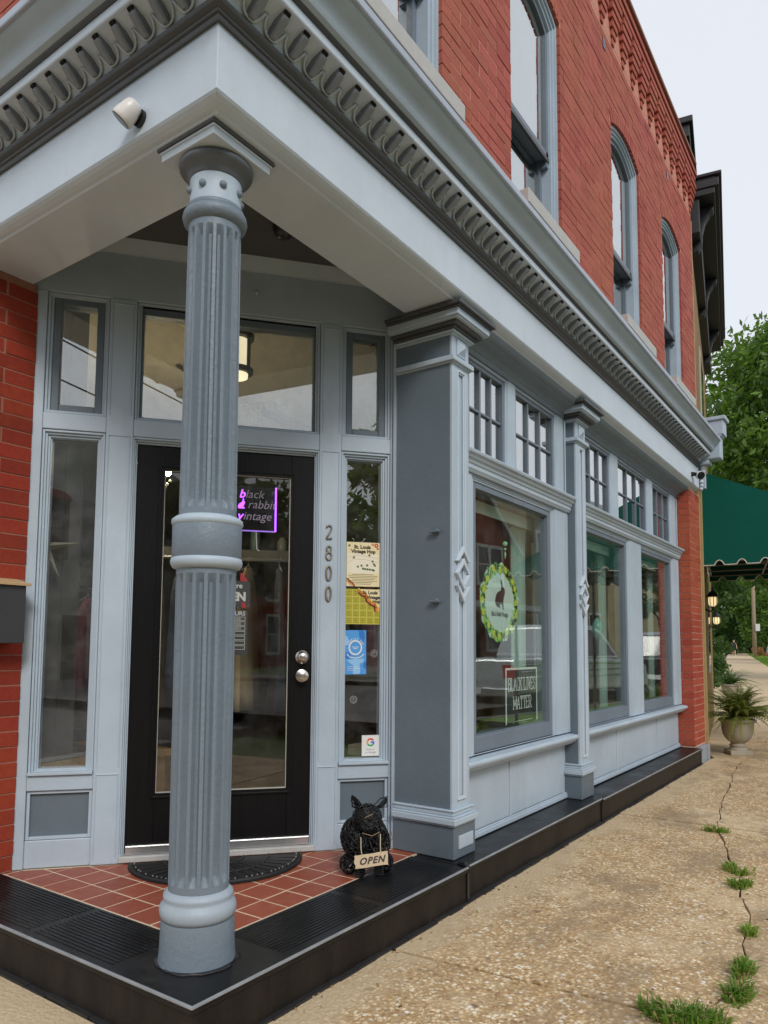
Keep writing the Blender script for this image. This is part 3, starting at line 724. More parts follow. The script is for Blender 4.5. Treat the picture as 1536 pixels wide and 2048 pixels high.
for a, b_, z in rows[:205]:
    brick_obj('s', b_-a, wallR, MT['brick'], (XW+random.uniform(-.0025, .0015), (a+b_)/2, z))
mb = MB()
for a, b_, z in rows[205:]:
    x = XW+random.uniform(-.0025, .0015); mb.box(-.19, x, a, b_, z, z+BH)
for a, b_ in OPEN:                      # arch bricks on edge
    c_ = (a+b_)/2; h = (b_-a)/2; R = (h*h+RISE*RISE)/(2*RISE); zc = SPR+RISE-R; am = math.asin(h/R); n = 15
    for ringk in range(1):
        for k in range(n):
            t0 = -am+2*am*k/n+.006; t1 = -am+2*am*(k+1)/n-.006; r0, r1 = R+.002, R+.105
            q = [(c_+r0*math.sin(t0), zc+r0*math.cos(t0)), (c_+r1*math.sin(t0), zc+r1*math.cos(t0)), (c_+r1*math.sin(t1), zc+r1*math.cos(t1)), (c_+r0*math.sin(t1), zc+r0*math.cos(t1))]
            mb.poly(q, -.10, XW+.003, lambda u, v, d: (d, u, v))
mk('brickwork', mb, MT['brick'], wallR, kind='stuff', recalc=True)
# corbel table and parapet
def corbel(mb, yc):
    for k in range(6):
        w_ = .028+.022*min(k, 4); x = XW+.010+.0095*k
        mb.box(-.12, x, yc-w_, yc+w_, 6.085+.062*k, 6.085+.062*k+.056)
cb = None
for k in range(26):
    yc = .07+.285*k-.02
    if cb is None:
        m = MB(); corbel(m, yc); cb = mk('corbel', m, MT['brick'], wallR, bevel=.003); y00 = yc
    else: inst(cb, (0, yc-y00, 0), wallR)
mb = MB(); mb.box(-.36, .012, -.05, Y_END+.01, 6.462, 6.515); mb.box(-.36, .026, -.05, Y_END+.01, 6.522, 6.575); mb.box(-.36, .002, -.05, Y_END, 6.575, 6.66)
par = mk('parapet', mb, MT['brick'], B, bevel=.004)
mb = MB(); mb.box(-.38, .028, -.05, Y_END+.02, 6.662, 6.70); mk('coping', mb, plain('clay_coping', (.30,.14,.10), .8, 0, .2, 8, .3), par, bevel=.008)
mb = MB()
for y_ in (.33, 1.75, 2.95, 4.1, 6.13): mb.box(-.053, -.046, y_-.03, y_+.03, 5.90, 5.99)
mk('vent_hole', mb, MT['black'], wallR)
# front wall above the cornice, seen at the upper left
mb = MB(); mb.box(-5.0, -.05, .056, .36, 3.30, 6.66); wallF = mk('front_brick_wall', mb, MT['mortar'], B)
mb = MB(); z = 3.33; r = 0
while z+BH < 6.6:
    u = -5.0+(.106 if r % 2 else 0)
    while u < -.06:
        mb.box(u+JT/2, min(u+.2125-JT/2, -.05), .05+random.uniform(-.001, .002), .12, z, z+BH); u += .2125
    z += CRS; r += 1
mk('brickwork', mb, MT['brick'], wallF, kind='stuff')
# brick return beside the entrance
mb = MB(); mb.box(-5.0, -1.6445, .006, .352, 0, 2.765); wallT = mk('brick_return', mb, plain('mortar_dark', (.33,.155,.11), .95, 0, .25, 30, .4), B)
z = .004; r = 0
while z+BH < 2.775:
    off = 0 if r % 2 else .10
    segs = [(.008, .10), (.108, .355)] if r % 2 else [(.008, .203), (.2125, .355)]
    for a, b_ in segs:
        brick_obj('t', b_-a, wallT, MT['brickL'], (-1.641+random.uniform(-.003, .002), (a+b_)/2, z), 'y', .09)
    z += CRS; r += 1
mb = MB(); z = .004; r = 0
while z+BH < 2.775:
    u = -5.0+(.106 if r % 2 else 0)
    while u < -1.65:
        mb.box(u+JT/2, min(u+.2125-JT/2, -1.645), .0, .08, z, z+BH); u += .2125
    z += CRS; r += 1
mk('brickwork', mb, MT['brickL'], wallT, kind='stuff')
# end pier beside the awning
mb = MB(); mb.box(-.36, XW-.004, 6.735, Y_END, .0, SOF); wallE = mk('end_brick_pier', mb, plain('pale_mortar', (.66,.40,.31), .95, 0, .2, 30, .4), B)
mb = MB(); z = .02; r = 0
brE = brickmat('end_pier_brick', (.38,.066,.042), (.48,.10,.062), (.42,.085,.05))
BHe = .0615
while z+BHe < 2.77:
    segs = [(6.728, 6.935), (6.9425, 7.148), (7.155, Y_END)] if r % 2 else [(6.728, 6.83), (6.8375, 7.043), (7.05, Y_END)]
    for a, b_ in segs: mb.box(-.15, XW+random.uniform(-.002, .002), a, b_, z, z+BHe)
    mb.box(-.36, -.157, 6.728, 6.80, z, z+BHe)
    z += CRS; r += 1
mk('brickwork', mb, brE, wallE, kind='stuff')
mb = MB(); n = 10
for k in range(5):
    y0 = 6.80+.09*k; mb.box(-.30, -.015+random.uniform(-.012, .012), y0, y0+.088, GZ-.1, .0+random.uniform(-.02, .01))
mk('stone_base', mb, plain('grey_rough_stone', (.30,.33,.36), .9, 0, .25, 14, .8), B, bevel=.015)
mb = MB(); mb.box(-.37, -.046, Y_END, Y_END+.012, .0, 6.0); mk('corner_bead', mb, plain('tan_sealant', (.55,.36,.20), .8), B)

# ---- upper windows
for wi, (a, b_) in enumerate(OPEN):
    n = 14
    def head(inset, z_in): 
        A, Bq = a+inset, b_-inset
        return [(A+(Bq-A)*k/n, arch_z(a+(b_-a)*k/n, a, b_)-z_in) for k in range(n+1)]
    def archring(mb, i0, i1, x0, x1, zb):
        o_ = [(a+i0, zb)] + head(i0, i0) + [(b_-i0, zb)]; q = [(a+i1, zb)] + head(i1, i1) + [(b_-i1, zb)]
        for k in range(len(o_)-1):
            u = [o_[k], o_[k+1], q[k+1], q[k]]
            mb.poly(u, x0, x1, lambda y, v, d: (d, y, v))
    mb = MB(); archring(mb, .0, .022, -.30, -.072, SILLZ); archring(mb, .022, .040, -.30, -.086, SILLZ); archring(mb, .040, .058, -.30, -.100, SILLZ)
    uw = mk('upper_window', mb, MT['light'], B, recalc=True)
    mb = MB(); archring(mb, .058, .090, -.165, -.118, SILLZ+.60); mb.box(-.165, -.118, a+.058, b_-.058, 4.36, 4.41); mk('upper_sash', mb, MT['sash'], uw)
    mb = MB(); yring(mb, a+.058, b_-.058, SILLZ+.02, 4.40, .035, -.21, -.167); mk('lower_sash', mb, MT['sash'], uw)
    mb = MB(); mb.box(-.130, -.112, a+.058, b_-.058, 4.340, 4.368); mk('meeting_rail', mb, MT['char'], uw)
    mb = MB(); q = [(a+.08, 4.39)] + head(.08, .08) + [(b_-.08, 4.39)]; mb.poly(q, -.140, -.136, lambda y, v, d: (d, y, v)); mk('pane', mb, MT['glass_up'], uw)
    mb = MB(); mb.box(-.190, -.186, a+.09, b_-.09, SILLZ+.05, 4.37); mk('pane', mb, MT['glass_up'], uw)
    mb = MB(); mb.box(-.30, .062, a-.01, b_+.035, SILLZ-.088, SILLZ); mk('sill', mb, MT['stone'], uw, bevel=.005)
    mb = MB(); mb.box(-.50, -.45, a-.02, a+.22, SILLZ, 5.6); mb.box(-.50, -.45, b_-.2, b_+.02, SILLZ, 5.6); mk('curtain', mb, plain('curtain_green_%d' % wi, (.30,.36,.33), .9), uw)
mb = MB(); mb.box(-.80, -.78, -.0, 7.1, 3.5, 6.0); mk('upper_room_wall', mb, plain('upper_room', (.12,.12,.11), .9), B)

# ---- shop interior shell
mb = MB(); mb.box(-7, -.36, .62, 7.0, -.10, -.055); mk('interior_floor', mb, plain('shop_floor', (.20,.12,.07), .5, 0, .3, 5, .1), B)
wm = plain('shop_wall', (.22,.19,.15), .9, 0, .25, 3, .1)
mb = MB(); mb.box(-7, -6.9, .62, 7.0, 0, 3.0); mk('interior_wall', mb, wm, B)
mb = MB(); mb.box(-7, -.36, 7.0, 7.1, 0, 3.0); mk('interior_wall', mb, wm, B)
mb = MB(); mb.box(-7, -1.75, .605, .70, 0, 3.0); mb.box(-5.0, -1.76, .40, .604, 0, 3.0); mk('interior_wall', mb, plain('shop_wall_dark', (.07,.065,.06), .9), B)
mb = MB(); mb.box(-7, -.36, 7.1, 7.2, -.2, 6.0); mb.box(-7.1, -7.0, .1, 7.2, -.2, 6.6); mk('party_wall', mb, MT['mortar'], B)
mb = MB(); pts = [(-7,.70),(-1.82,.70),(-1.52,.66),(-.62,1.72),(-.45,1.86),(-.34,1.86),(-.34,7.0),(-7,7.0)]
mb.sweep([[(x, y, 2.90) for x, y in pts], [(x, y, 3.02) for x, y in pts]]); mk('interior_ceiling', mb, plain('cream_ceiling', (.60,.54,.40), .9, 0, .06, 2, .05), B)
mb = MB(); mb.box(-7, -.34, .30, 7.1, 6.05, 6.30); mk('roof', mb, MT['char'], B)
# window stages behind the display panes
mb = MB(); mb.box(-.95, -.305, 1.95, 6.72, .40, .46); mk('display_stage', mb, plain('stage_boards', (.30,.24,.18), .7, 0, .25, 10, .2), B, bevel=.004)
# ------------------------------------------------------------------ things on and behind the storefront
def TDn(s, z, d): return TD(s, d, z)                   # (u, v, depth) on the slanted wall
def TX(y, z, d): return (XG+d, y, z)                   # (u, v, depth) on the display panes
WHITE = plain('print_white', (.80,.80,.78), .6, 0, .03, 20, 0)
INK = plain('print_black', (.012,.012,.012), .6, 0, .1, 20, 0)
CREAM = plain('poster_cream', (.86,.74,.44), .6, 0, .04, 20, 0)
PALE = plain('poster_pale', (.88,.82,.66), .6, 0, .03, 20, 0)
ORNG = plain('poster_orange', (.80,.28,.05), .6, 0, .05, 20, 0)
BRWN = plain('poster_brown', (.22,.045,.02), .6, 0, .05, 20, 0)
OLIVE = plain('poster_olive', (.46,.41,.03), .6, 0, .08, 20, 0)
LIME = plain('poster_lime', (.74,.68,.18), .6, 0, .05, 20, 0)
GRN = plain('poster_green', (.10,.16,.03), .6, 0, .1, 20, 0)

# white security camera
t = thing('security_camera', (-.385, -.03, 2.855), 'white bullet security camera on the frieze left of the corner column', 'camera')
c0 = Vector((-.385, 0, 2.857))
mb = MB(); mb.tube([c0, c0+Vector((0, -.012, 0))], .030, 20); mb.tube([c0+Vector((0,-.012,0)), c0+Vector((-.006,-.03,.004)), c0+Vector((-.014,-.05,.01))], [.016,.014,.016], 12); mb.sphere(c0+Vector((-.016,-.050,.014)), .026, 14, 8)
mk('mount', mb, MT['black'], t, smooth=True, auto=40)
ax = (rt*-.66+Vector((0, 0, -.70))+fw*.06).normalized(); b0 = c0+Vector((-.030, -.060, .046))+rt*.050+Vector((0,0,-.016))
mb = MB(); mb.tube([b0+ax*q for q in (-.008, -.004, .004, .03, .060, .072, .074)], [.014, .022, .029, .035, .0375, .0375, .036], 28); mk('housing', mb, plain('white_plastic', (.84,.80,.78), .35, 0, .03, 10, 0), t, smooth=True, auto=40)
mb = MB(); mb.tube([b0+ax*.0735, b0+ax*.0765], .034, 24); mk('lens_face', mb, MT['black'], t, smooth=True, auto=40)
# black camera far down the frieze
t = thing('security_camera', (.03, 6.72, 2.87), 'small dark-faced security camera at the far end of the frieze', 'camera')
c0 = Vector((0.0, 6.66, 2.885)); mb = MB(); mb.tube([c0, c0+Vector((.02,0,0)), c0+Vector((.05,.0,-.005))], [.028,.022,.018], 12); mk('mount', mb, MT['black'], t, smooth=True, auto=40)
ax = Vector((.55, -.75, -.35)).normalized(); b0 = c0+Vector((.055, .05, .0)); mb = MB(); mb.tube([b0+ax*q for q in (-.02, 0, .02, .07)], [.02,.036,.042,.043], 18); mk('housing', mb, plain('white_plastic_b', (.8,.8,.8), .35), t, smooth=True, auto=40)
mb = MB(); mb.tube([b0+ax*.0695, b0+ax*.074], .040, 18); mk('lens_face', mb, MT['black'], t)

# mailbox on the brick return
t = thing('mailbox', (-1.55, .05, 1.02), 'dark grey metal mailbox with a pale wooden lid on the brick', 'mailbox')
mb = MB(); y0, y1 = .02, .300
mb.sweep([[(-1.638, y0, 1.035), (-1.53, y0, 1.035), (-1.53, y0, 1.295), (-1.638, y0, 1.315)], [(-1.638, y1, 1.035), (-1.53, y1, 1.035), (-1.53, y1, 1.295), (-1.638, y1, 1.315)]])
mk('box', mb, plain('mailbox_grey', (.055,.055,.06), .5, .2, .15, 20, .1), t, bevel=.003)
mb = MB(); mb.sweep([[(-1.638, y0, 1.3175), (-1.512, y0, 1.2935), (-1.512, y0, 1.306), (-1.638, y0, 1.3325)], [(-1.638, y1+.014, 1.3175), (-1.512, y1+.014, 1.2935), (-1.512, y1+.014, 1.306), (-1.638, y1+.014, 1.3325)]])
mk('lid', mb, plain('ply_lid', (.55,.38,.20), .6, 0, .2, 30, .1), t, bevel=.002)

# half-round doormat
t = thing('doormat', (-.92, .86, .0), 'black half-round rubber doormat with fan ribs before the door', 'doormat')
mc = DO+DE*.80+DN*.045; R = .385
def MTm(s, d, z): p = mc+DE*s+DN*d; return (p.x, p.y, z)
n = 28; mb = MB(MTm); o_ = [(R*1.06*math.cos(PI*k/n), R*1.0*math.sin(PI*k/n)) for k in range(n+1)]
mb.sweep([[(a, b_, .001) for a, b_ in o_], [(a, b_, .009) for a, b_ in o_]]); mk('backing', mb, plain('rubber', (.010,.010,.011), .75, 0, .2, 40, .3), t)
rb = plain('rubber_rib', (.016,.016,.017), .6, 0, .3, 60, .4)
mb = MB()
mb.tube([MTm(R*1.04*math.cos(PI*k/n), R*.975*math.sin(PI*k/n), .010) for k in range(n+1)], .008, 6); mk('rim', mb, rb, t)
for k in range(1, 19):
    a = PI*k/19; mb = MB(); mb.tube([MTm(R*q*math.cos(a)*1.05, R*q*math.sin(a), .011) for q in (.33, .5, .7, .95)], [.006, .008, .010, .011], 5); mk('rib', mb, rb, t)
mb = MB()
for q in (.32, .64): mb.tube([MTm(R*q*math.cos(PI*k/n), R*q*math.sin(PI*k/n), .013) for k in range(n+1)], .006, 6)
mk('arc_rib', mb, rb, t)
mb = MB()
for k in range(46): mb.sphere(MTm(R*.985*math.cos(PI*(k+.5)/46), R*.92*math.sin(PI*(k+.5)/46), .015), .0045, 6, 4)
mk('worn_studs', mb, plain('worn_rubber', (.22,.21,.20), .8), t, kind='stuff')

# wire bulldog sculpture
wire = plain('black_wire', (.035,.035,.038), .28, .7, .3, 40, .0)
t = thing('wire_dog', (-.335, 1.30, 0), 'black tangled-wire bulldog sculpture sitting on the entry tiles', 'sculpture')
gc = Vector((-.352, 1.318, 0)); gx = DE.copy(); gy = DN.copy()
def GD(p): return gc+gx*p[0]+gy*p[1]+Vector((0, 0, p[2]))
def wire_ball(mb, c_, rx, ry, rz, n, r=.0022, seed=0):
    rg = random.Random(seed)
    for k in range(n):
        ax = Vector((rg.gauss(0,1), rg.gauss(0,1), rg.gauss(0,1))).normalized(); e1 = ax.orthogonal().normalized(); e2 = ax.cross(e1)
        off = rg.uniform(-.75, .75); q = math.sqrt(1-off*off); a0 = rg.uniform(0, 6.28); sp = rg.uniform(2.0, 5.2); pts = []
        for j in range(14):
            a = a0+sp*j/13; v = ax*off+(e1*math.cos(a)+e2*math.sin(a))*q; s_ = 1+rg.uniform(-.06, .05)
            pts.append(GD((c_[0]+v.x*rx*s_, c_[1]+v.y*ry*s_, c_[2]+v.z*rz*s_)))
        mb.tube(pts, r, 4)
def core(name, c_, rx, ry, rz):
    m = MB(); m.sphere((0,0,0), 1, 16, 10); m.v = [tuple(GD((c_[0]+x*rx*.66, c_[1]+y*ry*.66, c_[2]+z*rz*.66))) for x, y, z in m.v]; return m
mb = MB(); wire_ball(mb, (0, -.03, .145), .108, .10, .105, 170, .0023, 1); wire_ball(mb, (-.05, .03, .13), .055, .06, .085, 50, .0022, 5); wire_ball(mb, (.05, .03, .13), .055, .06, .085, 50, .0022, 6)
m = core('', (0, -.03, .14), .10, .10, .095); mb.v, mb.f = mb.v, mb.f; n0 = len(mb.v); mb.v += m.v; mb.f += [tuple(i+n0 for i in f) for f in m.f]
mk('body', mb, wire, t, smooth=True)
mb = MB(); wire_ball(mb, (-.005, .045, .248), .066, .062, .062, 120, .0022, 2); wire_ball(mb, (-.005, .085, .222), .042, .035, .032, 50, .002, 3)
m = core('', (-.005, .05, .245), .064, .062, .058); n0 = len(mb.v); mb.v += m.v; mb.f += [tuple(i+n0 for i in f) for f in m.f]
mk('head', mb, wire, t, smooth=True)
for sx_, tip in ((-1, (-.070, .03, .345)), (1, (.088, .03, .332))):
    mb = MB(); rg = random.Random(9+sx_); base = Vector((sx_*.038, .035, .295)); tp = Vector(tip)
    for k in range(16):
        a = rg.uniform(-.016, .016); b_ = rg.uniform(-.016, .016)
        md = (base+tp)/2+Vector((a*1.3+sx_*.006, rg.uniform(-.008,.008), b_*1.5))
        mb.tube([GD(base+Vector((a, 0, b_*.5))), GD(md), GD(tp+Vector((a*.35, 0, b_*.35)))], .0024, 4)
    mk('ear', mb, wire, t)
for sx_ in (-.045, .042):
    mb = MB(); rg = random.Random(int(sx_*1000)+99); x0 = sx_
    for k in range(26):
        a = rg.uniform(0, 6.28); mb.tube([GD((x0+.021*math.cos(a+q*.5), .085+.02*math.sin(a+q*.5), .012+.03*q)) for q in range(4)], .0024, 4)
    for k in range(9): mb.tube([GD((x0+.022*math.cos(2*PI*j/10), .088+.023*math.sin(2*PI*j/10), .010+.010*k)) for j in range(10)], .0024, 4, True)
    m = MB(); m.lathe([(.016, 0), (.017, .03), (.014, .10)], 0, 0, 10); n0 = len(mb.v); mb.v += [tuple(GD((x0+x, .086+y, z))) for x, y, z in m.v]; mb.f += [tuple(i+n0 for i in f) for f in m.f]
    mk('front_leg', mb, wire, t)
for sx_ in (-.085, .085):
    mb = MB(); wire_ball(mb, (sx_, .02, .042), .038, .06, .042, 46, .0022, 20+int(sx_*100)); m = core('', (sx_, .02, .042), .036, .055, .04); n0 = len(mb.v); mb.v += m.v; mb.f += [tuple(i+n0 for i in f) for f in m.f]; mk('haunch', mb, wire, t)
mb = MB(); mb.tube([GD(p) for p in ((-.03,.105,.262), (-.01,.110,.272), (.005,.108,.278))], .0022, 5); mb.tube([GD(p) for p in ((-.04,.10,.195), (.0,.125,.186), (.04,.10,.195))], .002, 5); mb.tube([GD(p) for p in ((.105,.0,.11), (.128,.01,.14), (.122,.0,.17))], .002, 5)
mk('loose_wire', mb, plain('rusty_wire', (.30,.22,.13), .5, .4), t)

# OPEN sign hung on the dog
t = thing('open_sign', (-.29, 1.26, .05), 'small pale wood OPEN sign hanging on the wire dog', 'sign')
def TO(u, v, d):
    ca, sa = math.cos(.07), math.sin(.07); uu, vv = u*ca-v*sa, u*sa+v*ca
    return tuple(GD((.0-.004+uu, .127+d, .083+vv)))
ed = []
rg = random.Random(4)
for k in range(9): ed.append((-.077+.154*k/8, .0285+rg.uniform(-.0015,.0015)))
for k in range(5): ed.append((.077+rg.uniform(-.004,.003), .026-.013*k))
for k in range(9): ed.append((.077-.154*k/8, -.0285+rg.uniform(-.0015,.0015)))
for k in range(5): ed.append((-.077+rg.uniform(-.004,.004), -.026+.013*k))
mb = MB(); mb.poly(ed, 0, .007, TO); mk('board', mb, plain('pale_wood', (.74,.58,.38), .6, 0, .12, 30, .1), t)
mb = MB(); add_text(mb, TO, 'OPEN', 0, -.0135, .041, .0078, shear=.32, bold=.0015, spacing=1.16); mk('lettering', mb, plain('burnt_letters', (.075,.06,.065), .7), t)
mb = MB(); mb.tube([TO(-.043,.024,.008), TO(-.044,.055,.0), tuple(GD((-.045,.095,.175)))], .0022, 6); mb.tube([TO(.043,.024,.008), TO(.046,.06,-.002), tuple(GD((.045,.098,.185)))], .0024, 6); mk('string', mb, plain('jute_string', (.55,.45,.30), .8), t)

# ---- sheets on the right side light
DP = -.0532
def sheet(name, s0, s1, z0, z1, mat, label, cat, d=DP, tilt=0.0, M=TDn):
    t = thing(name, M((s0+s1)/2, z0, d), label, cat); sc, zc = (s0+s1)/2, (z0+z1)/2
    ca, sa = math.cos(tilt), math.sin(tilt)
    Q = lambda u, v, dd: M(sc+(u-sc)*ca-(v-zc)*sa, zc+(u-sc)*sa+(v-zc)*ca, d+dd)
    mb = MB(); mb.poly([(s0,z0),(s1,z0),(s1,z1),(s0,z1)], -.0012, 0, Q); mk('paper', mb, mat, t); return t, Q
def dots(mb, Q, lst, r, d=.0006, n=12):
    for u, v in lst: mb.poly([(u+r*math.cos(2*PI*k/n), v+r*math.sin(2*PI*k/n)) for k in range(n)], 0, d, Q)
def strip(mb, Q, pts, w, d=.0006, d0=0.0):
    for (u0, v0), (u1, v1) in zip(pts[:-1], pts[1:]):
        L = math.hypot(u1-u0, v1-v0) or 1; nx, ny = -(v1-v0)/L*w/2, (u1-u0)/L*w/2; ex, ey = (u1-u0)/L*w*.25, (v1-v0)/L*w*.25
        mb.poly([(u0+nx-ex, v0+ny-ey), (u1+nx+ex, v1+ny+ey), (u1-nx+ex, v1-ny+ey), (u0-nx-ex, v0-ny-ey)], d0, d, Q)
def flower(mb, mb2, Q, u, v, r):
    dots(mb, Q, [(u+r*.62*math.cos(2*PI*k/6), v+r*.62*math.sin(2*PI*k/6)) for k in range(6)], r*.36, .0006, 8); dots(mb2, Q, [(u, v)], r*.25, .0012, 8)
t, Q = sheet('poster', 1.440, 1.622, 1.352, 1.590, CREAM, 'cream poster with a dotted shop map headed St. Louis Vintage Hop', 'poster')
mb = MB(); mb.poly([(1.446,1.422),(1.616,1.422),(1.616,1.528),(1.446,1.528)], 0, .0004, Q); mk('map_field', mb, PALE, t)
mb = MB(); add_text(mb, Q, 'St. Louis', 1.526, 1.556, .0265, .0009, bold=.0011); add_text(mb, Q, 'Vintage Hop', 1.532, 1.532, .0265, .0009, bold=.0011)
for k, w_ in enumerate((.118, .160, .150, .118, .156, .10, .08)): strip(mb, Q, [(1.531-w_/2, 1.416-.0085*k), (1.531+w_/2, 1.416-.0085*k)], .0018, .0007)
mk('lettering', mb, INK, t)
mb = MB(); strip(mb, Q, [(1.446,1.508),(1.50,1.520),(1.56,1.514),(1.616,1.503)], .0014); strip(mb, Q, [(1.446,1.474),(1.48,1.499),(1.55,1.496),(1.612,1.483)], .0014); mk('map_road', mb, plain('map_road', (.62,.34,.22), .6), t)
mb = MB(); dots(mb, Q, [(1.455,1.571),(1.480,1.507),(1.565,1.521),(1.583,1.488),(1.590,1.474),(1.596,1.466),(1.502,1.458),(1.522,1.464),(1.553,1.466),(1.530,1.448),(1.542,1.446),(1.555,1.445),(1.568,1.444),(1.582,1.442),(1.590,1.440)], .0062, .0009); mk('map_pin', mb, GRN, t)
mb, m2 = MB(), MB(); flower(mb, m2, Q, 1.603, 1.575, .013); flower(mb, m2, Q, 1.583, 1.580, .007); flower(mb, m2, Q, 1.611, 1.558, .007); mk('printed_flower', mb, plain('flower_red', (.62,.07,.02), .6), t); mk('flower_centre', m2, PALE, t)
for w0, col_, off in ((.010, BRWN, .014), (.010, ORNG, .005), (.007, plain('peach', (.85,.50,.30), .6), -.003)):
    mb = MB(); strip(mb, Q, [(1.443, 1.378+off), (1.450, 1.377+off), (1.456, 1.366+off), (1.466, 1.361+off), (1.476, 1.358+off*.8), (1.481+off*.3, 1.3535)], w0*.7, .0008); mk('printed_wave', mb, col_, t)
t, Q = sheet('poster', 1.4365, 1.6245, 1.150, 1.338, OLIVE, 'olive green calendar-grid poster marked St. Louis Vintage Hop', 'poster')
mb = MB()
for k in range(5): strip(mb, Q, [(1.437, 1.1515+.0365*k), (1.624, 1.1515+.0365*k)], .0022)
for k in range(5): strip(mb, Q, [(1.436+.039*k, 1.151), (1.436+.039*k, 1.337)], .0022)
mk('grid_line', mb, LIME, t)
mb = MB()
for i in range(5):
    for j in range(5):
        for q in range(3): strip(mb, Q, [(1.442+.039*i, 1.160+.0365*j+.009*q), (1.442+.039*i+random.uniform(.014,.028), 1.160+.0365*j+.009*q)], .0016, .0003)
mk('grid_text', mb, GRN, t)
mb = MB(); mb.poly([(1.515,1.337),(1.6235,1.337),(1.6235,1.235),(1.60,1.255),(1.575,1.262),(1.555,1.285),(1.535,1.306),(1.515,1.314)], .0006, .0012, Q); mk('header_field', mb, CREAM, t)
for w0, col_, off in ((.010, BRWN, -.012), (.012, ORNG, -.002), (.009, plain('poster_yellow', (.90,.52,.08), .6), .008)):
    mb = MB(); strip(mb, Q, [(1.508, 1.332+off), (1.522, 1.316+off), (1.545, 1.309+off), (1.556+off*.5, 1.287+off), (1.572, 1.268+off), (1.597, 1.258+off), (1.607+off, 1.240), (1.610+off, 1.222)], w0, .0018, .0012); mk('printed_wave', mb, col_, t)
mb = MB(); add_text(mb, Q, 'St. Louis', 1.570, 1.312, .0240, .0022, bold=.0010); add_text(mb, Q, 'Vintage', 1.588, 1.287, .0240, .0022, bold=.0010); add_text(mb, Q, 'Hop', 1.605, 1.265, .0240, .0022, bold=.0010); mk('lettering', mb, INK, t)
mb, m2 = MB(), MB(); flower(mb, m2, Q, 1.617, 1.328, .009); flower(mb, m2, Q, 1.606, 1.331, .005); mk('printed_flower', mb, plain('flower_red2', (.55,.07,.03), .6), t); mk('flower_centre', m2, PALE, t)
# blue flyer
BLU = plain('flyer_blue', (.09,.36,.80), .5, 0, .04, 20, 0); BLU2 = plain('flyer_deep_blue', (.03,.20,.62), .5); BLU3 = plain('flyer_sky', (.30,.58,.90), .5)
t, Q = sheet('flyer', 1.436, 1.552, .885, 1.118, BLU, 'bright blue flyer with a white ring below the olive poster', 'flyer', tilt=.01)
mb = MB(); mb.poly([(1.51,1.117),(1.54,1.117),(1.546,1.08),(1.535,1.05),(1.515,1.08)], 0, .0004, Q); mk('blue_blob', mb, BLU2, t); mb = MB(); mb.poly([(1.552,.91),(1.552,.955),(1.538,.945),(1.534,.925)], 0, .0004, Q); mk('blue_blob', mb, BLU2, t); mb = MB(); mb.poly([(1.437,1.0),(1.437,.97),(1.46,.966),(1.47,.985),(1.455,1.0)], 0, .0004, Q); mk('blue_blob', mb, BLU2, t)
mb = MB(); mb.poly([(1.437,1.09),(1.45,1.085),(1.458,1.06),(1.45,1.04),(1.437,1.035)], 0, .0005, Q); mk('pale_blob', mb, BLU3, t); mb = MB(); mb.poly([(1.445,.962),(1.54,.968),(1.535,.948),(1.515,.94),(1.52,.90),(1.515,.887),(1.478,.887),(1.485,.93),(1.46,.945)], 0, .0005, Q); mk('pale_blob', mb, BLU3, t)
mb = MB(); u0, v0 = 1.493, 1.026
for k in range(32):
    a0, a1 = 2*PI*k/32, 2*PI*(k+1)/32; mb.poly([(u0+.037*math.cos(a0), v0+.040*math.sin(a0)), (u0+.037*math.cos(a1), v0+.040*math.sin(a1)), (u0+.029*math.cos(a1), v0+.032*math.sin(a1)), (u0+.029*math.cos(a0), v0+.032*math.sin(a0))], .0005, .001, Q)
def arc_text(mb, Q, body, cu, cv, r, a_mid, step_, size, d, flip=1):
    for i, ch in enumerate(body):
        a = a_mid-flip*step_*(i-(len(body)-1)/2); vs, fs = text_shape(ch, size, bold=.0003)
        th = a-PI/2 if flip > 0 else a+PI/2
        mb.add([Q(cu+r*math.cos(a)+x*math.cos(th)-y*math.sin(th), cv+r*math.sin(a)+x*math.sin(th)+y*math.cos(th), d) for x, y in vs], fs)
arc_text(mb, Q, 'Looking for', u0, v0, .042, PI/2, .23, .016, .001)
for w_, vv in ((.030, .003), (.022, -.006)): strip(mb, Q, [(u0-w_/2, v0+vv), (u0+w_/2, v0+vv)], .0035, .001)
strip(mb, Q, [(u0-.045, v0-.035), (u0-.03, v0-.05), (u0, v0-.056), (u0+.03, v0-.05), (u0+.045, v0-.035)], .005, .001)
for k, w_ in enumerate((.05, .07, .04)): strip(mb, Q, [(1.45, .925-.009*k), (1.45+w_, .925-.009*k)], .002, .001)
mk('lettering', mb, WHITE, t)
# review sticker
t, Q = sheet('window_sticker', 1.532, 1.626, .458, .566, WHITE, 'white square review sticker with a multicoloured letter G', 'sticker', d=-.0505)
u0, v0 = 1.579, .529
for nm, c_, a0, a1 in (('red_arc', (.75,.06,.04), 30, 150), ('yellow_arc', (.85,.45,.02), 150, 210), ('green_arc', (.05,.38,.09), 210, 315), ('blue_arc', (.06,.20,.78), 315, 362)):
    mb = MB(); K = 10
    for k in range(K):
        p, q = math.radians(a0+(a1-a0)*k/K), math.radians(a0+(a1-a0)*(k+1)/K)
        mb.poly([(u0+.0215*math.cos(p), v0+.0215*math.sin(p)), (u0+.0215*math.cos(q), v0+.0215*math.sin(q)), (u0+.0130*math.cos(q), v0+.0130*math.sin(q)), (u0+.0130*math.cos(p), v0+.0130*math.sin(p))], 0, .0006, Q)
    if nm == 'blue_arc': mb.poly([(u0+.001, v0-.004), (u0+.0215, v0-.004), (u0+.0215, v0+.0045), (u0+.001, v0+.0045)], .0002, .0008, Q)
    mk(nm, mb, plain('sticker_'+nm, c_, .5, 0, .02, 20, 0), t)
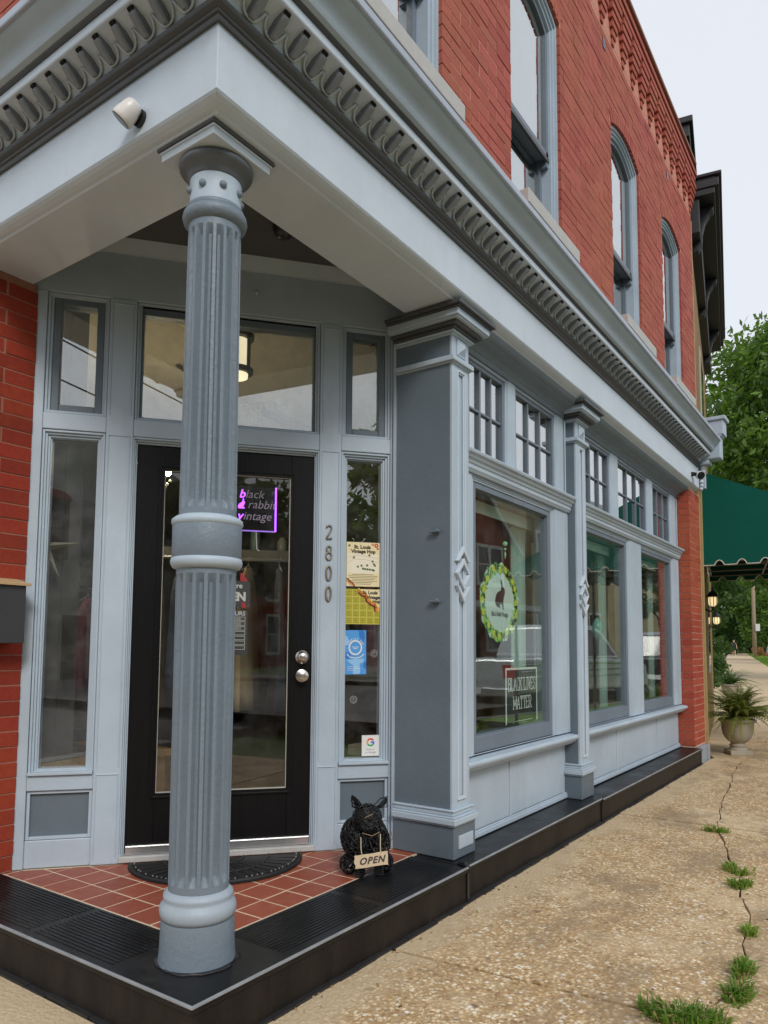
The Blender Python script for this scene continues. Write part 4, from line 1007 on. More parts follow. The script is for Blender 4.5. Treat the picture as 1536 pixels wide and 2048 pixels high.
mb = MB(); add_text(mb, Q, 'Review us', u0, .489, .011, .0008); add_text(mb, Q, 'on Google', u0, .473, .0135, .0008); mk('lettering', mb, plain('sticker_grey', (.25,.26,.28), .6), t)
# suction hooks
clr = plain('clear_plastic', (.62,.62,.60), .2, 0, .1, 20, 0)
for (s, z, lb) in ((1.598, .995, 'clear suction hook beside the blue flyer'), (1.487, .752, 'clear suction hook low on the right side light')):
    t = thing('suction_hook', TD(s, -.07, z), lb, 'hook'); mb = MB()
    for r in (.019, .013): mb.tube([TD(s+r*math.cos(2*PI*k/20), -.0605, z+r*math.sin(2*PI*k/20)) for k in range(20)], .0016, 5, True)
    mk('cup', mb, clr, t); mb = MB(); mb.tube([TD(s, -.062, z+.004), TD(s, -.075, z), TD(s, -.08, z-.012), TD(s, -.07, z-.016)], .002, 6); mb.sphere(TD(s, -.066, z), .006, 8, 6); mk('stem', mb, MT['metal'], t)

# ---- behind the door glass
VIO = emis('violet_led', (.40,.08,1.0), 2.6); VIO2 = emis('violet_dim', (.34,.18,.75), .7)
t = thing('neon_sign', TD(.98, -.10, 1.62), 'dark acrylic black rabbit vintage sign edged with violet light', 'sign')
NQ = lambda u, v, d: TD(u, -.105+d, v)
mb = MB(); mb.poly([(.80,1.632),(1.062,1.632),(1.062,1.868),(.80,1.868)], 0, .005, NQ); mk('panel', mb, plain('black_acrylic', (.012,.010,.014), .15, 0, .1, 10, 0), t, bevel=.002)
mb = MB(); mb.tube([NQ(.80,1.632,.003), NQ(1.062,1.632,.003)], .004, 6); mk('lower_edge', mb, VIO2, t)
mb = MB(); mb.tube([NQ(1.064,1.632,.003), NQ(1.064,1.75,.003), NQ(1.064,1.868,.003)], .0055, 6); mk('lit_edge', mb, VIO, t)
mb = MB(); add_text(mb, NQ, 'lack', .952, 1.806, .062, .0065, shear=.25); add_text(mb, NQ, 'rabbit', .990, 1.752, .062, .0065, shear=.25); add_text(mb, NQ, 'intage', .968, 1.690, .062, .0065, shear=.25); mk('lettering', mb, plain('etched_letters', (.46,.38,.52), .5), t)
mb = MB(); add_text(mb, NQ, 'b', .888, 1.806, .062, .0068, shear=.25, bold=.0012); add_text(mb, NQ, 'v', .878, 1.690, .062, .0068, shear=.25, bold=.0012)
rab = [(-.022,0),(.016,0),(.016,.008),(.008,.010),(.012,.022),(.016,.030),(.019,.040),(.012,.046),(.012,.058),(.006,.066),(.003,.052),(.002,.044),(-.006,.036),(-.018,.028),(-.025,.014)]
mb.poly([(.888+.85*a, 1.748+.85*b_) for a, b_ in rab], .006, .0075, NQ); mk('lit_letter', mb, VIO, t)
mb = MB(); mb.tube([NQ(.965,1.632,0), NQ(.967,1.60,-.01), NQ(.972,1.54,-.02), NQ(.985,1.53,-.02)], .003, 6); mk('cable', mb, WHITE, t)
# lettered window cards
t = thing('open_card', TD(.89, -.05, 1.22), 'small dark card with red corners and white letters ending in N', 'sign')
CQ = lambda u, v, d: TD(u, -.054+d, v)
GRY = plain('card_grey', (.055,.058,.06), .6, 0, .1, 20, 0)
mb = MB(); mb.poly([(.68,1.228),(.936,1.228),(.936,1.362),(.68,1.362)], -.001, 0, CQ); mk('card', mb, GRY, t)
mb = MB(); mb.poly([(.885,1.362),(.925,1.362),(.895,1.405),(.885,1.40)], -.001, .0006, CQ); mb.poly([(.894,1.228),(.92,1.222),(.91,1.25),(.896,1.255)], 0, .0006, CQ); mk('red_corner', mb, plain('card_red', (.55,.02,.03), .5), t)
mb = MB(); add_text(mb, CQ, "We're", .897, 1.326, .036, .0008, bold=.001, align='RIGHT'); add_text(mb, CQ, 'OPEN', .916, 1.262, .060, .0008, bold=.003, align='RIGHT'); mk('lettering', mb, WHITE, t)
t = thing('hours_card', TD(.89, -.05, .98), 'dark card headed HOURS with white ruled boxes', 'sign')
mb = MB(); mb.poly([(.70,.985),(.926,.985),(.926,1.212),(.70,1.212)], -.001, 0, CQ); mk('card', mb, GRY, t)
mb = MB(); add_text(mb, CQ, 'HOURS', .915, 1.186, .030, .0008, bold=.0006, align='RIGHT')
for k in range(7):
    z0 = 1.160-.0245*k
    strip(mb, CQ, [(.72, z0), (.914, z0), (.914, z0+.018), (.72, z0+.018), (.72, z0)], .002)
    if k < 3: add_text(mb, CQ, ('CLOSED', 'CLOSED', 'BY APPOINTMENT')[k], .895, z0+.0035, .0155, .0008, align='RIGHT')
mk('lettering', mb, WHITE, t)

# ---- pendant lantern, dried flower swag behind the transom
t = thing('pendant_lantern', TD(.80, -.55, 2.30), 'lit black cage pendant lantern hanging behind the transom glass', 'lantern')
lp = Vector(TD(.868, -.42, 0)); LX, LY = lp.x, lp.y
mb = MB(); mb.lathe([(.052,2.48),(.055,2.50),(.055,2.70),(.052,2.72)], LX, LY, 24); mk('shade', mb, emis('lantern_glow', (1.0,.88,.60), 1.25), t, smooth=True, auto=40)
mb = MB(); mb.lathe([(.080,2.460),(.088,2.468),(.088,2.494),(.06,2.498)], LX, LY, 28); mb.lathe([(.06,2.700),(.088,2.704),(.090,2.735),(.05,2.752),(.02,2.768),(.012,2.80),(.003,2.81)], LX, LY, 28)
for k in range(6):
    a = 2*PI*k/6+.2; mb.tube([(LX+.068*math.cos(a), LY+.068*math.sin(a), z) for z in (2.475, 2.72)], .0085, 6)
mb.tube([(LX, LY, 2.80), (LX, LY, 2.84)], .006, 8); mk('cage', mb, MT['iron'], t, smooth=True, auto=40)
mb = MB(); mb.lathe([(.048,2.428),(.056,2.434),(.058,2.466),(.04,2.468)], LX, LY, 24); mk('lower_glass', mb, emis('lantern_glow_low', (1.0,.88,.60), 1.6), t, smooth=True, auto=40)
for ch in t.children:
    ch.scale = (1, 1, .84); wz = WPOS[ch.name].z; ch.location.z += 2.56+(wz-2.428)*.84-wz
def swag_stem(pts, mat, name, t, r=.012):
    mb = MB(); rg = random.Random(3)
    for k in range(26):
        o_ = [Vector((rg.uniform(-r, r), rg.uniform(-r, r), rg.uniform(-r, r)))*(1+1.6*i/len(pts)) for i in range(len(pts))]; mb.tube([Vector(p)+q for p, q in zip(pts, o_)], .003, 4)
    mk(name, mb, mat, t)
t = thing('dried_flower_broom', TD(1.08, -.16, 2.18), 'bundle of dried stems with cream blossoms behind the transom', 'decoration')
swag_stem([TD(.90,-.16,2.35), TD(1.0,-.16,2.30), TD(1.12,-.16,2.25), TD(1.24,-.16,2.18)], plain('dried_stem', (.30,.22,.18), .9), 'stems', t, .018)
mb = MB(); rg = random.Random(8)
for (s, z, r) in ((.94,2.235,.034), (.985,2.228,.032), (.955,2.262,.03), (1.05,2.325,.03), (1.085,2.33,.034), (1.115,2.315,.03), (1.02,2.318,.026)):
    for k in range(6): a = k*1.05; mb.sphere(TD(s+r*.5*math.cos(a), -.125+rg.uniform(-.01,.01), z+r*.5*math.sin(a)), r*.52, 8, 6)
mk('blossoms', mb, plain('cream_petal', (.80,.74,.58), .8), t, smooth=True)
mb = MB()
for (s, z, dx, dz) in ((.955,2.30,-.02,.07), (.975,2.29,.015,.05), (.90,2.30,-.03,.05), (.92,2.27,-.045,.04)): mb.tube([TD(s,-.14,z), TD(s+dx*.6,-.14,z+dz*.6), TD(s+dx,-.14,z+dz)], [.006,.014,.003], 6)
mk('leaves', mb, plain('ochre_leaf', (.62,.36,.12), .8), t)
t = thing('suction_hook', TD(.955, -.07, 2.30), 'round clear hook on the transom glass by the dried flowers', 'hook')
mb = MB()
for r in (.017, .010): mb.tube([TD(.957+r*math.cos(2*PI*k/20), -.067, 2.338+r*math.sin(2*PI*k/20)) for k in range(20)], .002, 5, True)
mk('cup', mb, clr, t)
t = thing('dried_reed_bundle', TD(.55, -.16, 2.42), 'short bound bundle of straw at the left of the transom', 'decoration')
swag_stem([TD(.545,-.16,2.50), TD(.60,-.16,2.475), TD(.70,-.16,2.44)], plain('straw', (.58,.40,.28), .9), 'straw', t, .012)

# ---- left side light: folded star, white box
t = thing('paper_star', TD(.0, -.13, 1.45), 'pale folded metal star hanging in the left side light', 'decoration')
mb = MB(); cs = (-.062, 1.510); pts5 = []
for k in range(10):
    a = math.radians(9)+2*PI*k/10; r = .165 if k % 2 == 0 else .034; pts5.append((cs[0]+r*math.cos(a), cs[1]+r*math.sin(a)))
vs = [TD(u, -.13, v) for u, v in pts5]+[TD(cs[0], -.095, cs[1]), TD(cs[0], -.165, cs[1])]
mb.add(vs, [(k, (k+1) % 10, 10) for k in range(10)]+[((k+1) % 10, k, 11) for k in range(10)]); mk('facets', mb, plain('pale_metal', (.52,.50,.40), .45, .3, .2, 12, .1), t)
mb = MB(); mb.tube([TD(-.062,-.13,1.65), TD(-.062,-.13,2.03)], .0015, 4); mk('thread', mb, WHITE, t)

t = thing('chandelier', TD(.30, -1.0, 1.85), 'lit crystal chandelier inside at the upper left of the door', 'lamp')
cp = Vector(TD(.30, -1.0, 0)); blb = emis('chandelier_bulb', (1.0,.86,.60), 95); crys = plain('crystal', (.62,.60,.52), .12, .2, .2, 30, 0)
mb = MB(); mb.tube([(cp.x, cp.y, 2.0), (cp.x, cp.y, 2.9)], .01, 8); mb.lathe([(.01,2.02),(.06,2.03),(.03,2.08),(.015,2.16)], cp.x, cp.y, 14); mk('stem', mb, MT['nickel'], t, smooth=True)
for k in range(6):
    a = 2*PI*k/6+.3; e = (cp.x+.20*math.cos(a), cp.y+.20*math.sin(a), 2.12); mb = MB(); mb.tube([(cp.x, cp.y, 2.06), (cp.x+.10*math.cos(a), cp.y+.10*math.sin(a), 2.02), e], .006, 6); mk('arm', mb, MT['nickel'], t); mb = MB(); mb.sphere((e[0], e[1], 2.15), .022, 10, 6, 1.4); mk('bulb', mb, blb, t)
mb = MB()
for k in range(60):
    a = k*.7; r = .20*(1-(k % 10)/11); mb.sphere((cp.x+r*math.cos(a), cp.y+r*math.sin(a), 2.06-.024*(k % 10)), .012, 6, 4)
mk('crystals', mb, crys, t)
t = thing('lettering_backboard', (-.60, 4.1, .46), 'added pale grey screen behind the middle window lettering', 'backboard')
mb = MB(); mb.sweep([[(-.62, 3.90, .462), (-.55, 4.32, .462), (-.565, 4.32, .462), (-.635, 3.90, .462)], [(-.62, 3.90, 1.86), (-.55, 4.32, 1.86), (-.565, 4.32, 1.86), (-.635, 3.90, 1.86)]]); mk('panel', mb, plain('backboard_grey', (.62,.63,.60), .9), t)  # pale board added so the lettering shows, in place of a grey reflection
# ---- shop stock: rails with garments, shelf, bench
GARM = [(.58,.42,.14),(.14,.17,.26),(.46,.10,.07),(.58,.45,.27),(.10,.11,.14),(.30,.33,.22),(.72,.64,.54),(.38,.14,.24),(.16,.30,.33),(.50,.25,.13)]
GM = [plain('fabric_%d' % i, c_, .9, 0, .2, 14, .2) for i, c_ in enumerate(GARM)]
def rail(a, b_, z, label):
    t = thing('clothes_rail', (a[0], a[1], 0), label, 'clothes rail'); mb = MB(); mb.tube([(a[0],a[1],z),(b_[0],b_[1],z)], .013, 10)
    mk('bar', mb, MT['metal'], t)
    for p in (a, b_):
        mb = MB(); mb.tube([(p[0],p[1],-.05),(p[0],p[1],z)], .012, 10); mb.box(p[0]-.2,p[0]+.2,p[1]-.02,p[1]+.02,-.054,-.03); mk('post', mb, MT['metal'], t)
def garment(p, ang, w_, h_, mi, label):
    t = thing('garment', (p[0], p[1], p[2]-h_), label, 'clothing', 'clothes on the shop rails'); ex, ey = math.cos(ang), math.sin(ang)
    mb = MB(); rings = []; rg = random.Random(int(p[0]*1000+p[1]*777)); ph = rg.uniform(0, 6)
    for i in range(9):
        q = i/8; hw = w_/2*(.25+.75*min(1, q*6)) * (1+.12*q); dp = .022+.035*q; z = p[2]-.04-h_*q
        rings.append([(p[0]+ex*hw*math.cos(a)-ey*dp*(math.sin(a)+.35*q*math.sin(5*a+ph)), p[1]+ey*hw*math.cos(a)+ex*dp*(math.sin(a)+.35*q*math.sin(5*a+ph)), z) for a in [2*PI*k/20 for k in range(20)]])
    mb.sweep(rings); mk('cloth', mb, GM[mi % 10], t, smooth=True)
    mb = MB(); mb.tube([(p[0]-ex*w_*.4,p[1]-ey*w_*.4,p[2]-.07),(p[0],p[1],p[2]-.02),(p[0],p[1],p[2]+.02),(p[0]+.012,p[1],p[2]+.04)], .003, 5); mb.tube([(p[0]+ex*w_*.4,p[1]+ey*w_*.4,p[2]-.07),(p[0],p[1],p[2]-.02)], .003, 5); mk('hanger', mb, WHITE, t)
A0, A1 = Vector((-2.40, 1.48, 0)), Vector((-1.10, 2.98, 0)); rail(A0, A1, 1.62, 'metal clothes rail with garments seen through the door glass')
colw = ['ochre','navy','brick red','tan','charcoal','olive','cream','plum','teal','rust']
for k in range(9):
    q = (k+.6)/9.4; p = A0.lerp(A1, q); garment((p.x, p.y, 1.60), 2.2+random.uniform(-.25,.25), .42, random.choice((.7,.8,.95)), k, '%s garment on the rail behind the door, %s from the left' % (colw[k], ['first','second','third','fourth','fifth','sixth','seventh','eighth','ninth'][k]))
A2, A3 = Vector((-4.2, 1.4, 0)), Vector((-2.95, 2.0, 0)); rail(A2, A3, 1.45, 'metal clothes rail seen through the left side light')
for k in range(5):
    p = A2.lerp(A3, (k+.6)/5.4); garment((p.x, p.y, 1.43), 2.0+random.uniform(-.3,.3), .40, .75, k+4, '%s garment on the rail behind the left side light' % colw[k+4])
t = thing('wall_shelf', (-1.9, 3.6, 1.70), 'long grey shelf with jars above the clothes rail', 'shelf'); sx = DE
mb = MB(TD); mb.box(.35, 2.3, -2.45, -2.15, 1.72, 1.80); mk('board', mb, plain('shelf_grey', (.30,.29,.26), .7), t)
for k in range(7):
    s = .7+.22*k; mb = MB(); h_ = .10+.03*(k % 3); o_ = TD(s, -2.3, 0); mb.lathe([(.035,1.802),(.04,1.81),(.04,1.80+h_),(.025,1.81+h_),(.025,1.83+h_)], o_[0], o_[1], 14)
    q = mk('jar', mb, plain('jar_%d' % k, [(.4,.4,.38),(.3,.2,.12),(.2,.3,.3)][k % 3], .3), None, smooth=True, label=['first','second','third','fourth','fifth','sixth','seventh'][k]+' jar from the left on the grey shelf inside', cat='jar', group='jars on the shop shelf')
t = thing('wooden_bench', (-2.2, 1.35, 0), 'low wooden bench inside behind the left side light', 'bench')
mb = MB(); mb.box(-2.7, -1.95, 1.28, 1.52, .36, .40); mk('seat', mb, plain('bench_wood', (.40,.24,.11), .6, 0, .25, 12, .1), t, bevel=.004)
for x in (-2.62, -2.03):
    mb = MB(); mb.box(x-.02, x+.02, 1.31, 1.49, -.054, .36); mk('leg', mb, plain('bench_wood_leg', (.36,.21,.10), .6), t)

# ---- display windows: wreath sign, lettering, shades, curtains, plants
t = thing('rabbit_wreath_sign', TX(2.63, 1.07, -.02), 'mint oval sign with black rabbit inside a lemon wreath', 'sign')
ky, kz = lambda u: -1.479+(u+1.479)*.970, lambda v: 1.03+(v-1.03)*.970
WQ = lambda u, v, d: TX(ky(u), kz(v), -.022+d)
MINT = plain('mint_card', (.80,.97,.90), .6, 0, .03, 20, 0)
rg = random.Random(12); cy_, cz_ = 2.632, 1.312; ra, rb_ = .262, .236; o_ = []
for k in range(72):
    a = 2*PI*k/72; s_ = 1+.035*math.sin(9*a+.6)+.03*math.sin(14*a)+rg.uniform(-.012, .012); o_.append((cy_+ra*s_*math.cos(a), cz_+rb_*s_*math.sin(a)))
mb = MB(); mb.poly(o_, -.003, 0, WQ); mk('card', mb, MINT, t)
def leafpoly(mb, Q, u, v, a, L, w_, d):
    ca, sa = math.cos(a), math.sin(a)
    mb.poly([(u+ca*x-sa*y, v+sa*x+ca*y) for x, y in ((-L/2,0),(-L*.15,w_/2),(L*.2,w_*.42),(L/2,0),(L*.2,-w_*.42),(-L*.15,-w_/2))], 0, d, Q)
for nm, col_, cnt, L, w_, d in (('green_leaves', (.22,.66,.14), 150, .056, .024, .0008), ('lime_leaves', (.52,.88,.16), 120, .05, .024, .0011), ('dark_leaves', (.04,.24,.11), 40, .042, .017, .0014)):
    mb = MB()
    for k in range(cnt):
        a = rg.uniform(0, 2*PI); q = rg.uniform(.80, .985); leafpoly(mb, WQ, cy_+ra*q*math.cos(a), cz_+rb_*q*math.sin(a), rg.uniform(0, 6.28), L, w_, d)
    mk(nm, mb, plain(nm, col_, .6, 0, .15, 60, 0), t)
for k in range(16):
    a = 2*PI*k/16+rg.uniform(-.08,.08); q = rg.uniform(.84, .95); mb = MB(); leafpoly(mb, WQ, cy_+ra*q*math.cos(a), cz_+rb_*q*math.sin(a), rg.uniform(0, 6.28), .052, .042, .002); mk('lemon', mb, plain('lemon_print', (.82,.88,.08), .6, 0, .15, 80, 0) if k == 0 else bpy.data.materials['lemon_print'], t)
RB = [(-.050,.0),(-.01,-.012),(.012,-.010),(.006,.002),(.002,.010),(.022,.022),(.036,.010),(.046,-.020),(.060,-.022),(.058,-.008),(.056,.03),(.062,.060),(.074,.082),(.082,.104),(.080,.122),(.064,.138),(.048,.144),(.042,.170),(.026,.192),(.016,.196),(.018,.172),(.024,.148),(.026,.132),(.016,.112),(-.012,.106),(-.042,.090),(-.062,.062),(-.068,.026)]
mb = MB(); mb.poly([(cy_-.005+u*.92, cz_-.025+v*.86) for u, v in RB], .0002, .0012, WQ); mk('rabbit', mb, plain('rabbit_print', (.018,.012,.010), .6, 0, .1, 20, 0), t)
mb = MB(); add_text(mb, WQ, 'Black Rabbit Vintage', cy_-.005, cz_-.088, .042, .0012, sx=.66, shear=.15, bold=.0004); mk('lettering', mb, INK, t)

t = thing('window_decal', TX(2.93, .56, 0), 'white ruled BLACK LIVES MATTER decal low in the nearest window', 'decal')
BQ = lambda u, v, d: TX(ky(u), kz(v), -.0075+d)
mb = MB(); VN = plain('vinyl_white', (.90,.95,.92), .5, 0, .05, 20, 0); Y0, Y1, Z0, Z1 = 2.672, 3.158, .556, .905
mb.poly([(Y0,Z0),(Y0+.016,Z0),(Y0+.016,Z1),(Y0,Z1)], 0, .0006, BQ); mb.poly([(Y1-.016,Z0),(Y1,Z0),(Y1,Z1),(Y1-.016,Z1)], 0, .0006, BQ); mb.poly([(Y0+.016,Z1-.014),(Y1-.016,Z1-.014),(Y1-.016,Z1),(Y0+.016,Z1)], 0, .0006, BQ); mb.poly([(Y0+.14,.566),(Y0+.40,.566),(Y0+.40,.569),(Y0+.14,.569)], 0, .0006, BQ)
mk('border', mb, VN, t)
mb = MB(); mb.poly([(Y0+.004,Z0),(Y1-.004,Z0),(Y1-.004,Z1-.004),(Y0+.004,Z1-.004)], -.012, -.006, BQ); mk('dark_board', mb, plain('dark_board', (.018,.026,.027), .6), t)
SL = {'B': [[(0,0),(0,1)],[(0,1),(.42,1),(.55,.88),(.55,.66),(.42,.53),(0,.53)],[(.42,.53),(.58,.42),(.58,.14),(.44,0),(0,0)]], 'L': [[(0,1),(0,0),(.5,0),(.5,.22)]], 'A': [[(-.05,0),(.28,1),(.6,0)],[(.08,.34),(.47,.34)]],
  'C': [[(.55,.72),(.55,.88),(.42,1),(.14,1),(0,.85),(0,.15),(.14,0),(.42,0),(.55,.14),(.55,.28)]], 'K': [[(0,0),(0,1)],[(.56,1),(.02,.45)],[(.2,.6),(.58,0)]], 'I': [[(.1,0),(.1,1)]], 'V': [[(-.05,1),(.27,0),(.6,1)]],
  'E': [[(.52,1),(0,1),(0,0),(.52,0)],[(0,.52),(.36,.52)],[(.52,1),(.52,.82)],[(.52,0),(.52,.18)]], 'S': [[(.52,.74),(.52,.88),(.4,1),(.14,1),(0,.87),(0,.68),(.12,.56),(.42,.46),(.54,.34),(.54,.13),(.4,0),(.13,0),(0,.13),(0,.27)]],
  'M': [[(0,0),(0,1),(.38,.2),(.76,1),(.76,0)]], 'T': [[(.28,0),(.28,1)],[(-.04,.8),(-.04,1),(.6,1),(.6,.8)]], 'R': [[(0,0),(0,1)],[(0,1),(.42,1),(.55,.88),(.55,.62),(.42,.5),(0,.5)],[(.3,.5),(.58,0)]]}
FEET = {'B': [(0,0),(0,1)], 'L': [(0,1),(0,0)], 'A': [(-.05,0),(.6,0)], 'K': [(0,0),(0,1),(.56,1),(.58,0)], 'I': [(.1,0),(.1,1)], 'V': [(-.05,1),(.6,1)], 'E': [(0,0),(0,1)], 'M': [(0,0),(0,1),(.76,0),(.76,1)], 'T': [(.28,0)], 'R': [(0,0),(0,1),(.58,0)], 'C': [], 'S': []}
WID = {'I': .2, 'M': .76, 'A': .56, 'V': .56}
def slab_text(mb, Q, body, u0, u1, v0, h_, wt):
    tot = sum(WID.get(ch, .54)+.24 if ch != ' ' else .45 for ch in body)-.24; k = (u1-u0)/tot; u = u0
    for ch in body:
        if ch == ' ': u += .45*k; continue
        for pl_ in SL[ch]: strip(mb, Q, [(u+a*k, v0+b_*h_) for a, b_ in pl_], wt, .0008)
        for a, b_ in FEET[ch]: strip(mb, Q, [(u+a*k-wt*.95, v0+b_*h_), (u+a*k+wt*.95, v0+b_*h_)], wt*.8, .001)
        u += (WID.get(ch, .54)+.24)*k
mb = MB(); slab_text(mb, BQ, 'BLACK LIVES', 2.712, 3.128, .762, .078, .0072); slab_text(mb, BQ, 'MATTER', 2.785, 3.055, .645, .076, .0076); mk('lettering', mb, VN, t)

t = thing('window_lettering', TX(4.4, 1.5, 0), 'black script Black Rabbit Vintage on the second display window', 'lettering')
mb = MB(); add_text(mb, BQ, 'Black Rabbit', 4.27, 1.628, .155, 0, sx=.78, shear=.12); add_text(mb, BQ, 'Vintage', 4.16, 1.520, .155, 0, sx=.78, shear=.12); mk('script', mb, INK, t)
SHD = plain('mint_shade', (.78,.93,.84), .8, 0, .08, 6, .1)
for i, (a, b_, lb) in enumerate(((2.06, 3.20, 'mint roller shade at the top of the nearest window'), (3.86, 4.88, 'mint roller shade at the top of the middle window'), (5.36, 6.43, 'mint roller shade at the top of the farthest window'))):
    t = thing('roller_shade', (-.33, a, 1.86), lb, 'shade', 'shades in the display windows')
    mb = MB(); mb.box(-.335, -.330, a, b_, 1.845, 1.915); mb.tube([(-.333, a, 1.847), (-.333, b_, 1.847)], .008, 8); mk('cloth', mb, SHD, t)
CUR = plain('mint_curtain', (.46,.62,.56), .9, 0, .12, 8, .1)
for i, (a, b_, lb) in enumerate(((3.00, 3.20, 'grey-green curtain at the right of the nearest window'), (4.76, 4.92, 'grey-green curtain at the right of the middle window'), (6.31, 6.46, 'grey-green curtain at the right of the farthest window'))):
    mb = MB(); K = 24; fr_ = []; bk = []
    for k in range(K+1): y = a+(b_-a)*k/K; x = -.39+.018*math.sin(k*1.5); fr_.append((x, y)); bk.append((x-.004, y))
    o_ = fr_+bk[::-1]; mb.sweep([[(x, y, .46) for x, y in o_], [(x, y, 1.84) for x, y in o_]])
    mk('curtain', mb, CUR, None, label=lb, cat='curtain', group='curtains in the display windows', smooth=True, auto=60)
def cluster(name, c_, n, L, w_, mat, label, cat, up_=.6, seed=1, pot=None):
    t = thing(name, c_, label, cat); rg = random.Random(seed); mb = MB()
    for k in range(n):
        a = rg.uniform(0, 2*PI); e = rg.uniform(.25, 1.4)*up_; ll = L*rg.uniform(.6, 1.15); d = Vector((math.cos(a)*math.cos(e), math.sin(a)*math.cos(e), math.sin(e)+.15)); sd = Vector((-math.sin(a), math.cos(a), 0))*w_/2
        p0 = Vector(c_)+Vector((0, 0, .02)); p1 = p0+d*ll*.55; p2 = p0+d*ll+Vector((0, 0, -ll*.28)); 
        mb.add([p0-sd*.4, p0+sd*.4, p1+sd, p1-sd, p2], [(0,1,2,3), (3,2,4)])
    mk('leaves', mb, mat, t)
    if pot: mb = MB(); mb.lathe([(.03,c_[2]),(.045,c_[2]+.005),(.055,c_[2]+.05),(.05,c_[2]+.05)], c_[0], c_[1], 16); mk('pot', mb, pot, t, smooth=True, auto=40)
    return t
L1 = leafmat('display_leaf', (.10,.22,.04), (.40,.45,.12)); L2_ = leafmat('mint_flower', (.35,.70,.50), (.60,.90,.72), .2); L3 = leafmat('yellow_grass', (.35,.32,.08), (.60,.52,.22))
WHP = plain('white_pot', (.6,.62,.6), .4)
cluster('display_plant', (-.42, 2.36, .465), 46, .17, .02, L3, 'pale grassy plant at the foot of the nearest window', 'plant', seed=3, pot=WHP)
cluster('display_plant', (-.44, 2.55, .465), 24, .21, .035, L1, 'leafy green plant in the nearest display window', 'plant', seed=4, pot=WHP)
cluster('artificial_flower', (-.40, 4.25, .465), 40, .10, .06, L2_, 'mint fabric flower on the middle window stage', 'flower', .9, 5)
cluster('display_plant', (-.42, 5.95, .465), 50, .26, .03, L1, 'yellow-green plant at the foot of the farthest window', 'plant', seed=6, pot=WHP)
t = thing('hanging_ornament', (-.36, 4.62, 1.10), 'pale green teardrop ornament on a thread in the middle window', 'ornament')
mb = MB(); mb.lathe([(.003,1.10),(.035,1.13),(.055,1.18),(.04,1.24),(.012,1.28),(.003,1.29)], -.36, 4.62, 14); mk('teardrop', mb, plain('sea_glass', (.30,.62,.52), .25), t, smooth=True); mb = MB(); mb.tube([(-.36,4.62,1.29),(-.36,4.60,1.84)], .002, 4); mk('thread', mb, L3, t)
t = thing('suncatcher', (-.34, 2.80, 1.62), 'tiny green glass suncatcher hanging above the wreath sign', 'ornament')
mb = MB(); mb.sphere((-.34,2.80,1.70), .016, 10, 6); mb.sphere((-.34,2.80,1.665), .009, 8, 6); mb.lathe([(.002,1.60),(.008,1.63),(.002,1.65)], -.34, 2.80, 8); mk('beads', mb, emis('glow_bead', (.35,.75,.45), .15), t, smooth=True); mb = MB(); mb.tube([(-.34,2.80,1.72),(-.335,2.78,1.84)], .0015, 4); mk('thread', mb, INK, t)  # beads given a faint glow, standing in for light through the glass
t = thing('display_armchair', (-.72, 4.35, .46), 'dusty pink cushioned seat on the middle window stage', 'chair')
mb = MB(); mb.box(-.93, -.55, 4.1, 4.75, .462, .56); mk('cushion', mb, plain('pink_cushion', (.42,.22,.20), .9), t, bevel=.03)
mb = MB(); mb.box(-.94, -.86, 4.08, 4.77, .50, .95); mk('backrest', mb, plain('dark_back', (.06,.04,.05), .8), t, bevel=.03)
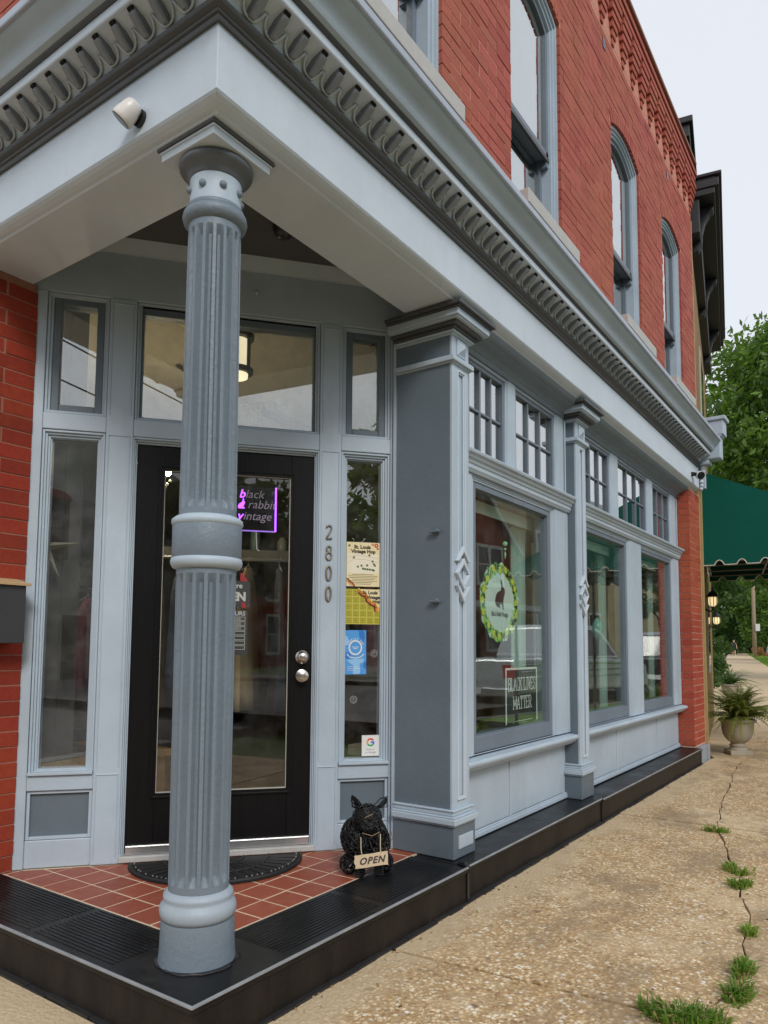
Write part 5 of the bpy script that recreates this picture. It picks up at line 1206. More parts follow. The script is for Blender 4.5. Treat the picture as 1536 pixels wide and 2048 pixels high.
# ------------------------------------------------------------------ ground, pavement, street
D2 = Vector((-.163, .987, 0)); R2 = Vector((.987, .163, 0)); O2 = Vector((0, 7.3, 0))
def gz(a): return GZ+.0058*max(a, 0)
def S(a, b_, h=0.0): p = O2+D2*a+R2*b_; return Vector((p.x, p.y, gz(a)+h))
def aggregate():
    m, nt, b, o = nodes('exposed_aggregate'); P = wpos(nt)
    v1 = N(nt, 'TexVoronoi'); v1.inputs['Scale'].default_value = 60; nt.links.new(P, v1.inputs['Vector'])
    v2 = N(nt, 'TexVoronoi'); v2.inputs['Scale'].default_value = 118; nt.links.new(P, v2.inputs['Vector'])
    sep = N(nt, 'SeparateColor'); nt.links.new(v1.outputs['Color'], sep.inputs[0]); sp2 = N(nt, 'SeparateColor'); nt.links.new(v2.outputs['Color'], sp2.inputs[0])
    peb = ramp(nt, sep.outputs[0], [(0, (.24,.13,.06)), (.22, (.54,.34,.16)), (.5, (.80,.59,.34)), (.75, (.92,.78,.54)), (1, (.96,.91,.80))])
    peb2 = ramp(nt, sp2.outputs[1], [(0, (.26,.14,.055)), (.5, (.66,.45,.22)), (1, (.86,.72,.50))])
    pick = ramp(nt, noise(nt, 30, 3, .6, P), [(.45, (0,0,0)), (.55, (1,1,1))])
    col = mixc(nt, pick, peb, peb2)
    gap = ramp(nt, v1.outputs['Distance'], [(.30, (0,0,0)), (.62, (.75,.75,.75))])
    col = mixc(nt, gap, col, (.40,.26,.125))
    # worn cement skin and broad dirt
    skin = ramp(nt, noise(nt, 1.3, 6, .68, P), [(.50, (0,0,0)), (.62, (.55,.55,.55))]); col = mixc(nt, skin, col, (.74,.58,.37))
    dirt = ramp(nt, noise(nt, 1.9, 7, .72, wpos(nt, (1.3,.7,1))), [(.49, (0,0,0)), (.62, (.64,.64,.64))]); col = mixc(nt, dirt, col, (.27,.185,.11))
    fine = ramp(nt, noise(nt, 9, 5, .7, P), [(.5, (0,0,0)), (.75, (.4,.4,.4))]); col = mixc(nt, fine, col, (.26,.17,.085))
    rust = ramp(nt, noise(nt, 2.7, 6, .7, wpos(nt, (.8,1.2,1))), [(.60, (0,0,0)), (.74, (.5,.5,.5))]); col = mixc(nt, rust, col, (.52,.25,.08))
    gum = ramp(nt, noise(nt, 17, 2, .4, P), [(.70, (0,0,0)), (.74, (.7,.7,.7))]); col = mixc(nt, gum, col, (.16,.12,.085))
    # paler swept strip beside the step
    sx = N(nt, 'SeparateXYZ'); nt.links.new(P, sx.inputs[0])
    w_ = N(nt, 'Math', operation='MULTIPLY_ADD'); nt.links.new(noise(nt, 2.4, 5, .7, P), w_.inputs[0]); w_.inputs[1].default_value = .7; nt.links.new(sx.outputs[0], w_.inputs[2])
    edge = ramp(nt, w_.outputs[0], [(.40, (.85,.85,.85)), (.56, (0,0,0))]); col = mixc(nt, edge, col, (.60,.47,.30))
    nt.links.new(col, b.inputs['Base Color']); b.inputs['Roughness'].default_value = .85
    hh = N(nt, 'Math', operation='MULTIPLY_ADD'); nt.links.new(v1.outputs['Distance'], hh.inputs[0]); hh.inputs[1].default_value = -1.0; nt.links.new(noise(nt, 140, 3, .6, P), hh.inputs[2])
    bump(nt, b, hh.outputs[0], .55, .006); return m
AGG = aggregate()
SOIL = plain('joint_soil', (.06,.048,.035), .95, 0, .3, 30, .5)
def flat(name, pts, z, mat, **k):
    mb = MB(); mb.add([(p[0], p[1], z if len(p) < 3 else p[2]) for p in pts], [tuple(range(len(pts)))]); return mk(name, mb, mat, None, recalc=False, **k)
GRND = plain('turf_ground', (.10,.15,.045), .95, 0, .3, .6, .3)
flat('ground', [(-300,-300),(300,-300),(300,500),(-300,500)], -.42, GRND, kind='structure')
mb = MB(); mb.add([(-9,-2.9,GZ-.03),(2.55,-2.9,GZ-.03),(2.55,7.3,GZ-.03),(-9,7.3,GZ-.03)], [(0,1,2,3)])
walk = mk('sidewalk', mb, SOIL, None, kind='structure', recalc=False)
CRK = [(1.02,-2.9),(1.06,.2),(1.10,.95),(1.13,1.13),(1.20,1.40),(1.175,1.60),(1.13,1.95),(1.125,2.20),(1.04,2.45),(1.0,2.70),(.955,2.98),(.88,3.10),(.80,3.45),(.68,3.85),(.60,4.4),(.52,4.9),(.46,5.6),(.36,6.4),(.30,7.3)]
def crk(y):
    for (x0, y0), (x1, y1) in zip(CRK[:-1], CRK[1:]):
        if y0 <= y <= y1: return x0+(x1-x0)*(y-y0)/(y1-y0)
    return 1.0
YJ = [-2.9, -.55, 1.0, 2.48, 3.95, 5.45, 7.3]
slope_j = lambda x, k: (.10*x if k == 2 else (.02*x if 0 < k < len(YJ)-1 else 0))
for k in range(len(YJ)-1):
    y0, y1 = YJ[k], YJ[k+1]; g = .010
    n = 18; rg = random.Random(k)
    edge = []
    for i in range(n+1):
        y = y0+(y1-y0)*i/n; x = crk(y)+rg.uniform(-.010, .010); yy = y+slope_j(x, k)*(1-i/n)+slope_j(x, k+1)*(i/n); edge.append((x, yy+(g if i == 0 else (-g if i == n else 0)), .0012+.0055*rg.random()))
    L_ = [(-9 if y1 < .5 else .0, y0+g)] + [(x-w_, y) for x, y, w_ in edge] + [(-9 if y1 < .5 else .0, y1-g)]
    if k == 1: L_ = [(-9, y0+g)] + [(x-w_, y) for x, y, w_ in edge] + [(-.02, y1-g), (-.02, -.02), (-9, -.02)]
    R_ = [(2.55, y0+g+slope_j(2.5, k))] + [(x+w_, y) for x, y, w_ in edge] + [(2.55, y1-g+slope_j(2.5, k+1))]
    for q in (L_, R_):
        dz = rg.uniform(-.002, .002); mb = MB(); mb.sweep([[(x, y, GZ-.09) for x, y in q], [(x, y, GZ+dz) for x, y in q]]); mk('slab', mb, AGG, walk, bevel=.004)
mb = MB()
for k in range(60):   # pavement beyond the corner shop, along the bending street
    a0, a1 = -.6+2.4*k, -.6+2.4*(k+1)-.012
    if k == 0: q = [(.02, 7.312), (2.55, 7.312), tuple(S(a1, 2.05))[:2], tuple(S(a1, -.35))[:2]]; zz = [GZ]*4
    else: q = [tuple(S(a0, -.35))[:2], tuple(S(a0, 2.05))[:2], tuple(S(a1, 2.05))[:2], tuple(S(a1, -.35))[:2]]; zz = [gz(a0), gz(a0), gz(a1), gz(a1)]
    if k < 14: m_ = MB(); m_.sweep([[(x, y, z-.1) for (x, y), z in zip(q, zz)], [(x, y, z) for (x, y), z in zip(q, zz)]]); mk('slab', m_, AGG, walk, bevel=.004)
    else: mb.sweep([[(x, y, z-.1) for (x, y), z in zip(q, zz)], [(x, y, z) for (x, y), z in zip(q, zz)]])
mk('far_slabs', mb, AGG, walk, kind='stuff')
mb = MB(); mb.add([tuple(S(-1, -.6, -.05)), tuple(S(-1, 2.6, -.05)), tuple(S(200, 2.6, -.05)), tuple(S(200, -.6, -.05))], [(0,1,2,3)]); mk('pavement_bed', mb, SOIL, None, kind='structure', recalc=False)
# verge, kerb, roads
GRS = leafmat('grass_blade', (.06,.16,.02), (.28,.44,.06), .35); DRY = leafmat('dry_blade', (.30,.22,.09), (.52,.42,.20), .3)
TURF = plain('verge_turf', (.16,.27,.05), .95, 0, .35, 3, .5)
mb = MB(); mb.add([tuple(S(1.5, 2.06, -.01)), tuple(S(1.5, 3.9, -.01)), tuple(S(200, 3.9, -.01)), tuple(S(200, 2.06, -.01))], [(0,1,2,3)]); mk('verge', mb, TURF, None, kind='structure', recalc=False)
mb = MB(); rg = random.Random(5)
for k in range(9000):
    a = 20+80*rg.random()**1.3; b_ = rg.uniform(2.0, 3.8); p = S(a, b_, -.01); h = rg.uniform(.06, .16); an = rg.uniform(0, 6.28); w_ = .012+.0003*a
    e = Vector((math.cos(an), math.sin(an), 0))*w_; lean_ = Vector((rg.uniform(-.05,.05), rg.uniform(-.05,.05), h)); mb.add([p-e, p+e, p+lean_], [(0,1,2)])
mk('verge_grass', mb, GRS, None, kind='stuff', label='mown green grass verge beside the far sidewalk', recalc=False)
ASPH = plain('asphalt', (.115,.112,.108), .9, 0, .25, 4, .5)
mb = MB(); mb.add([tuple(S(-60, 4.05, -.13)), tuple(S(-60, 12.5, -.13)), tuple(S(200, 12.5, -.13)), tuple(S(200, 4.05, -.13))], [(0,1,2,3)]); mk('road', mb, ASPH, None, kind='structure', recalc=False)
flat('cross_road', [(-60,-11.0),(60,-13.0),(60,-4.2),(-60,-3.2)], GZ-.126, ASPH, kind='structure')
KRB = plain('kerb_stone', (.36,.34,.30), .9, 0, .2, 6, .3)
mb = MB()
for k in range(50):
    a0, a1 = -8+2.0*k, -8+2.0*(k+1)-.01; mb.sweep([[tuple(S(a0, 3.9, -.2)), tuple(S(a0, 4.06, -.2)), tuple(S(a0, 4.06, .0)), tuple(S(a0, 3.9, .0))], [tuple(S(a1, 3.9, -.2)), tuple(S(a1, 4.06, -.2)), tuple(S(a1, 4.06, .0)), tuple(S(a1, 3.9, .0))]])
mk('kerb', mb, KRB, None, kind='structure')
mb = MB(); mb.box(-30, 3.2, -3.2, -2.95, GZ-.2, GZ); mk('kerb', mb, KRB, None, kind='structure', bevel=.02)
flat('lawn', [(-40,-40),(70,-40),(70,-15.2),(-40,-13.2)], GZ-.02, TURF, kind='structure')
mb = MB(); mb.add([tuple(S(-60, 14.6, -.0)), tuple(S(-60, 60, -.0)), tuple(S(150, 60, 0)), tuple(S(150, 14.6, 0))], [(0,1,2,3)]); mk('lawn', mb, TURF, None, kind='structure', recalc=False)
PATH = plain('far_path', (.34,.31,.26), .9, 0, .15, 3, .2)
flat('far_pavement', [(-40,-15.0),(60,-17.0),(60,-13.2),(-40,-11.2)], GZ, PATH, kind='structure')
mb = MB(); mb.add([tuple(S(-60, 12.6, .005)), tuple(S(-60, 14.7, .005)), tuple(S(150, 14.7, .005)), tuple(S(150, 12.6, .005))], [(0,1,2,3)]); mk('far_pavement', mb, PATH, None, kind='structure', recalc=False)

# grass tufts in the crack
def tuft(c_, rx, ry, n, h, seed, label):
    rg = random.Random(seed); mb = MB(); md = MB(); lob = [(rg.uniform(0, 6.28), rg.uniform(.2, .8)) for _ in range(5)]
    for k in range(n):
        la, lq = rg.choice(lob); a = rg.uniform(0, 6.28); q = rg.random()**.8*.62; px_, py_ = lq*math.cos(la)+q*math.cos(a), lq*math.sin(la)+q*math.sin(a); a = math.atan2(py_, px_); p = Vector((c_[0]+rx*px_, c_[1]+ry*py_, GZ-.004)); an = rg.uniform(0, 6.28); ll = h*rg.uniform(.5, 1.5)
        out = Vector((math.cos(a)*.6+rg.uniform(-.6,.6), math.sin(a)*.6+rg.uniform(-.6,.6), 0)); e = Vector((-math.sin(an), math.cos(an), 0))*.0034
        p1 = p+Vector((0, 0, ll*.65))+out*ll*.35; p2 = p+Vector((0, 0, ll*.75))+out*ll*1.0
        (md if rg.random() < .14 else mb).add([p-e, p+e, p1+e*.9, p1-e*.9, p2], [(0,1,2,3), (3,2,4)])
    t = thing('grass_tuft', (c_[0], c_[1], GZ), label, 'grass', 'grass tufts in the pavement crack'); mk('green_blades', mb, GRS, t, recalc=False); mk('dry_blades', md, DRY, t, recalc=False)
tuft((1.085,1.10), .13, .07, 560, .045, 1, 'largest grass tuft at the bottom edge of the picture')
tuft((1.20,1.40), .035, .11, 340, .042, 2, 'long grass tuft in the crack, second from the bottom')
tuft((1.18,1.58), .03, .10, 260, .040, 3, 'grass tuft touching the long tuft, third from the bottom')
tuft((1.14,2.02), .035, .055, 150, .035, 4, 'small grass tuft halfway up the crack')
tuft((1.00,2.70), .05, .07, 190, .042, 5, 'grass tuft in the crack, second from the top')
tuft((.955,2.93), .07, .07, 200, .040, 6, 'grass tuft where the crack bends, third from the top')
tuft((.68,3.80), .085, .05, 200, .036, 7, 'topmost grass tuft of the pavement crack')

mb = MB(); rg = random.Random(77)          # grit and leaf scraps swept against the step and into the crack
for k in range(260):
    if k < 150: x, y = .012+abs(rg.gauss(0, .035)), rg.uniform(.0, 6.7)
    elif k < 220: y = rg.uniform(.9, 6); x = crk(y)+rg.gauss(0, .035)
    else: x, y = rg.uniform(.1, 1.9), rg.uniform(.6, 5)
    a = rg.uniform(0, 6.28); s_ = rg.uniform(.003, .011); u = Vector((math.cos(a), math.sin(a), 0))*s_; w_ = Vector((-math.sin(a), math.cos(a), 0))*s_*rg.uniform(.35, .8); c0 = Vector((x, y, GZ+.003))
    mb.add([c0-u, c0-w_+Vector((0,0,.001)), c0+u+Vector((0,0,rg.uniform(0,.006))), c0+w_, c0+Vector((0,0,.004))], [(0,1,4), (1,2,4), (2,3,4), (3,0,4)])
m_, nt, b, o = nodes('litter'); g_ = N(nt, 'NewGeometry'); nt.links.new(ramp(nt, g_.outputs['Random Per Island'], [(0, (.10,.06,.03)), (.5, (.34,.22,.10)), (.85, (.50,.42,.28)), (1, (.75,.72,.66))]), b.inputs['Base Color']); b.inputs['Roughness'].default_value = .9
mk('pavement_litter', mb, m_, None, kind='stuff', label='grit and dry leaf scraps along the step and crack', recalc=False)

# ------------------------------------------------------------------ neighbour, awning, lamps
NB = thing('neighbour_building', tuple(S(2, -1)), 'tan brick neighbour house with a deep black bracketed eave', 'building')
TANB = brickmat('tan_brick', (.32,.20,.09), (.40,.26,.13), (.27,.16,.08))
def slabS(mb, a0, a1, b0, b1, z0, z1): mb.sweep([[tuple(S(a0, b0).xy)+(z0,), tuple(S(a0, b1).xy)+(z0,), tuple(S(a1, b1).xy)+(z0,), tuple(S(a1, b0).xy)+(z0,)], [tuple(S(a0, b0).xy)+(z1,), tuple(S(a0, b1).xy)+(z1,), tuple(S(a1, b1).xy)+(z1,), tuple(S(a1, b0).xy)+(z1,)]])
mb = MB(); slabS(mb, .02, 4.9, -6, -.075, -.3, 6.3); mk('wall', mb, TANB, NB)
mb = MB(); 
for k in range(30): slabS(mb, .02+.0, .30, -.12, -.066-.008*(k % 2), .2*k-.1, .2*k+.095)
mk('quoin', mb, plain('tan_stone', (.42,.31,.17), .85, 0, .2, 10, .3), NB, bevel=.006)
BLK = plain('black_cornice_paint', (.016,.015,.019), .6, 0, .25, 10, .2)
mb = MB(); slabS(mb, .0, 5.0, -6, .20, 6.32, 6.40); slabS(mb, -.015, 5.0, -6, .245, 6.40, 6.50); slabS(mb, -.005, 5.0, -6, .21, 6.50, 6.53); slabS(mb, -.03, 5.0, -6, .275, 6.53, 6.57); slabS(mb, .03, 4.95, -6, .03, 5.9, 6.32)
ev = mk('eave', mb, BLK, NB, bevel=.01)
for k in range(3):
    a = .25+1.9*k; mb = MB(); pr = [(-.06,6.32),(.18,6.32),(.175,6.26),(.13,6.22),(.08,6.14),(.05,6.02),(.045,5.88),(.0,5.80),(-.06,5.78)]
    mb.sweep([[tuple(S(a, o_).xy)+(z,) for o_, z in pr], [tuple(S(a+.13, o_).xy)+(z,) for o_, z in pr]]); mk('bracket', mb, BLK, NB, bevel=.008)
mb = MB(); slabS(mb, .35, 1.5, -.9, -.16, 6.57, 7.25); mk('chimney', mb, TANB, NB)
mb = MB(); slabS(mb, .30, 1.55, -.95, -.115, 7.18, 7.26); slabS(mb, .24, 1.6, -1.0, -.06, 7.26, 7.42); slabS(mb, .20, 1.64, -1.04, -.02, 7.42, 7.50); slabS(mb, .32, 1.5, -.92, -.13, 6.57, 6.80); mk('chimney_cap', mb, BLK, NB, bevel=.01)
mb = MB(); slabS(mb, .0, .045, -.095, -.03, -.15, 3.0); mk('downpipe_board', mb, plain('yellow_board', (.42,.30,.12), .7, 0, .25, 12, .2), NB, bevel=.005)
for a0, a1, z0, z1 in ((2.0,3.0,.7,2.2), (2.0,3.0,3.7,5.3)):
    mb = MB(); slabS(mb, a0, a1, -.08, -.06, z0, z1); w_ = mk('window', mb, plain('nb_frame', (.5,.48,.42), .6), NB); mb = MB(); slabS(mb, a0+.1, a1-.1, -.0595, -.055, z0+.1, z1-.1); mk('pane', mb, MT['glass_up'], w_)

AW = thing('entrance_awning', tuple(S(.6, .5)), 'dark green canvas entrance awning with a white scalloped valance', 'awning')
CANV = plain('green_canvas', (.006,.105,.080), .85, 0, .15, 5, .3, .15)
YA0, YA1, XA = 7.55, 9.7, 2.05
zt, zl = 3.10, 2.13
def aw_z(x): return zt+(zl-zt)*(x+.08)/(XA+.08)
mb = MB(); mb.sweep([[(-.08, YA0, zt), (XA, YA0, zl), (XA, YA0, zl-.012), (-.08, YA0, zt-.012)], [(-.08-.35, YA1, zt), (XA-.35, YA1, zl), (XA-.35, YA1, zl-.012), (-.08-.35, YA1, zt-.012)]]); mk('canvas_top', mb, CANV, AW)
def side_panel(y, dx):
    mb = MB(); top = []; bot = []; n = 220
    for k in range(n+1):
        x = -.08+(XA+.08)*k/n; q_ = ((x+.5) % .235)/.235; sc_ = .055*max(0, math.cos(PI*(q_-.5)/.42))**.6 if abs(q_-.5) < .21 else 0; top.append((x+dx, aw_z(x)-.013)); bot.append((x+dx, 1.995+sc_))
    for k in range(n): mb.add([(top[k][0], y, top[k][1]), (top[k+1][0], y, top[k+1][1]), (bot[k+1][0], y, bot[k+1][1]), (bot[k][0], y, bot[k][1]), (top[k][0], y+.006, top[k][1]), (top[k+1][0], y+.006, top[k+1][1]), (bot[k+1][0], y+.006, bot[k+1][1]), (bot[k][0], y+.006, bot[k][1])], [(0,1,2,3), (7,6,5,4), (3,2,6,7)])
    return mb, [(x, y-.002, z) for x, z in bot]
for y, dx in ((YA0, 0), (YA1, -.35)):
    mb, ed = side_panel(y, dx); mk('side_panel', mb, CANV, AW, recalc=False); mb = MB(); mb.tube(ed, .007, 6); mk('white_piping', mb, plain('piping_%d' % int(y), (.62,.60,.52), .7), AW)
mb = MB(); n = 60
for k in range(n):
    y0, y1 = YA0+(YA1-YA0)*k/n, YA0+(YA1-YA0)*(k+1)/n; f = lambda y: 2.045-abs(math.sin((y-YA0)*9))**.55*.055; x0, x1 = XA-.35*k/n, XA-.35*(k+1)/n
    mb.add([(x0,y0,zl-.01),(x1,y1,zl-.01),(x1,y1,f(y1)),(x0,y0,f(y0))], [(0,1,2,3)])
mk('front_valance', mb, CANV, AW, recalc=False)
mb = MB()
for y, dx in ((YA0+.03, 0), (8.25,-.12), (8.95,-.24), (YA1-.03, -.35)):
    mb.tube([(-.06+dx, y, zt-.03), (XA-.03+dx, y, zl-.03)], .014, 8); mb.tube([(-.06+dx, y, 2.07), (XA-.03+dx, y, 2.07)], .014, 8); mb.tube([(.9+dx, y, 2.07), (.9+dx, y, aw_z(.9)-.03)], .012, 8)
for x in (-.05, .6, 1.3, XA-.03): mb.tube([(x, YA0+.03, 2.075), (x-.35, YA1-.03, 2.075)], .014, 8)
mb.tube([(-.05,YA0+.03,2.08),(.6,8.25,2.08),(1.2,8.95,2.08)], .012, 8)
mk('frame_bar', mb, plain('grey_pipe', (.14,.14,.145), .5, .4), AW, smooth=True, auto=50)
for x, y in ((XA-.03, YA0+.03), (XA-.38, YA1-.03)):
    mb = MB(); mb.tube([(x, y, GZ), (x, y, 2.08)], .022, 10); mk('post', mb, MT['iron'], AW)

def lantern(c_, sc_, label):
    t = thing('wall_lantern', c_, label, 'lantern', 'wall lanterns under the awning'); x, y, z = c_
    L = lambda r, h: (r*sc_, z+h*sc_)
    mb = MB(); mb.lathe([L(.035,0), L(.075,.03), L(.085,.10), L(.083,.17), L(.078,.19)], x, y, 8); mk('glass', mb, emis('lantern_pane', (1.0,.78,.42), .75) if 'lantern_pane' not in bpy.data.materials else bpy.data.materials['lantern_pane'], t)
    mb = MB(); mb.lathe([L(.075,.185), L(.118,.192), L(.12,.205), L(.10,.225), L(.075,.265), L(.045,.30), L(.02,.315), L(.016,.345), L(.022,.36), L(.003,.40)], x, y, 16)
    mb.lathe([L(.04,-.02), L(.045,0), L(.03,.006)], x, y, 12); mb.lathe([L(.003,-.075), L(.018,-.06), L(.012,-.04), L(.03,-.018)], x, y, 10)
    for k in range(8):
        a = 2*PI*(k+.5)/8; mb.tube([(x+r*sc_*math.cos(a), y+r*sc_*math.sin(a), z+h*sc_) for r, h in ((.038,0),(.078,.03),(.088,.10),(.086,.17),(.08,.19))], .006*sc_, 5)
    mk('cage', mb, MT['iron'], t, smooth=True, auto=40)
    mb = MB(); wx = x-.13*sc_
    mb.tube([(x, y, z-.05*sc_), (x-.04*sc_, y, z-.09*sc_), (x-.10*sc_, y+.01, z-.07*sc_), (wx-.02, y+.02, z-.03*sc_)], [.012*sc_,.014*sc_,.016*sc_,.02*sc_], 8); mb.tube([(wx-.02, y+.02, z-.12*sc_), (wx-.02, y+.02, z+.04*sc_)], [.02*sc_, .026*sc_], 8); mk('arm', mb, MT['iron'], t, smooth=True)
p = S(.75, .035); lantern((p.x, p.y, 1.545), .62, 'nearer black wall lantern with warm panes beside the brick pier')
p = S(4.0, .015); lantern((p.x, p.y, 1.43), .62, 'farther small black wall lantern under the awning')

# ------------------------------------------------------------------ planters and plants
CONC = plain('cast_stone', (.40,.36,.29), .9, 0, .18, 18, .4)
def urn(c_, sc_, label, group='stone urns by the entrance'):
    x, y, z = c_; t = thing('urn_planter', c_, label, 'planter', group)
    L = lambda r, h: (r*sc_, z+h*sc_)
    mb = MB(); mb.box(x-.118*sc_, x+.118*sc_, y-.118*sc_, y+.118*sc_, z, z+.052*sc_); a = math.radians(28)
    mb.v = [(x+(p-x)*math.cos(a)-(q-y)*math.sin(a), y+(p-x)*math.sin(a)+(q-y)*math.cos(a), h) for p, q, h in mb.v]; mk('plinth', mb, CONC, t, bevel=.006)
    mb = MB(); mb.lathe([L(.098,.05), L(.098,.062), L(.085,.072), L(.082,.088), L(.09,.096), L(.09,.108), L(.075,.118), L(.072,.13)], x, y, 32); mk('foot', mb, CONC, t, smooth=True, auto=35)
    mb = MB(); mb.lathe([L(.06,.125), L(.09,.14), L(.128,.175), L(.155,.225), L(.166,.28), L(.170,.335), L(.172,.36), L(.165,.362), L(.14,.33)], x, y, 40); mk('bowl', mb, CONC, t, smooth=True, auto=50)
    mb = MB(); mb.lathe([L(.165,.358), L(.188,.362), L(.199,.374), L(.199,.388), L(.188,.398), L(.165,.398), L(.155,.37)], x, y, 40); mk('rim', mb, CONC, t, smooth=True, auto=50)
    mb = MB(); mb.lathe([L(.003,.37), L(.158,.368)], x, y, 24, cap=False); mk('soil', mb, SOIL, t)
def fern(c_, n, L, label, seed, mat, group=None, cat='fern', nm='fern'):
    rg = random.Random(seed); t = thing(nm, c_, label, cat, group); mb = MB(); ms = MB()
    for k in range(n):
        a = rg.uniform(0, 6.28); el = rg.uniform(.35, 1.45); ll = L*rg.uniform(.65, 1.15); p = Vector(c_)+Vector((rg.uniform(-.05,.05), rg.uniform(-.05,.05), 0)); d = Vector((math.cos(a)*math.cos(el), math.sin(a)*math.cos(el), math.sin(el))); pts = []
        for j in range(11):
            q = j/10; pts.append(p+d*ll*q+Vector((0, 0, -ll*.62*q**2.2*(1.2-.5*math.sin(el))))+Vector((math.cos(a), math.sin(a), 0))*ll*.15*q*q)
        sd = Vector((-math.sin(a), math.cos(a), 0))
        for j in range(1, 11):
            w_ = ll*.085*math.sin(PI*(j/10)**.7)+.006; f_ = (pts[j]-pts[j-1])
            for s_ in (-1, 1):
                for h in (0, .5):
                    b0 = pts[j-1].lerp(pts[j], h); tip = b0+sd*s_*w_+f_*.55+Vector((0, 0, -w_*.25)); mb.add([b0, b0+f_*.38, tip], [(0,1,2)])
        ms.tube(pts, [.0024]*10+[.001], 3)
    mk('fronds', mb, mat, t, recalc=False); mk('stalks', ms, mat, t, recalc=False)
FERN = leafmat('fern_leaf', (.055,.10,.018), (.26,.30,.07), .3); FERN2 = leafmat('fern_leaf_dark', (.025,.075,.012), (.12,.22,.04), .3)
urn((.185, 7.79, GZ), 1.02, 'pale cast-stone urn planter on the pavement nearest the brick pier')
fern((.20, 7.79, GZ+.40), 170, .62, 'arching green fern spilling from the nearer stone urn', 11, FERN, 'ferns in urns')
p = S(8.6, .16); urn((p.x, p.y, p.z), 1.0, 'farther stone urn half hidden behind the near fern'); fern((p.x, p.y, p.z+.40), 80, .58, 'dark green fern in the farther stone urn', 12, FERN2, 'ferns in urns')

def leaves(mb_v, mb_f, centres, radii, per, size, rgn):
    """leaf quads spread through clumps (numpy)"""
    out = []
    for c_, r in zip(centres, radii):
        d = rgn.normal(size=(per, 3)); d /= np.linalg.norm(d, axis=1)[:, None]; q = r*rgn.random((per, 1))**.45; p = np.array(c_)+d*q*np.array([1, 1, .8])
        u = rgn.normal(size=(per, 3)); u /= np.linalg.norm(u, axis=1)[:, None]; w_ = np.cross(u, rgn.normal(size=(per, 3))); w_ /= np.linalg.norm(w_, axis=1)[:, None]
        s_ = size*(.6+.8*rgn.random((per, 1)))
        out.append(np.stack([p-u*s_, p+w_*s_*.45, p+u*s_, p-w_*s_*.45], 1))
    return np.concatenate(out).reshape(-1, 3)
def leaf_obj(name, V, mat, parent):
    n = len(V)//4; lo = V.min(0); hi = V.max(0); o_ = Vector(((lo[0]+hi[0])/2, (lo[1]+hi[1])/2, lo[2]))
    me = bpy.data.meshes.new(name); me.vertices.add(len(V)); me.vertices.foreach_set('co', (V-np.array(o_)).ravel()); me.loops.add(len(V)); me.loops.foreach_set('vertex_index', np.arange(len(V), dtype=np.int32)); me.polygons.add(n); me.polygons.foreach_set('loop_start', np.arange(0, 4*n, 4, dtype=np.int32)); me.polygons.foreach_set('loop_total', np.full(n, 4, dtype=np.int32)); me.update(calc_edges=True); me.materials.append(mat)
    return place(bpy.data.objects.new(name, me), o_, parent)
BARK = plain('bark', (.10,.075,.055), .95, 0, .3, 8, .6)
def tree(base, H, cr, label, seed, mat, clumps=70, per=110, size=.13, trunk_r=.25, crown_lo=.35, group='street trees', squash=1.0):
    rg = random.Random(seed); rgn = np.random.default_rng(seed); t = thing('street_tree', base, label, 'tree', group); b0 = Vector(base)
    mb = MB(); top = b0+Vector((rg.uniform(-.3,.3), rg.uniform(-.3,.3), H*.62)); mb.tube([b0, b0.lerp(top, .3)+Vector((.05,0,0)), b0.lerp(top, .65)+Vector((-.08,.05,0)), top], [trunk_r*1.25, trunk_r*.9, trunk_r*.65, trunk_r*.3], 10)
    cen, rad = [], []
    for k in range(9):
        a = 2*PI*k/9+rg.uniform(-.3,.3); s0 = b0.lerp(top, rg.uniform(.42, .95)); e = s0+Vector((math.cos(a)*cr*rg.uniform(.5,.85), math.sin(a)*cr*rg.uniform(.5,.85), H*rg.uniform(.08,.30))); mb.tube([s0, s0.lerp(e, .5)+Vector((0,0,H*.04)), e], [trunk_r*.4, trunk_r*.22, trunk_r*.06], 6); cen.append(tuple(e)); rad.append(cr*.3)
    mk('trunk', mb, BARK, t, smooth=True)
    for k in range(clumps):
        a = rg.uniform(0, 6.28); ph = rg.uniform(-1, 1); q = rg.uniform(.45, 1)**.6; rr = math.sqrt(1-ph*ph); zc = H*(crown_lo+(1-crown_lo)*.5)
        cen.append((b0.x+cr*q*rr*math.cos(a), b0.y+cr*q*rr*math.sin(a), b0.z+zc+H*(1-crown_lo)*.5*q*ph*squash)); rad.append(cr*rg.uniform(.14, .26))
    leaf_obj('crown', leaves(None, None, cen, rad, per, size, rgn), mat, t)
LF1 = leafmat('tree_leaf', (.018,.055,.010), (.19,.33,.045), .35); LF2 = leafmat('tree_leaf_dark', (.020,.058,.012), (.095,.185,.035), .35); LF3 = leafmat('tree_leaf_bright', (.05,.13,.02), (.20,.34,.05), .4)
tree(tuple(S(20, 3.3)), 13.0, 4.4, 'big bright green street tree rising behind the awning', 21, LF1, 300, 190, .125, .34, .22)
tree(tuple(S(42, 7.8)), 8.5, 3.4, 'dark green street tree beyond the big bright one', 22, LF2, 90, 110, .15, .25, .30)
tree(tuple(S(38, -4.5)), 9.0, 3.8, 'tree leaning over the walk from behind the far shrubs', 23, LF2, 90, 110, .16, .25, .26)
tree(tuple(S(60, -3.2)), 11.0, 4.6, 'shadowy tree above the pedestrian on the left', 24, LF2, 90, 110, .2, .28, .2)
tree(tuple(S(100, -1.5)), 13.0, 6.0, 'hazy tree closing the end of the walk', 25, LF2, 120, 120, .30, .3, .0)
tree(tuple(S(85, 5.5)), 12.0, 5.0, 'far tree behind the utility pole', 26, LF1, 110, 120, .27, .3, .0)
tree(tuple(S(125, 9)), 14.0, 7.0, 'most distant tree above the parked cars', 27, LF2, 110, 120, .36, .3, .0)
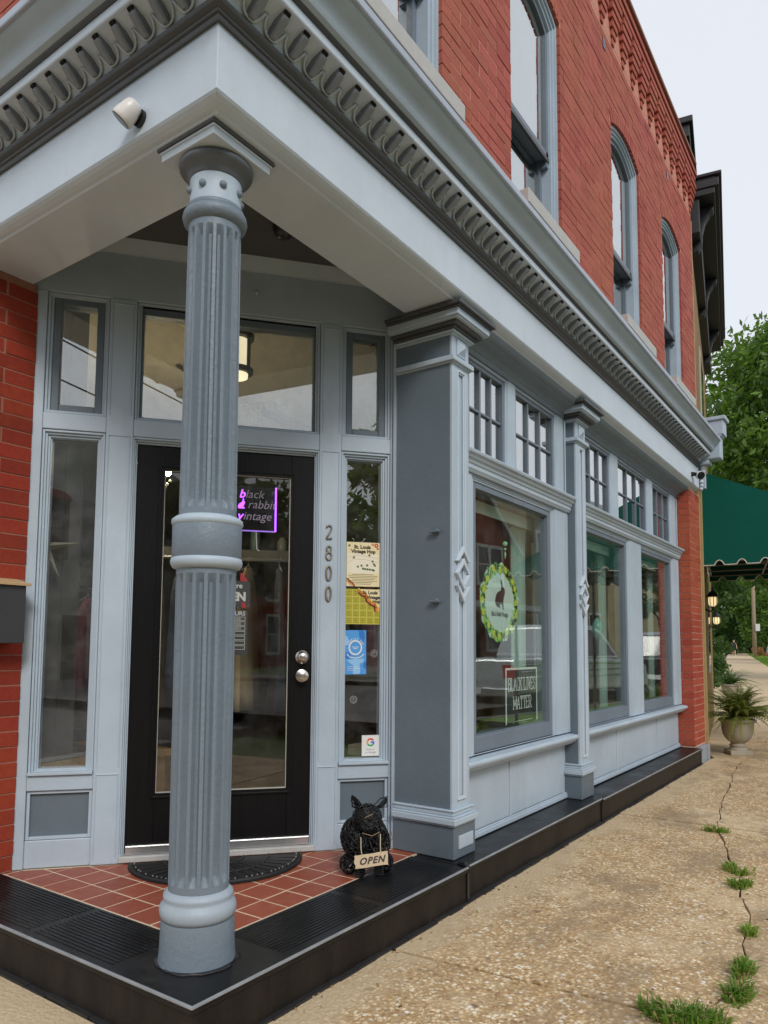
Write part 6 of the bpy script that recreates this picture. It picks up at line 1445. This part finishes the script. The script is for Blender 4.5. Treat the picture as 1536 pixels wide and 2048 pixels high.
tree(tuple(S(55, 7.5)), 10.0, 4.5, 'tree at the right edge beyond the verge', 28, LF1, 90, 110, .2, .28, .2)
def shrub(c_, r, h, label, seed, mat, n=26, per=90, size=.05):
    t = thing('shrub', c_, label, 'shrub', 'shrubs along the neighbour front'); rg = random.Random(seed); cen = []; rad = []
    for k in range(n): a = rg.uniform(0, 6.28); q = rg.random()**.5; cen.append((c_[0]+r*q*math.cos(a), c_[1]+r*q*math.sin(a), c_[2]+h*rg.uniform(.2, .92))); rad.append(r*.42)
    mb = MB()
    for k in range(6): a = k*1.05; mb.tube([c_, (c_[0]+r*.4*math.cos(a), c_[1]+r*.4*math.sin(a), c_[2]+h*.6)], [.02, .008], 5)
    mk('stems', mb, BARK, t); leaf_obj('foliage', leaves(None, None, cen, rad, per, size, np.random.default_rng(seed)), mat, t)
p = S(17.0, -.42); shrub(tuple(p), .55, 1.50, 'dark rounded shrub behind the ferns', 31, LF2, 34, 120, .045)
p = S(12.5, -.38); shrub(tuple(p), .40, 1.0, 'second dark shrub farther along the walk', 32, LF2)
p = S(24, -.85); shrub(tuple(p), .6, 1.3, 'paler shrub at the edge of the far walk', 33, LF1)
p = S(30, -1.35); shrub(tuple(p), .8, 1.7, 'distant shrub before the pedestrian', 34, LF2)
p = S(75, 2.7); shrub(tuple(p), .6, .9, 'reddish flowering shrub by the utility pole', 35, leafmat('red_flowers', (.10,.16,.03), (.62,.16,.10), .3), 16, 60, .08)
# ------------------------------------------------------------------ pole, person, cars
t = thing('utility_pole', tuple(S(72, 2.2)), 'brown wooden utility pole beside the far verge', 'pole'); b0 = S(72, 2.2)
mb = MB(); mb.tube([b0, b0+Vector((0,0,4)), b0+Vector((.05,0,9.5))], [.20,.18,.13], 12); mk('shaft', mb, plain('pole_wood', (.33,.25,.17), .9, 0, .2, 4, .4), t, smooth=True)
mb = MB(); mb.box(b0.x-1.1, b0.x+1.1, b0.y-.06, b0.y+.06, b0.z+8.6, b0.z+8.75); mk('crossarm', mb, BARK, t)
mb = MB(); mb.box(b0.x+.16, b0.x+.55, b0.y-.26, b0.y-.22, b0.z+2.6, b0.z+3.3); mk('sign_plate', mb, WHITE, t)

def person(base, hd, label):
    t = thing('person', base, label, 'person'); b0 = Vector(base); fx = Vector((math.cos(hd), math.sin(hd), 0)); sx_ = Vector((-math.sin(hd), math.cos(hd), 0))
    J = {'pel': (0,0,.95), 'wst': (0,0,1.10), 'cst': (0,0,1.30), 'nk': (0,0,1.46), 'hd': (.015,0,1.56), 'ht': (.01,0,1.69),
         'hl': (0,.09,.91), 'kl': (.10,.095,.50), 'al': (.08,.095,.09), 'tl': (.20,.10,.03), 'hr': (0,-.09,.91), 'kr': (-.02,-.095,.49), 'ar': (-.16,-.095,.10), 'tr': (-.05,-.10,.03),
         'sl': (0,.18,1.40), 'el': (-.06,.25,1.13), 'wl': (.04,.27,.90), 'ml': (.07,.27,.82), 'sr': (0,-.18,1.40), 'er': (.0,-.25,1.13), 'wr': (.10,-.26,.92), 'mr': (.14,-.26,.84)}
    Rr = {'pel': .145, 'wst': .125, 'cst': .15, 'nk': .055, 'hd': .095, 'ht': .075, 'hl': .095, 'kl': .06, 'al': .042, 'tl': .035, 'hr': .095, 'kr': .06, 'ar': .042, 'tr': .035, 'sl': .06, 'el': .043, 'wl': .032, 'ml': .034, 'sr': .06, 'er': .043, 'wr': .032, 'mr': .034}
    E_ = [('pel','wst'),('wst','cst'),('cst','nk'),('nk','hd'),('hd','ht'),('pel','hl'),('hl','kl'),('kl','al'),('al','tl'),('pel','hr'),('hr','kr'),('kr','ar'),('ar','tr'),('cst','sl'),('sl','el'),('el','wl'),('wl','ml'),('cst','sr'),('sr','er'),('er','wr'),('wr','mr')]
    names = list(J); me = bpy.data.meshes.new('body'); me.from_pydata([tuple(fx*J[n][0]+sx_*J[n][1]+Vector((0,0,J[n][2]))) for n in names], [(names.index(a), names.index(b_)) for a, b_ in E_], []); me.materials.append(plain('skin', (.62,.38,.27), .6))
    ob = bpy.data.objects.new('body', me); place(ob, b0, t); m = ob.modifiers.new('skin', 'SKIN'); me.skin_vertices.new() if not me.skin_vertices else None
    for i, n in enumerate(names): me.skin_vertices[0].data[i].radius = (Rr[n], Rr[n])
    me.skin_vertices[0].data[0].use_root = True; ob.modifiers.new('sub', 'SUBSURF').levels = 1; ob.modifiers['sub'].render_levels = 1
    W3 = lambda f, s_, z: tuple(b0+fx*f+sx_*s_+Vector((0,0,z)))
    def ringm(lst, n=18):
        mb = MB(); mb.sweep([[W3(cx+rx*math.cos(2*PI*k/n), cy+ry*math.sin(2*PI*k/n), z) for k in range(n)] for cx, cy, rx, ry, z in lst]); return mb
    mk('dark_top', ringm([(0,0,.155,.19,.92),(0,0,.15,.175,1.05),(0,0,.165,.20,1.25),(0,0,.15,.225,1.40),(0,0,.07,.09,1.47)]), plain('dark_top', (.02,.02,.03), .9), t, smooth=True)
    mb = ringm([(0,.0,.165,.195,.98),(0,0,.17,.20,.88),(0,0,.165,.195,.80)])
    for s_ in (1, -1): m2 = ringm([(.01,.095*s_,.10,.095,.84),(.03*s_,.095*s_,.105,.10,.66)]); n0 = len(mb.v); mb.v += m2.v; mb.f += [tuple(i+n0 for i in f) for f in m2.f]
    mk('dark_shorts', mb, plain('dark_shorts', (.02,.02,.025), .9), t, smooth=True)
    mb = MB(); mb.sphere(W3(-.012, 0, 1.63), .105, 14, 10, 1.05); mk('hair', mb, plain('light_hair', (.42,.30,.17), .8), t, smooth=True)
    mb = MB(); mb.sphere(W3(.075, 0, 1.575), .022, 8, 6); mk('nose', mb, bpy.data.materials['skin'], t)
    for s_ in (1, -1):
        mb = MB(); mb.sphere(W3(.082, .035*s_, 1.61), .012, 8, 6); mk('eye', mb, INK, t)
        mb = MB(); q = J['tl'] if s_ > 0 else J['tr']; mb.sphere(W3(q[0]-.04, q[1], .045), .06, 10, 6, .7, 1.0, 1.0); mk('shoe', mb, WHITE, t, smooth=True)
tree(tuple(S(112, 1.5)), 8.0, 4.5, 'low spreading tree at the vanishing end of the walk', 29, LF2, 120, 120, .28, .25, .0)
tree(tuple(S(120, -6.5)), 9.0, 5.5, 'low dark tree left of the end of the walk', 30, LF2, 120, 120, .30, .25, .0)
person(tuple(S(76, .35)), math.atan2(-D2.y, -D2.x), 'pedestrian in dark top and shorts walking towards us far down the sidewalk')

GLS = plain('car_glass', (.012,.014,.016), .06, 0, .1, 4, 0); TYRE = plain('tyre', (.015,.015,.015), .85); RIM = plain('rim_metal', (.45,.45,.46), .3, .9); CHR = plain('chrome', (.75,.75,.76), .12, 1.0, .05, 5, 0)
TAIL = plain('tail_lamp', (.40,.01,.01), .25); HEADL = plain('head_lamp', (.75,.76,.78), .15); PLATE = plain('plate_white', (.65,.65,.62), .5); BPL = plain('black_plastic', (.02,.02,.021), .6)
def car(base, hd, prof, roof, Wd, col_, label, cat='car', bed=None):
    """prof: lower body side outline (x,z); roof: cabin outline (x,z); x forward"""
    nm = {'car': 'parked_car', 'truck': 'pickup_truck'}[cat]; t = thing(nm, base, label, cat); b0 = Vector(base); fx = Vector((math.cos(hd), math.sin(hd), 0)); sd = Vector((-math.sin(hd), math.cos(hd), 0))
    Wp = lambda x, y, z: tuple(b0+fx*x+sd*y+Vector((0,0,z)))
    pm, nt, b, o = nodes('car_paint_'+label[:14]); b.inputs['Base Color'].default_value = c4(col_); b.inputs['Roughness'].default_value = .22; b.inputs['Metallic'].default_value = .15
    if 'Coat Weight' in b.inputs: b.inputs['Coat Weight'].default_value = .6
    mb = MB(); cx = sum(p[0] for p in prof)/len(prof); cz = sum(p[1] for p in prof)/len(prof)
    rings = [[Wp(cx+(x-cx)*k, y, cz+(z-cz)*k2) for x, z in prof] for y, k, k2 in ((-Wd/2, .965, .90), (-Wd/2+.07, .995, .985), (-Wd/4, 1, 1), (Wd/4, 1, 1), (Wd/2-.07, .995, .985), (Wd/2, .965, .90))]
    mb.sweep(rings); mk('body', mb, pm, t, bevel=.03)
    rx = sum(p[0] for p in roof)/len(roof); zt_ = max(z for x, z in roof); zb_ = min(z for x, z in roof)
    mb = MB(); mb.sweep([[Wp(x, s_*(Wd/2-.05-.17*(z-zb_)/(zt_-zb_)), z) for x, z in roof] for s_ in (-1, 1)]); mk('cabin', mb, pm, t, bevel=.03)
    mb = MB()
    for s_ in (-1, 1):
        q = [(rx+(x-rx)*.86, zb_+.05+(z-zb_)*.80) for x, z in roof]; 
        mb.sweep([[Wp(x, s_*(Wd/2-.05-.17*(z-zb_)/(zt_-zb_)+e), z) for x, z in q] for e in (-.01, .008)])
    mk('side_glass', mb, GLS, t)
    xs = sorted(roof, key=lambda p: p[0]); fr_ = [p for p in roof if p[0] > rx]; bk = [p for p in roof if p[0] <= rx]
    for nm2, q, sg in (('windscreen', fr_, 1), ('rear_glass', bk, -1)):
        lo_ = min(q, key=lambda p: p[1]); hi_ = max(q, key=lambda p: (p[1], abs(p[0]-rx))); mb = MB(); vs = []
        for k, inw in ((.10, .10), (.88, .22)):
            x = lo_[0]+(hi_[0]-lo_[0])*k+sg*.012; z = lo_[1]+(hi_[1]-lo_[1])*k
            vs += [Wp(x, -(Wd/2-inw), z), Wp(x, Wd/2-inw, z)]
        vs2 = [tuple(Vector(v)-fx*sg*.02) for v in vs]; mb.add(vs+vs2, [(0,1,3,2), (4,6,7,5), (0,4,5,1), (2,3,7,6)]); mk(nm2, mb, GLS, t)
    x0, x1 = min(p[0] for p in prof), max(p[0] for p in prof)
    for x in (x0+.19*(x1-x0), x0+.81*(x1-x0)):
        for s_ in (-1, 1):
            mb = MB(); R_ = .34; c_ = Vector(Wp(x, s_*(Wd/2-.10), R_))
            mb.tube([c_+sd*q for q in (-.10, -.08, .08, .10)], [R_*.9, R_, R_, R_*.9], 24); w_ = mk('wheel', mb, TYRE, t, smooth=True, auto=30); mb = MB(); mb.tube([c_+sd*s_*q for q in (.095, .108)], [R_*.62, R_*.5], 16); mk('rim', mb, RIM, w_)
    for s_ in (-1, 1):
        mb = MB(); mb.sweep([[Wp(x0-.005+e, s_*(Wd/2-.30), z) for e, z in ((0,.75),(.1,.75),(.1,.98),(0,.98))], [Wp(x0+.005+e, s_*(Wd/2-.04), z) for e, z in ((0,.75),(.1,.75),(.1,.98),(0,.98))]]); mk('tail_light', mb, TAIL, t)
        mb = MB(); mb.sweep([[Wp(x1-.06+e, s_*(Wd/2-.42), z) for e, z in ((0,.66),(.07,.66),(.07,.80),(0,.80))], [Wp(x1-.10+e, s_*(Wd/2-.06), z) for e, z in ((0,.66),(.07,.66),(.07,.80),(0,.80))]]); mk('headlight', mb, HEADL, t)
    for x, e in ((x0, -.06), (x1, .06)):
        mb = MB(); mb.sweep([[Wp(x+q, -Wd/2+.06, z) for q, z in ((0,.38),(e,.40),(e,.56),(0,.58))], [Wp(x+q, Wd/2-.06, z) for q, z in ((0,.38),(e,.40),(e,.56),(0,.58))]]); mk('bumper', mb, CHR if cat == 'truck' else BPL, t, bevel=.02)
        mb = MB(); mb.sweep([[Wp(x+q*1.25, -.26, z) for q, z in ((e*.9,.44),(e,.44),(e,.56),(e*.9,.56))], [Wp(x+q*1.25, .26, z) for q, z in ((e*.9,.44),(e,.44),(e,.56),(e*.9,.56))]]); mk('number_plate', mb, PLATE, t)
    if bed:
        for s_ in (-1, 1):
            for z in (.98, .86, .74): mb = MB(); mb.tube([Wp(x0+.1, s_*(Wd/2+.004), z), Wp(x1-.5, s_*(Wd/2+.004), z)], .016, 6); mk('chrome_strip', mb, CHR, t)
    return t
SUVp = [(-2.25,.30),(-2.3,.60),(-2.28,1.0),(-2.2,1.05),(.9,1.05),(1.2,1.02),(2.05,.90),(2.25,.75),(2.3,.45),(2.25,.28)]; SUVr = [(-2.18,1.04),(-1.95,1.62),(-1.6,1.72),(.1,1.72),(.35,1.66),(1.15,1.04)]
PKp = [(-2.75,.42),(-2.78,.70),(-2.76,1.08),(-2.7,1.1),(.95,1.1),(2.3,1.02),(2.62,.92),(2.7,.6),(2.65,.42)]; PKr = [(-.75,1.09),(-.62,1.72),(-.5,1.78),(.55,1.78),(.75,1.7),(1.3,1.09)]
hdS = math.atan2(D2.y, D2.x)
car(tuple(S(150, 4.9, -.1)), hdS, SUVp, SUVr, 1.85, (.02,.022,.028), 'dark parked car far down the street at the right edge')
car(tuple(S(84, 4.55, -.12)), hdS, SUVp, SUVr, 1.85, (.55,.56,.58), 'silver parked car cut off by the right edge of the picture')
car(tuple(S(5.6, 4.95, -.13)), hdS, PKp, PKr, 1.95, (.48,.52,.54), 'pale pickup truck mirrored in the nearest display window', 'truck', True)
car(tuple(S(13.2, 5.0, -.13)), hdS, SUVp, SUVr, 1.9, (.012,.010,.016), 'black sport utility car mirrored in the middle display window')
# ------------------------------------------------------------------ houses across the streets (seen in the glass)
def house(org, ang, Wd, Dp, H, RH, wall, roofm, wins, label, arch=False, gable=True, porch=None, brick_trim=None):
    """front faces local -v; u along the front"""
    ex = Vector((math.cos(ang), math.sin(ang), 0)); ey = Vector((-math.sin(ang), math.cos(ang), 0)); o0 = Vector(org)
    t = thing('brick_house', org, label, 'house', 'houses across the street'); P3 = lambda u, v, z: tuple(o0+ex*u+ey*v+Vector((0, 0, z)))
    mb = MB(P3)
    if gable:
        pr = [(-Wd/2,0),(Wd/2,0),(Wd/2,H),(0,H+RH),(-Wd/2,H)]; mb.sweep([[(u, 0, z) for u, z in pr], [(u, Dp, z) for u, z in pr]])
    else: mb.box(-Wd/2, Wd/2, 0, Dp, 0, H)
    mk('wall', mb, wall, t)
    if gable:
        mb = MB(P3); e = .35; k = RH/(Wd/2)
        for s_ in (-1, 1):
            a, b_ = (s_*(Wd/2+e), H-k*e+.02), (0, H+RH+.02); mb.sweep([[(a[0], -e, a[1]), (b_[0], -e, b_[1]), (b_[0], -e, b_[1]+.16), (a[0], -e, a[1]+.16)], [(a[0], Dp+e, a[1]), (b_[0], Dp+e, b_[1]), (b_[0], Dp+e, b_[1]+.16), (a[0], Dp+e, a[1]+.16)]])
        rf = mk('roof', mb, roofm, t)
        mb = MB(P3)
        for s_ in (-1, 1):
            a, b_ = (s_*(Wd/2+e), H-k*e-.10), (0, H+RH-.10); mb.sweep([[(a[0], -e-.03, a[1]), (b_[0], -e-.03, b_[1]), (b_[0], -e-.03, b_[1]+.2), (a[0], -e-.03, a[1]+.2)], [(a[0], -e+.03, a[1]), (b_[0], -e+.03, b_[1]), (b_[0], -e+.03, b_[1]+.2), (a[0], -e+.03, a[1]+.2)]])
        mk('rake_board', mb, HWH, rf)
    else:
        mb = MB(P3); mb.box(-Wd/2-.15, Wd/2+.15, -.15, Dp+.15, H, H+.35); mk('roof', mb, roofm, t)
    for (u, z, w_, h_) in wins:
        mb = MB(P3)
        mb.box(u-w_/2-.12, u-w_/2, -.06, .02, z-.12, z+h_+.12); mb.box(u+w_/2, u+w_/2+.12, -.06, .02, z-.12, z+h_+.12); mb.box(u-w_/2, u+w_/2, -.06, .02, z+h_, z+h_+.14); mb.box(u-w_/2-.05, u+w_/2+.05, -.12, .02, z-.14, z); mb.box(u-w_/2, u+w_/2, -.05, -.01, z+h_/2-.03, z+h_/2+.03)
        wd = mk('window', mb, HWH if not arch else HDK, t); mb = MB(P3); mb.box(u-w_/2, u+w_/2, -.02, -.012, z, z+h_); mk('pane', mb, GLS, wd)
        if arch: mb = MB(P3); mb.poly([(u+(w_/2+.2)*math.cos(PI*k/12), z+h_+.12+.28*math.sin(PI*k/12)) for k in range(13)], -.08, .02, lambda a, b_, d: (a, d, b_)); mk('arch_head', mb, ARCHM, wd)
    if porch:
        mb = MB(P3); mb.box(-Wd/2, Wd/2, -2.2, 0, 2.7, 2.95); mb.box(-Wd/2, Wd/2, -2.2, 0, 0, .5); pc = mk('porch', mb, HWH, t)
        for u in (-Wd/2+.2, 0, Wd/2-.2): mb = MB(P3); mb.box(u-.12, u+.12, -2.1, -1.86, .5, 2.7); mk('post', mb, HWH, pc)
    mb = MB(P3); mb.box(-.5, .5, -.05, .03, .0, 2.2); mk('door', mb, HDK, t)
    return t
HWH = plain('house_trim', (.62,.62,.58), .7); HDK = plain('house_dark', (.05,.045,.04), .7); ARCHM = plain('arch_brick', (.22,.08,.06), .9); SHNG = plain('shingle', (.12,.11,.11), .95, 0, .3, 6, .5); SHNB = plain('brown_shingle', (.16,.13,.09), .95, 0, .3, 6, .5)
RED = brickmat('house_red_brick', (.28,.05,.04), (.34,.065,.052), (.24,.05,.04)); TAN = brickmat('house_tan_brick', (.34,.26,.18), (.42,.33,.24), (.30,.22,.15)); GREYB = brickmat('house_grey_brick', (.36,.35,.345), (.44,.425,.42), (.30,.29,.29))
fa = hdS-PI/2                                                  # along the street; front faces the shop
def HS(a, b_): p = S(a, b_); return (p.x, p.y, p.z)
af = math.atan2(-D2.y, -D2.x)
# front normal is -ey; ey must point away from the street (towards +R2)
aw = math.atan2(-D2.x*0-D2.y, -D2.x) 
ANG = math.atan2(R2.y, R2.x)-PI/2
house(HS(17.3, 16.0), ANG, 6.6, 9, 5.6, 3.1, RED, SHNG, [(-1.75,4.0,.8,1.6),(-.75,4.0,.8,1.6),(1.6,4.0,.9,1.6),(-1.6,1.0,1.1,1.7),(1.6,1.0,1.1,1.7)], 'red brick gabled house mirrored in the nearest display window', porch=True)
house(HS(24.8, 15.5), ANG, 8.0, 9, 8.5, 1, TAN, HWH, [(-2.5,1.0,1.1,1.8),(0,1.2,1.1,1.7),(2.5,1.0,1.1,1.8),(-2.5,4.8,1.1,1.8),(0,4.8,1.1,1.8),(2.5,4.8,1.1,1.8)], 'flat-roofed tan brick house mirrored beside the red gable', gable=False)
house(HS(41.5, 15.5), ANG, 9.0, 9, 6.0, 1, TAN, HWH, [(-2.5,1.0,1.3,1.8),(0,1.2,1.1,1.7),(2.5,1.0,1.3,1.8),(-2.5,3.8,1.1,1.6),(0,3.8,1.1,1.6),(2.5,3.8,1.1,1.6)], 'low tan brick house mirrored in the farthest window', gable=False)
house(HS(8.6, 16.0), ANG, 7.0, 9, 5.6, 3.0, GREYB, SHNG, [(-1.6,4.0,.9,1.6),(1.6,4.0,.9,1.6),(-1.6,1.0,1.1,1.7),(1.6,1.0,1.1,1.7)], 'grey gabled house across the street beside the red one')
house(HS(-17.5, 18.0), ANG-.25, 7.5, 10, 3.8, 2.6, TAN, SHNB, [(-2.2,1.0,1.0,1.6),(2.2,1.0,1.0,1.6)], 'low brown-roofed cottage mirrored in the right side light', porch=True)
# corner building diagonally opposite and its row, facing the cross street (front towards +y)
house((13.9, -17.0, GZ), PI, 10.5, 11, 7.5, 1.7, GREYB, SHNG, [(-3.6,4.2,.9,1.8),(-1.3,4.2,.9,1.8),(1.0,4.2,.9,1.8),(3.4,4.2,.9,1.8),(-2.6,.9,1.0,1.8),(2.6,.9,1.0,1.8)], 'dark grey brick corner house with arched windows mirrored in the left side light', arch=True)
house((2.5, -17.5, GZ), PI, 8.0, 10, 6.0, 3.0, RED, SHNG, [(-2.2,3.6,1.0,1.7),(0,3.6,1.0,1.7),(2.2,3.6,1.0,1.7),(-2.3,.9,1.0,1.8),(2.3,.9,1.0,1.8)], 'red gabled house across the cross street', arch=True)
house((25.0, -18.0, GZ), PI, 8.0, 9, 6.4, 2.6, RED, SHNG, [(-2.2,3.6,1.0,1.7),(2.2,3.6,1.0,1.7),(-2.3,.9,1.0,1.8),(2.3,.9,1.0,1.8)], 'dull red gabled house mirrored in the door glass')
tree((16.0, -4.6, GZ), 8.0, 2.8, 'tree mirrored in the right side light', 41, LF1, 60, 90, .2, .22, .3, 'trees across the street')
tree((20.5, -16.0, GZ), 9.0, 3.2, 'tree beside the grey corner house across the street', 42, LF2, 60, 90, .2, .22, .3, 'trees across the street')
tree(HS(31.0, 13.6), 6.5, 1.6, 'slim tree beside the tan brick house across the street', 43, LF2, 40, 80, .14, .14, .3, 'trees across the street')
tree(HS(37.0, 13.8), 8.5, 2.6, 'tree mirrored between the tan brick houses', 44, LF1, 60, 90, .18, .2, .25, 'trees across the street')
t = thing('overhead_wire', (9, -9, 6), 'dark utility wires crossing above the street corner', 'wire')
for k, (a, b_) in enumerate((((-14,-4.5,6.4),(26,-9.5,6.9)), ((16,-14,7.6),(11,24,7.0)), ((-14,-4.5,7.1),(26,-9.5,7.6)))):
    A_, B_ = Vector(a), Vector(b_); mb = MB(); mb.tube([A_.lerp(B_, q/16)+Vector((0,0,-1.1*(1-(q/8-1)**2))) for q in range(17)], .016, 5); mk('strand', mb, INK, t)
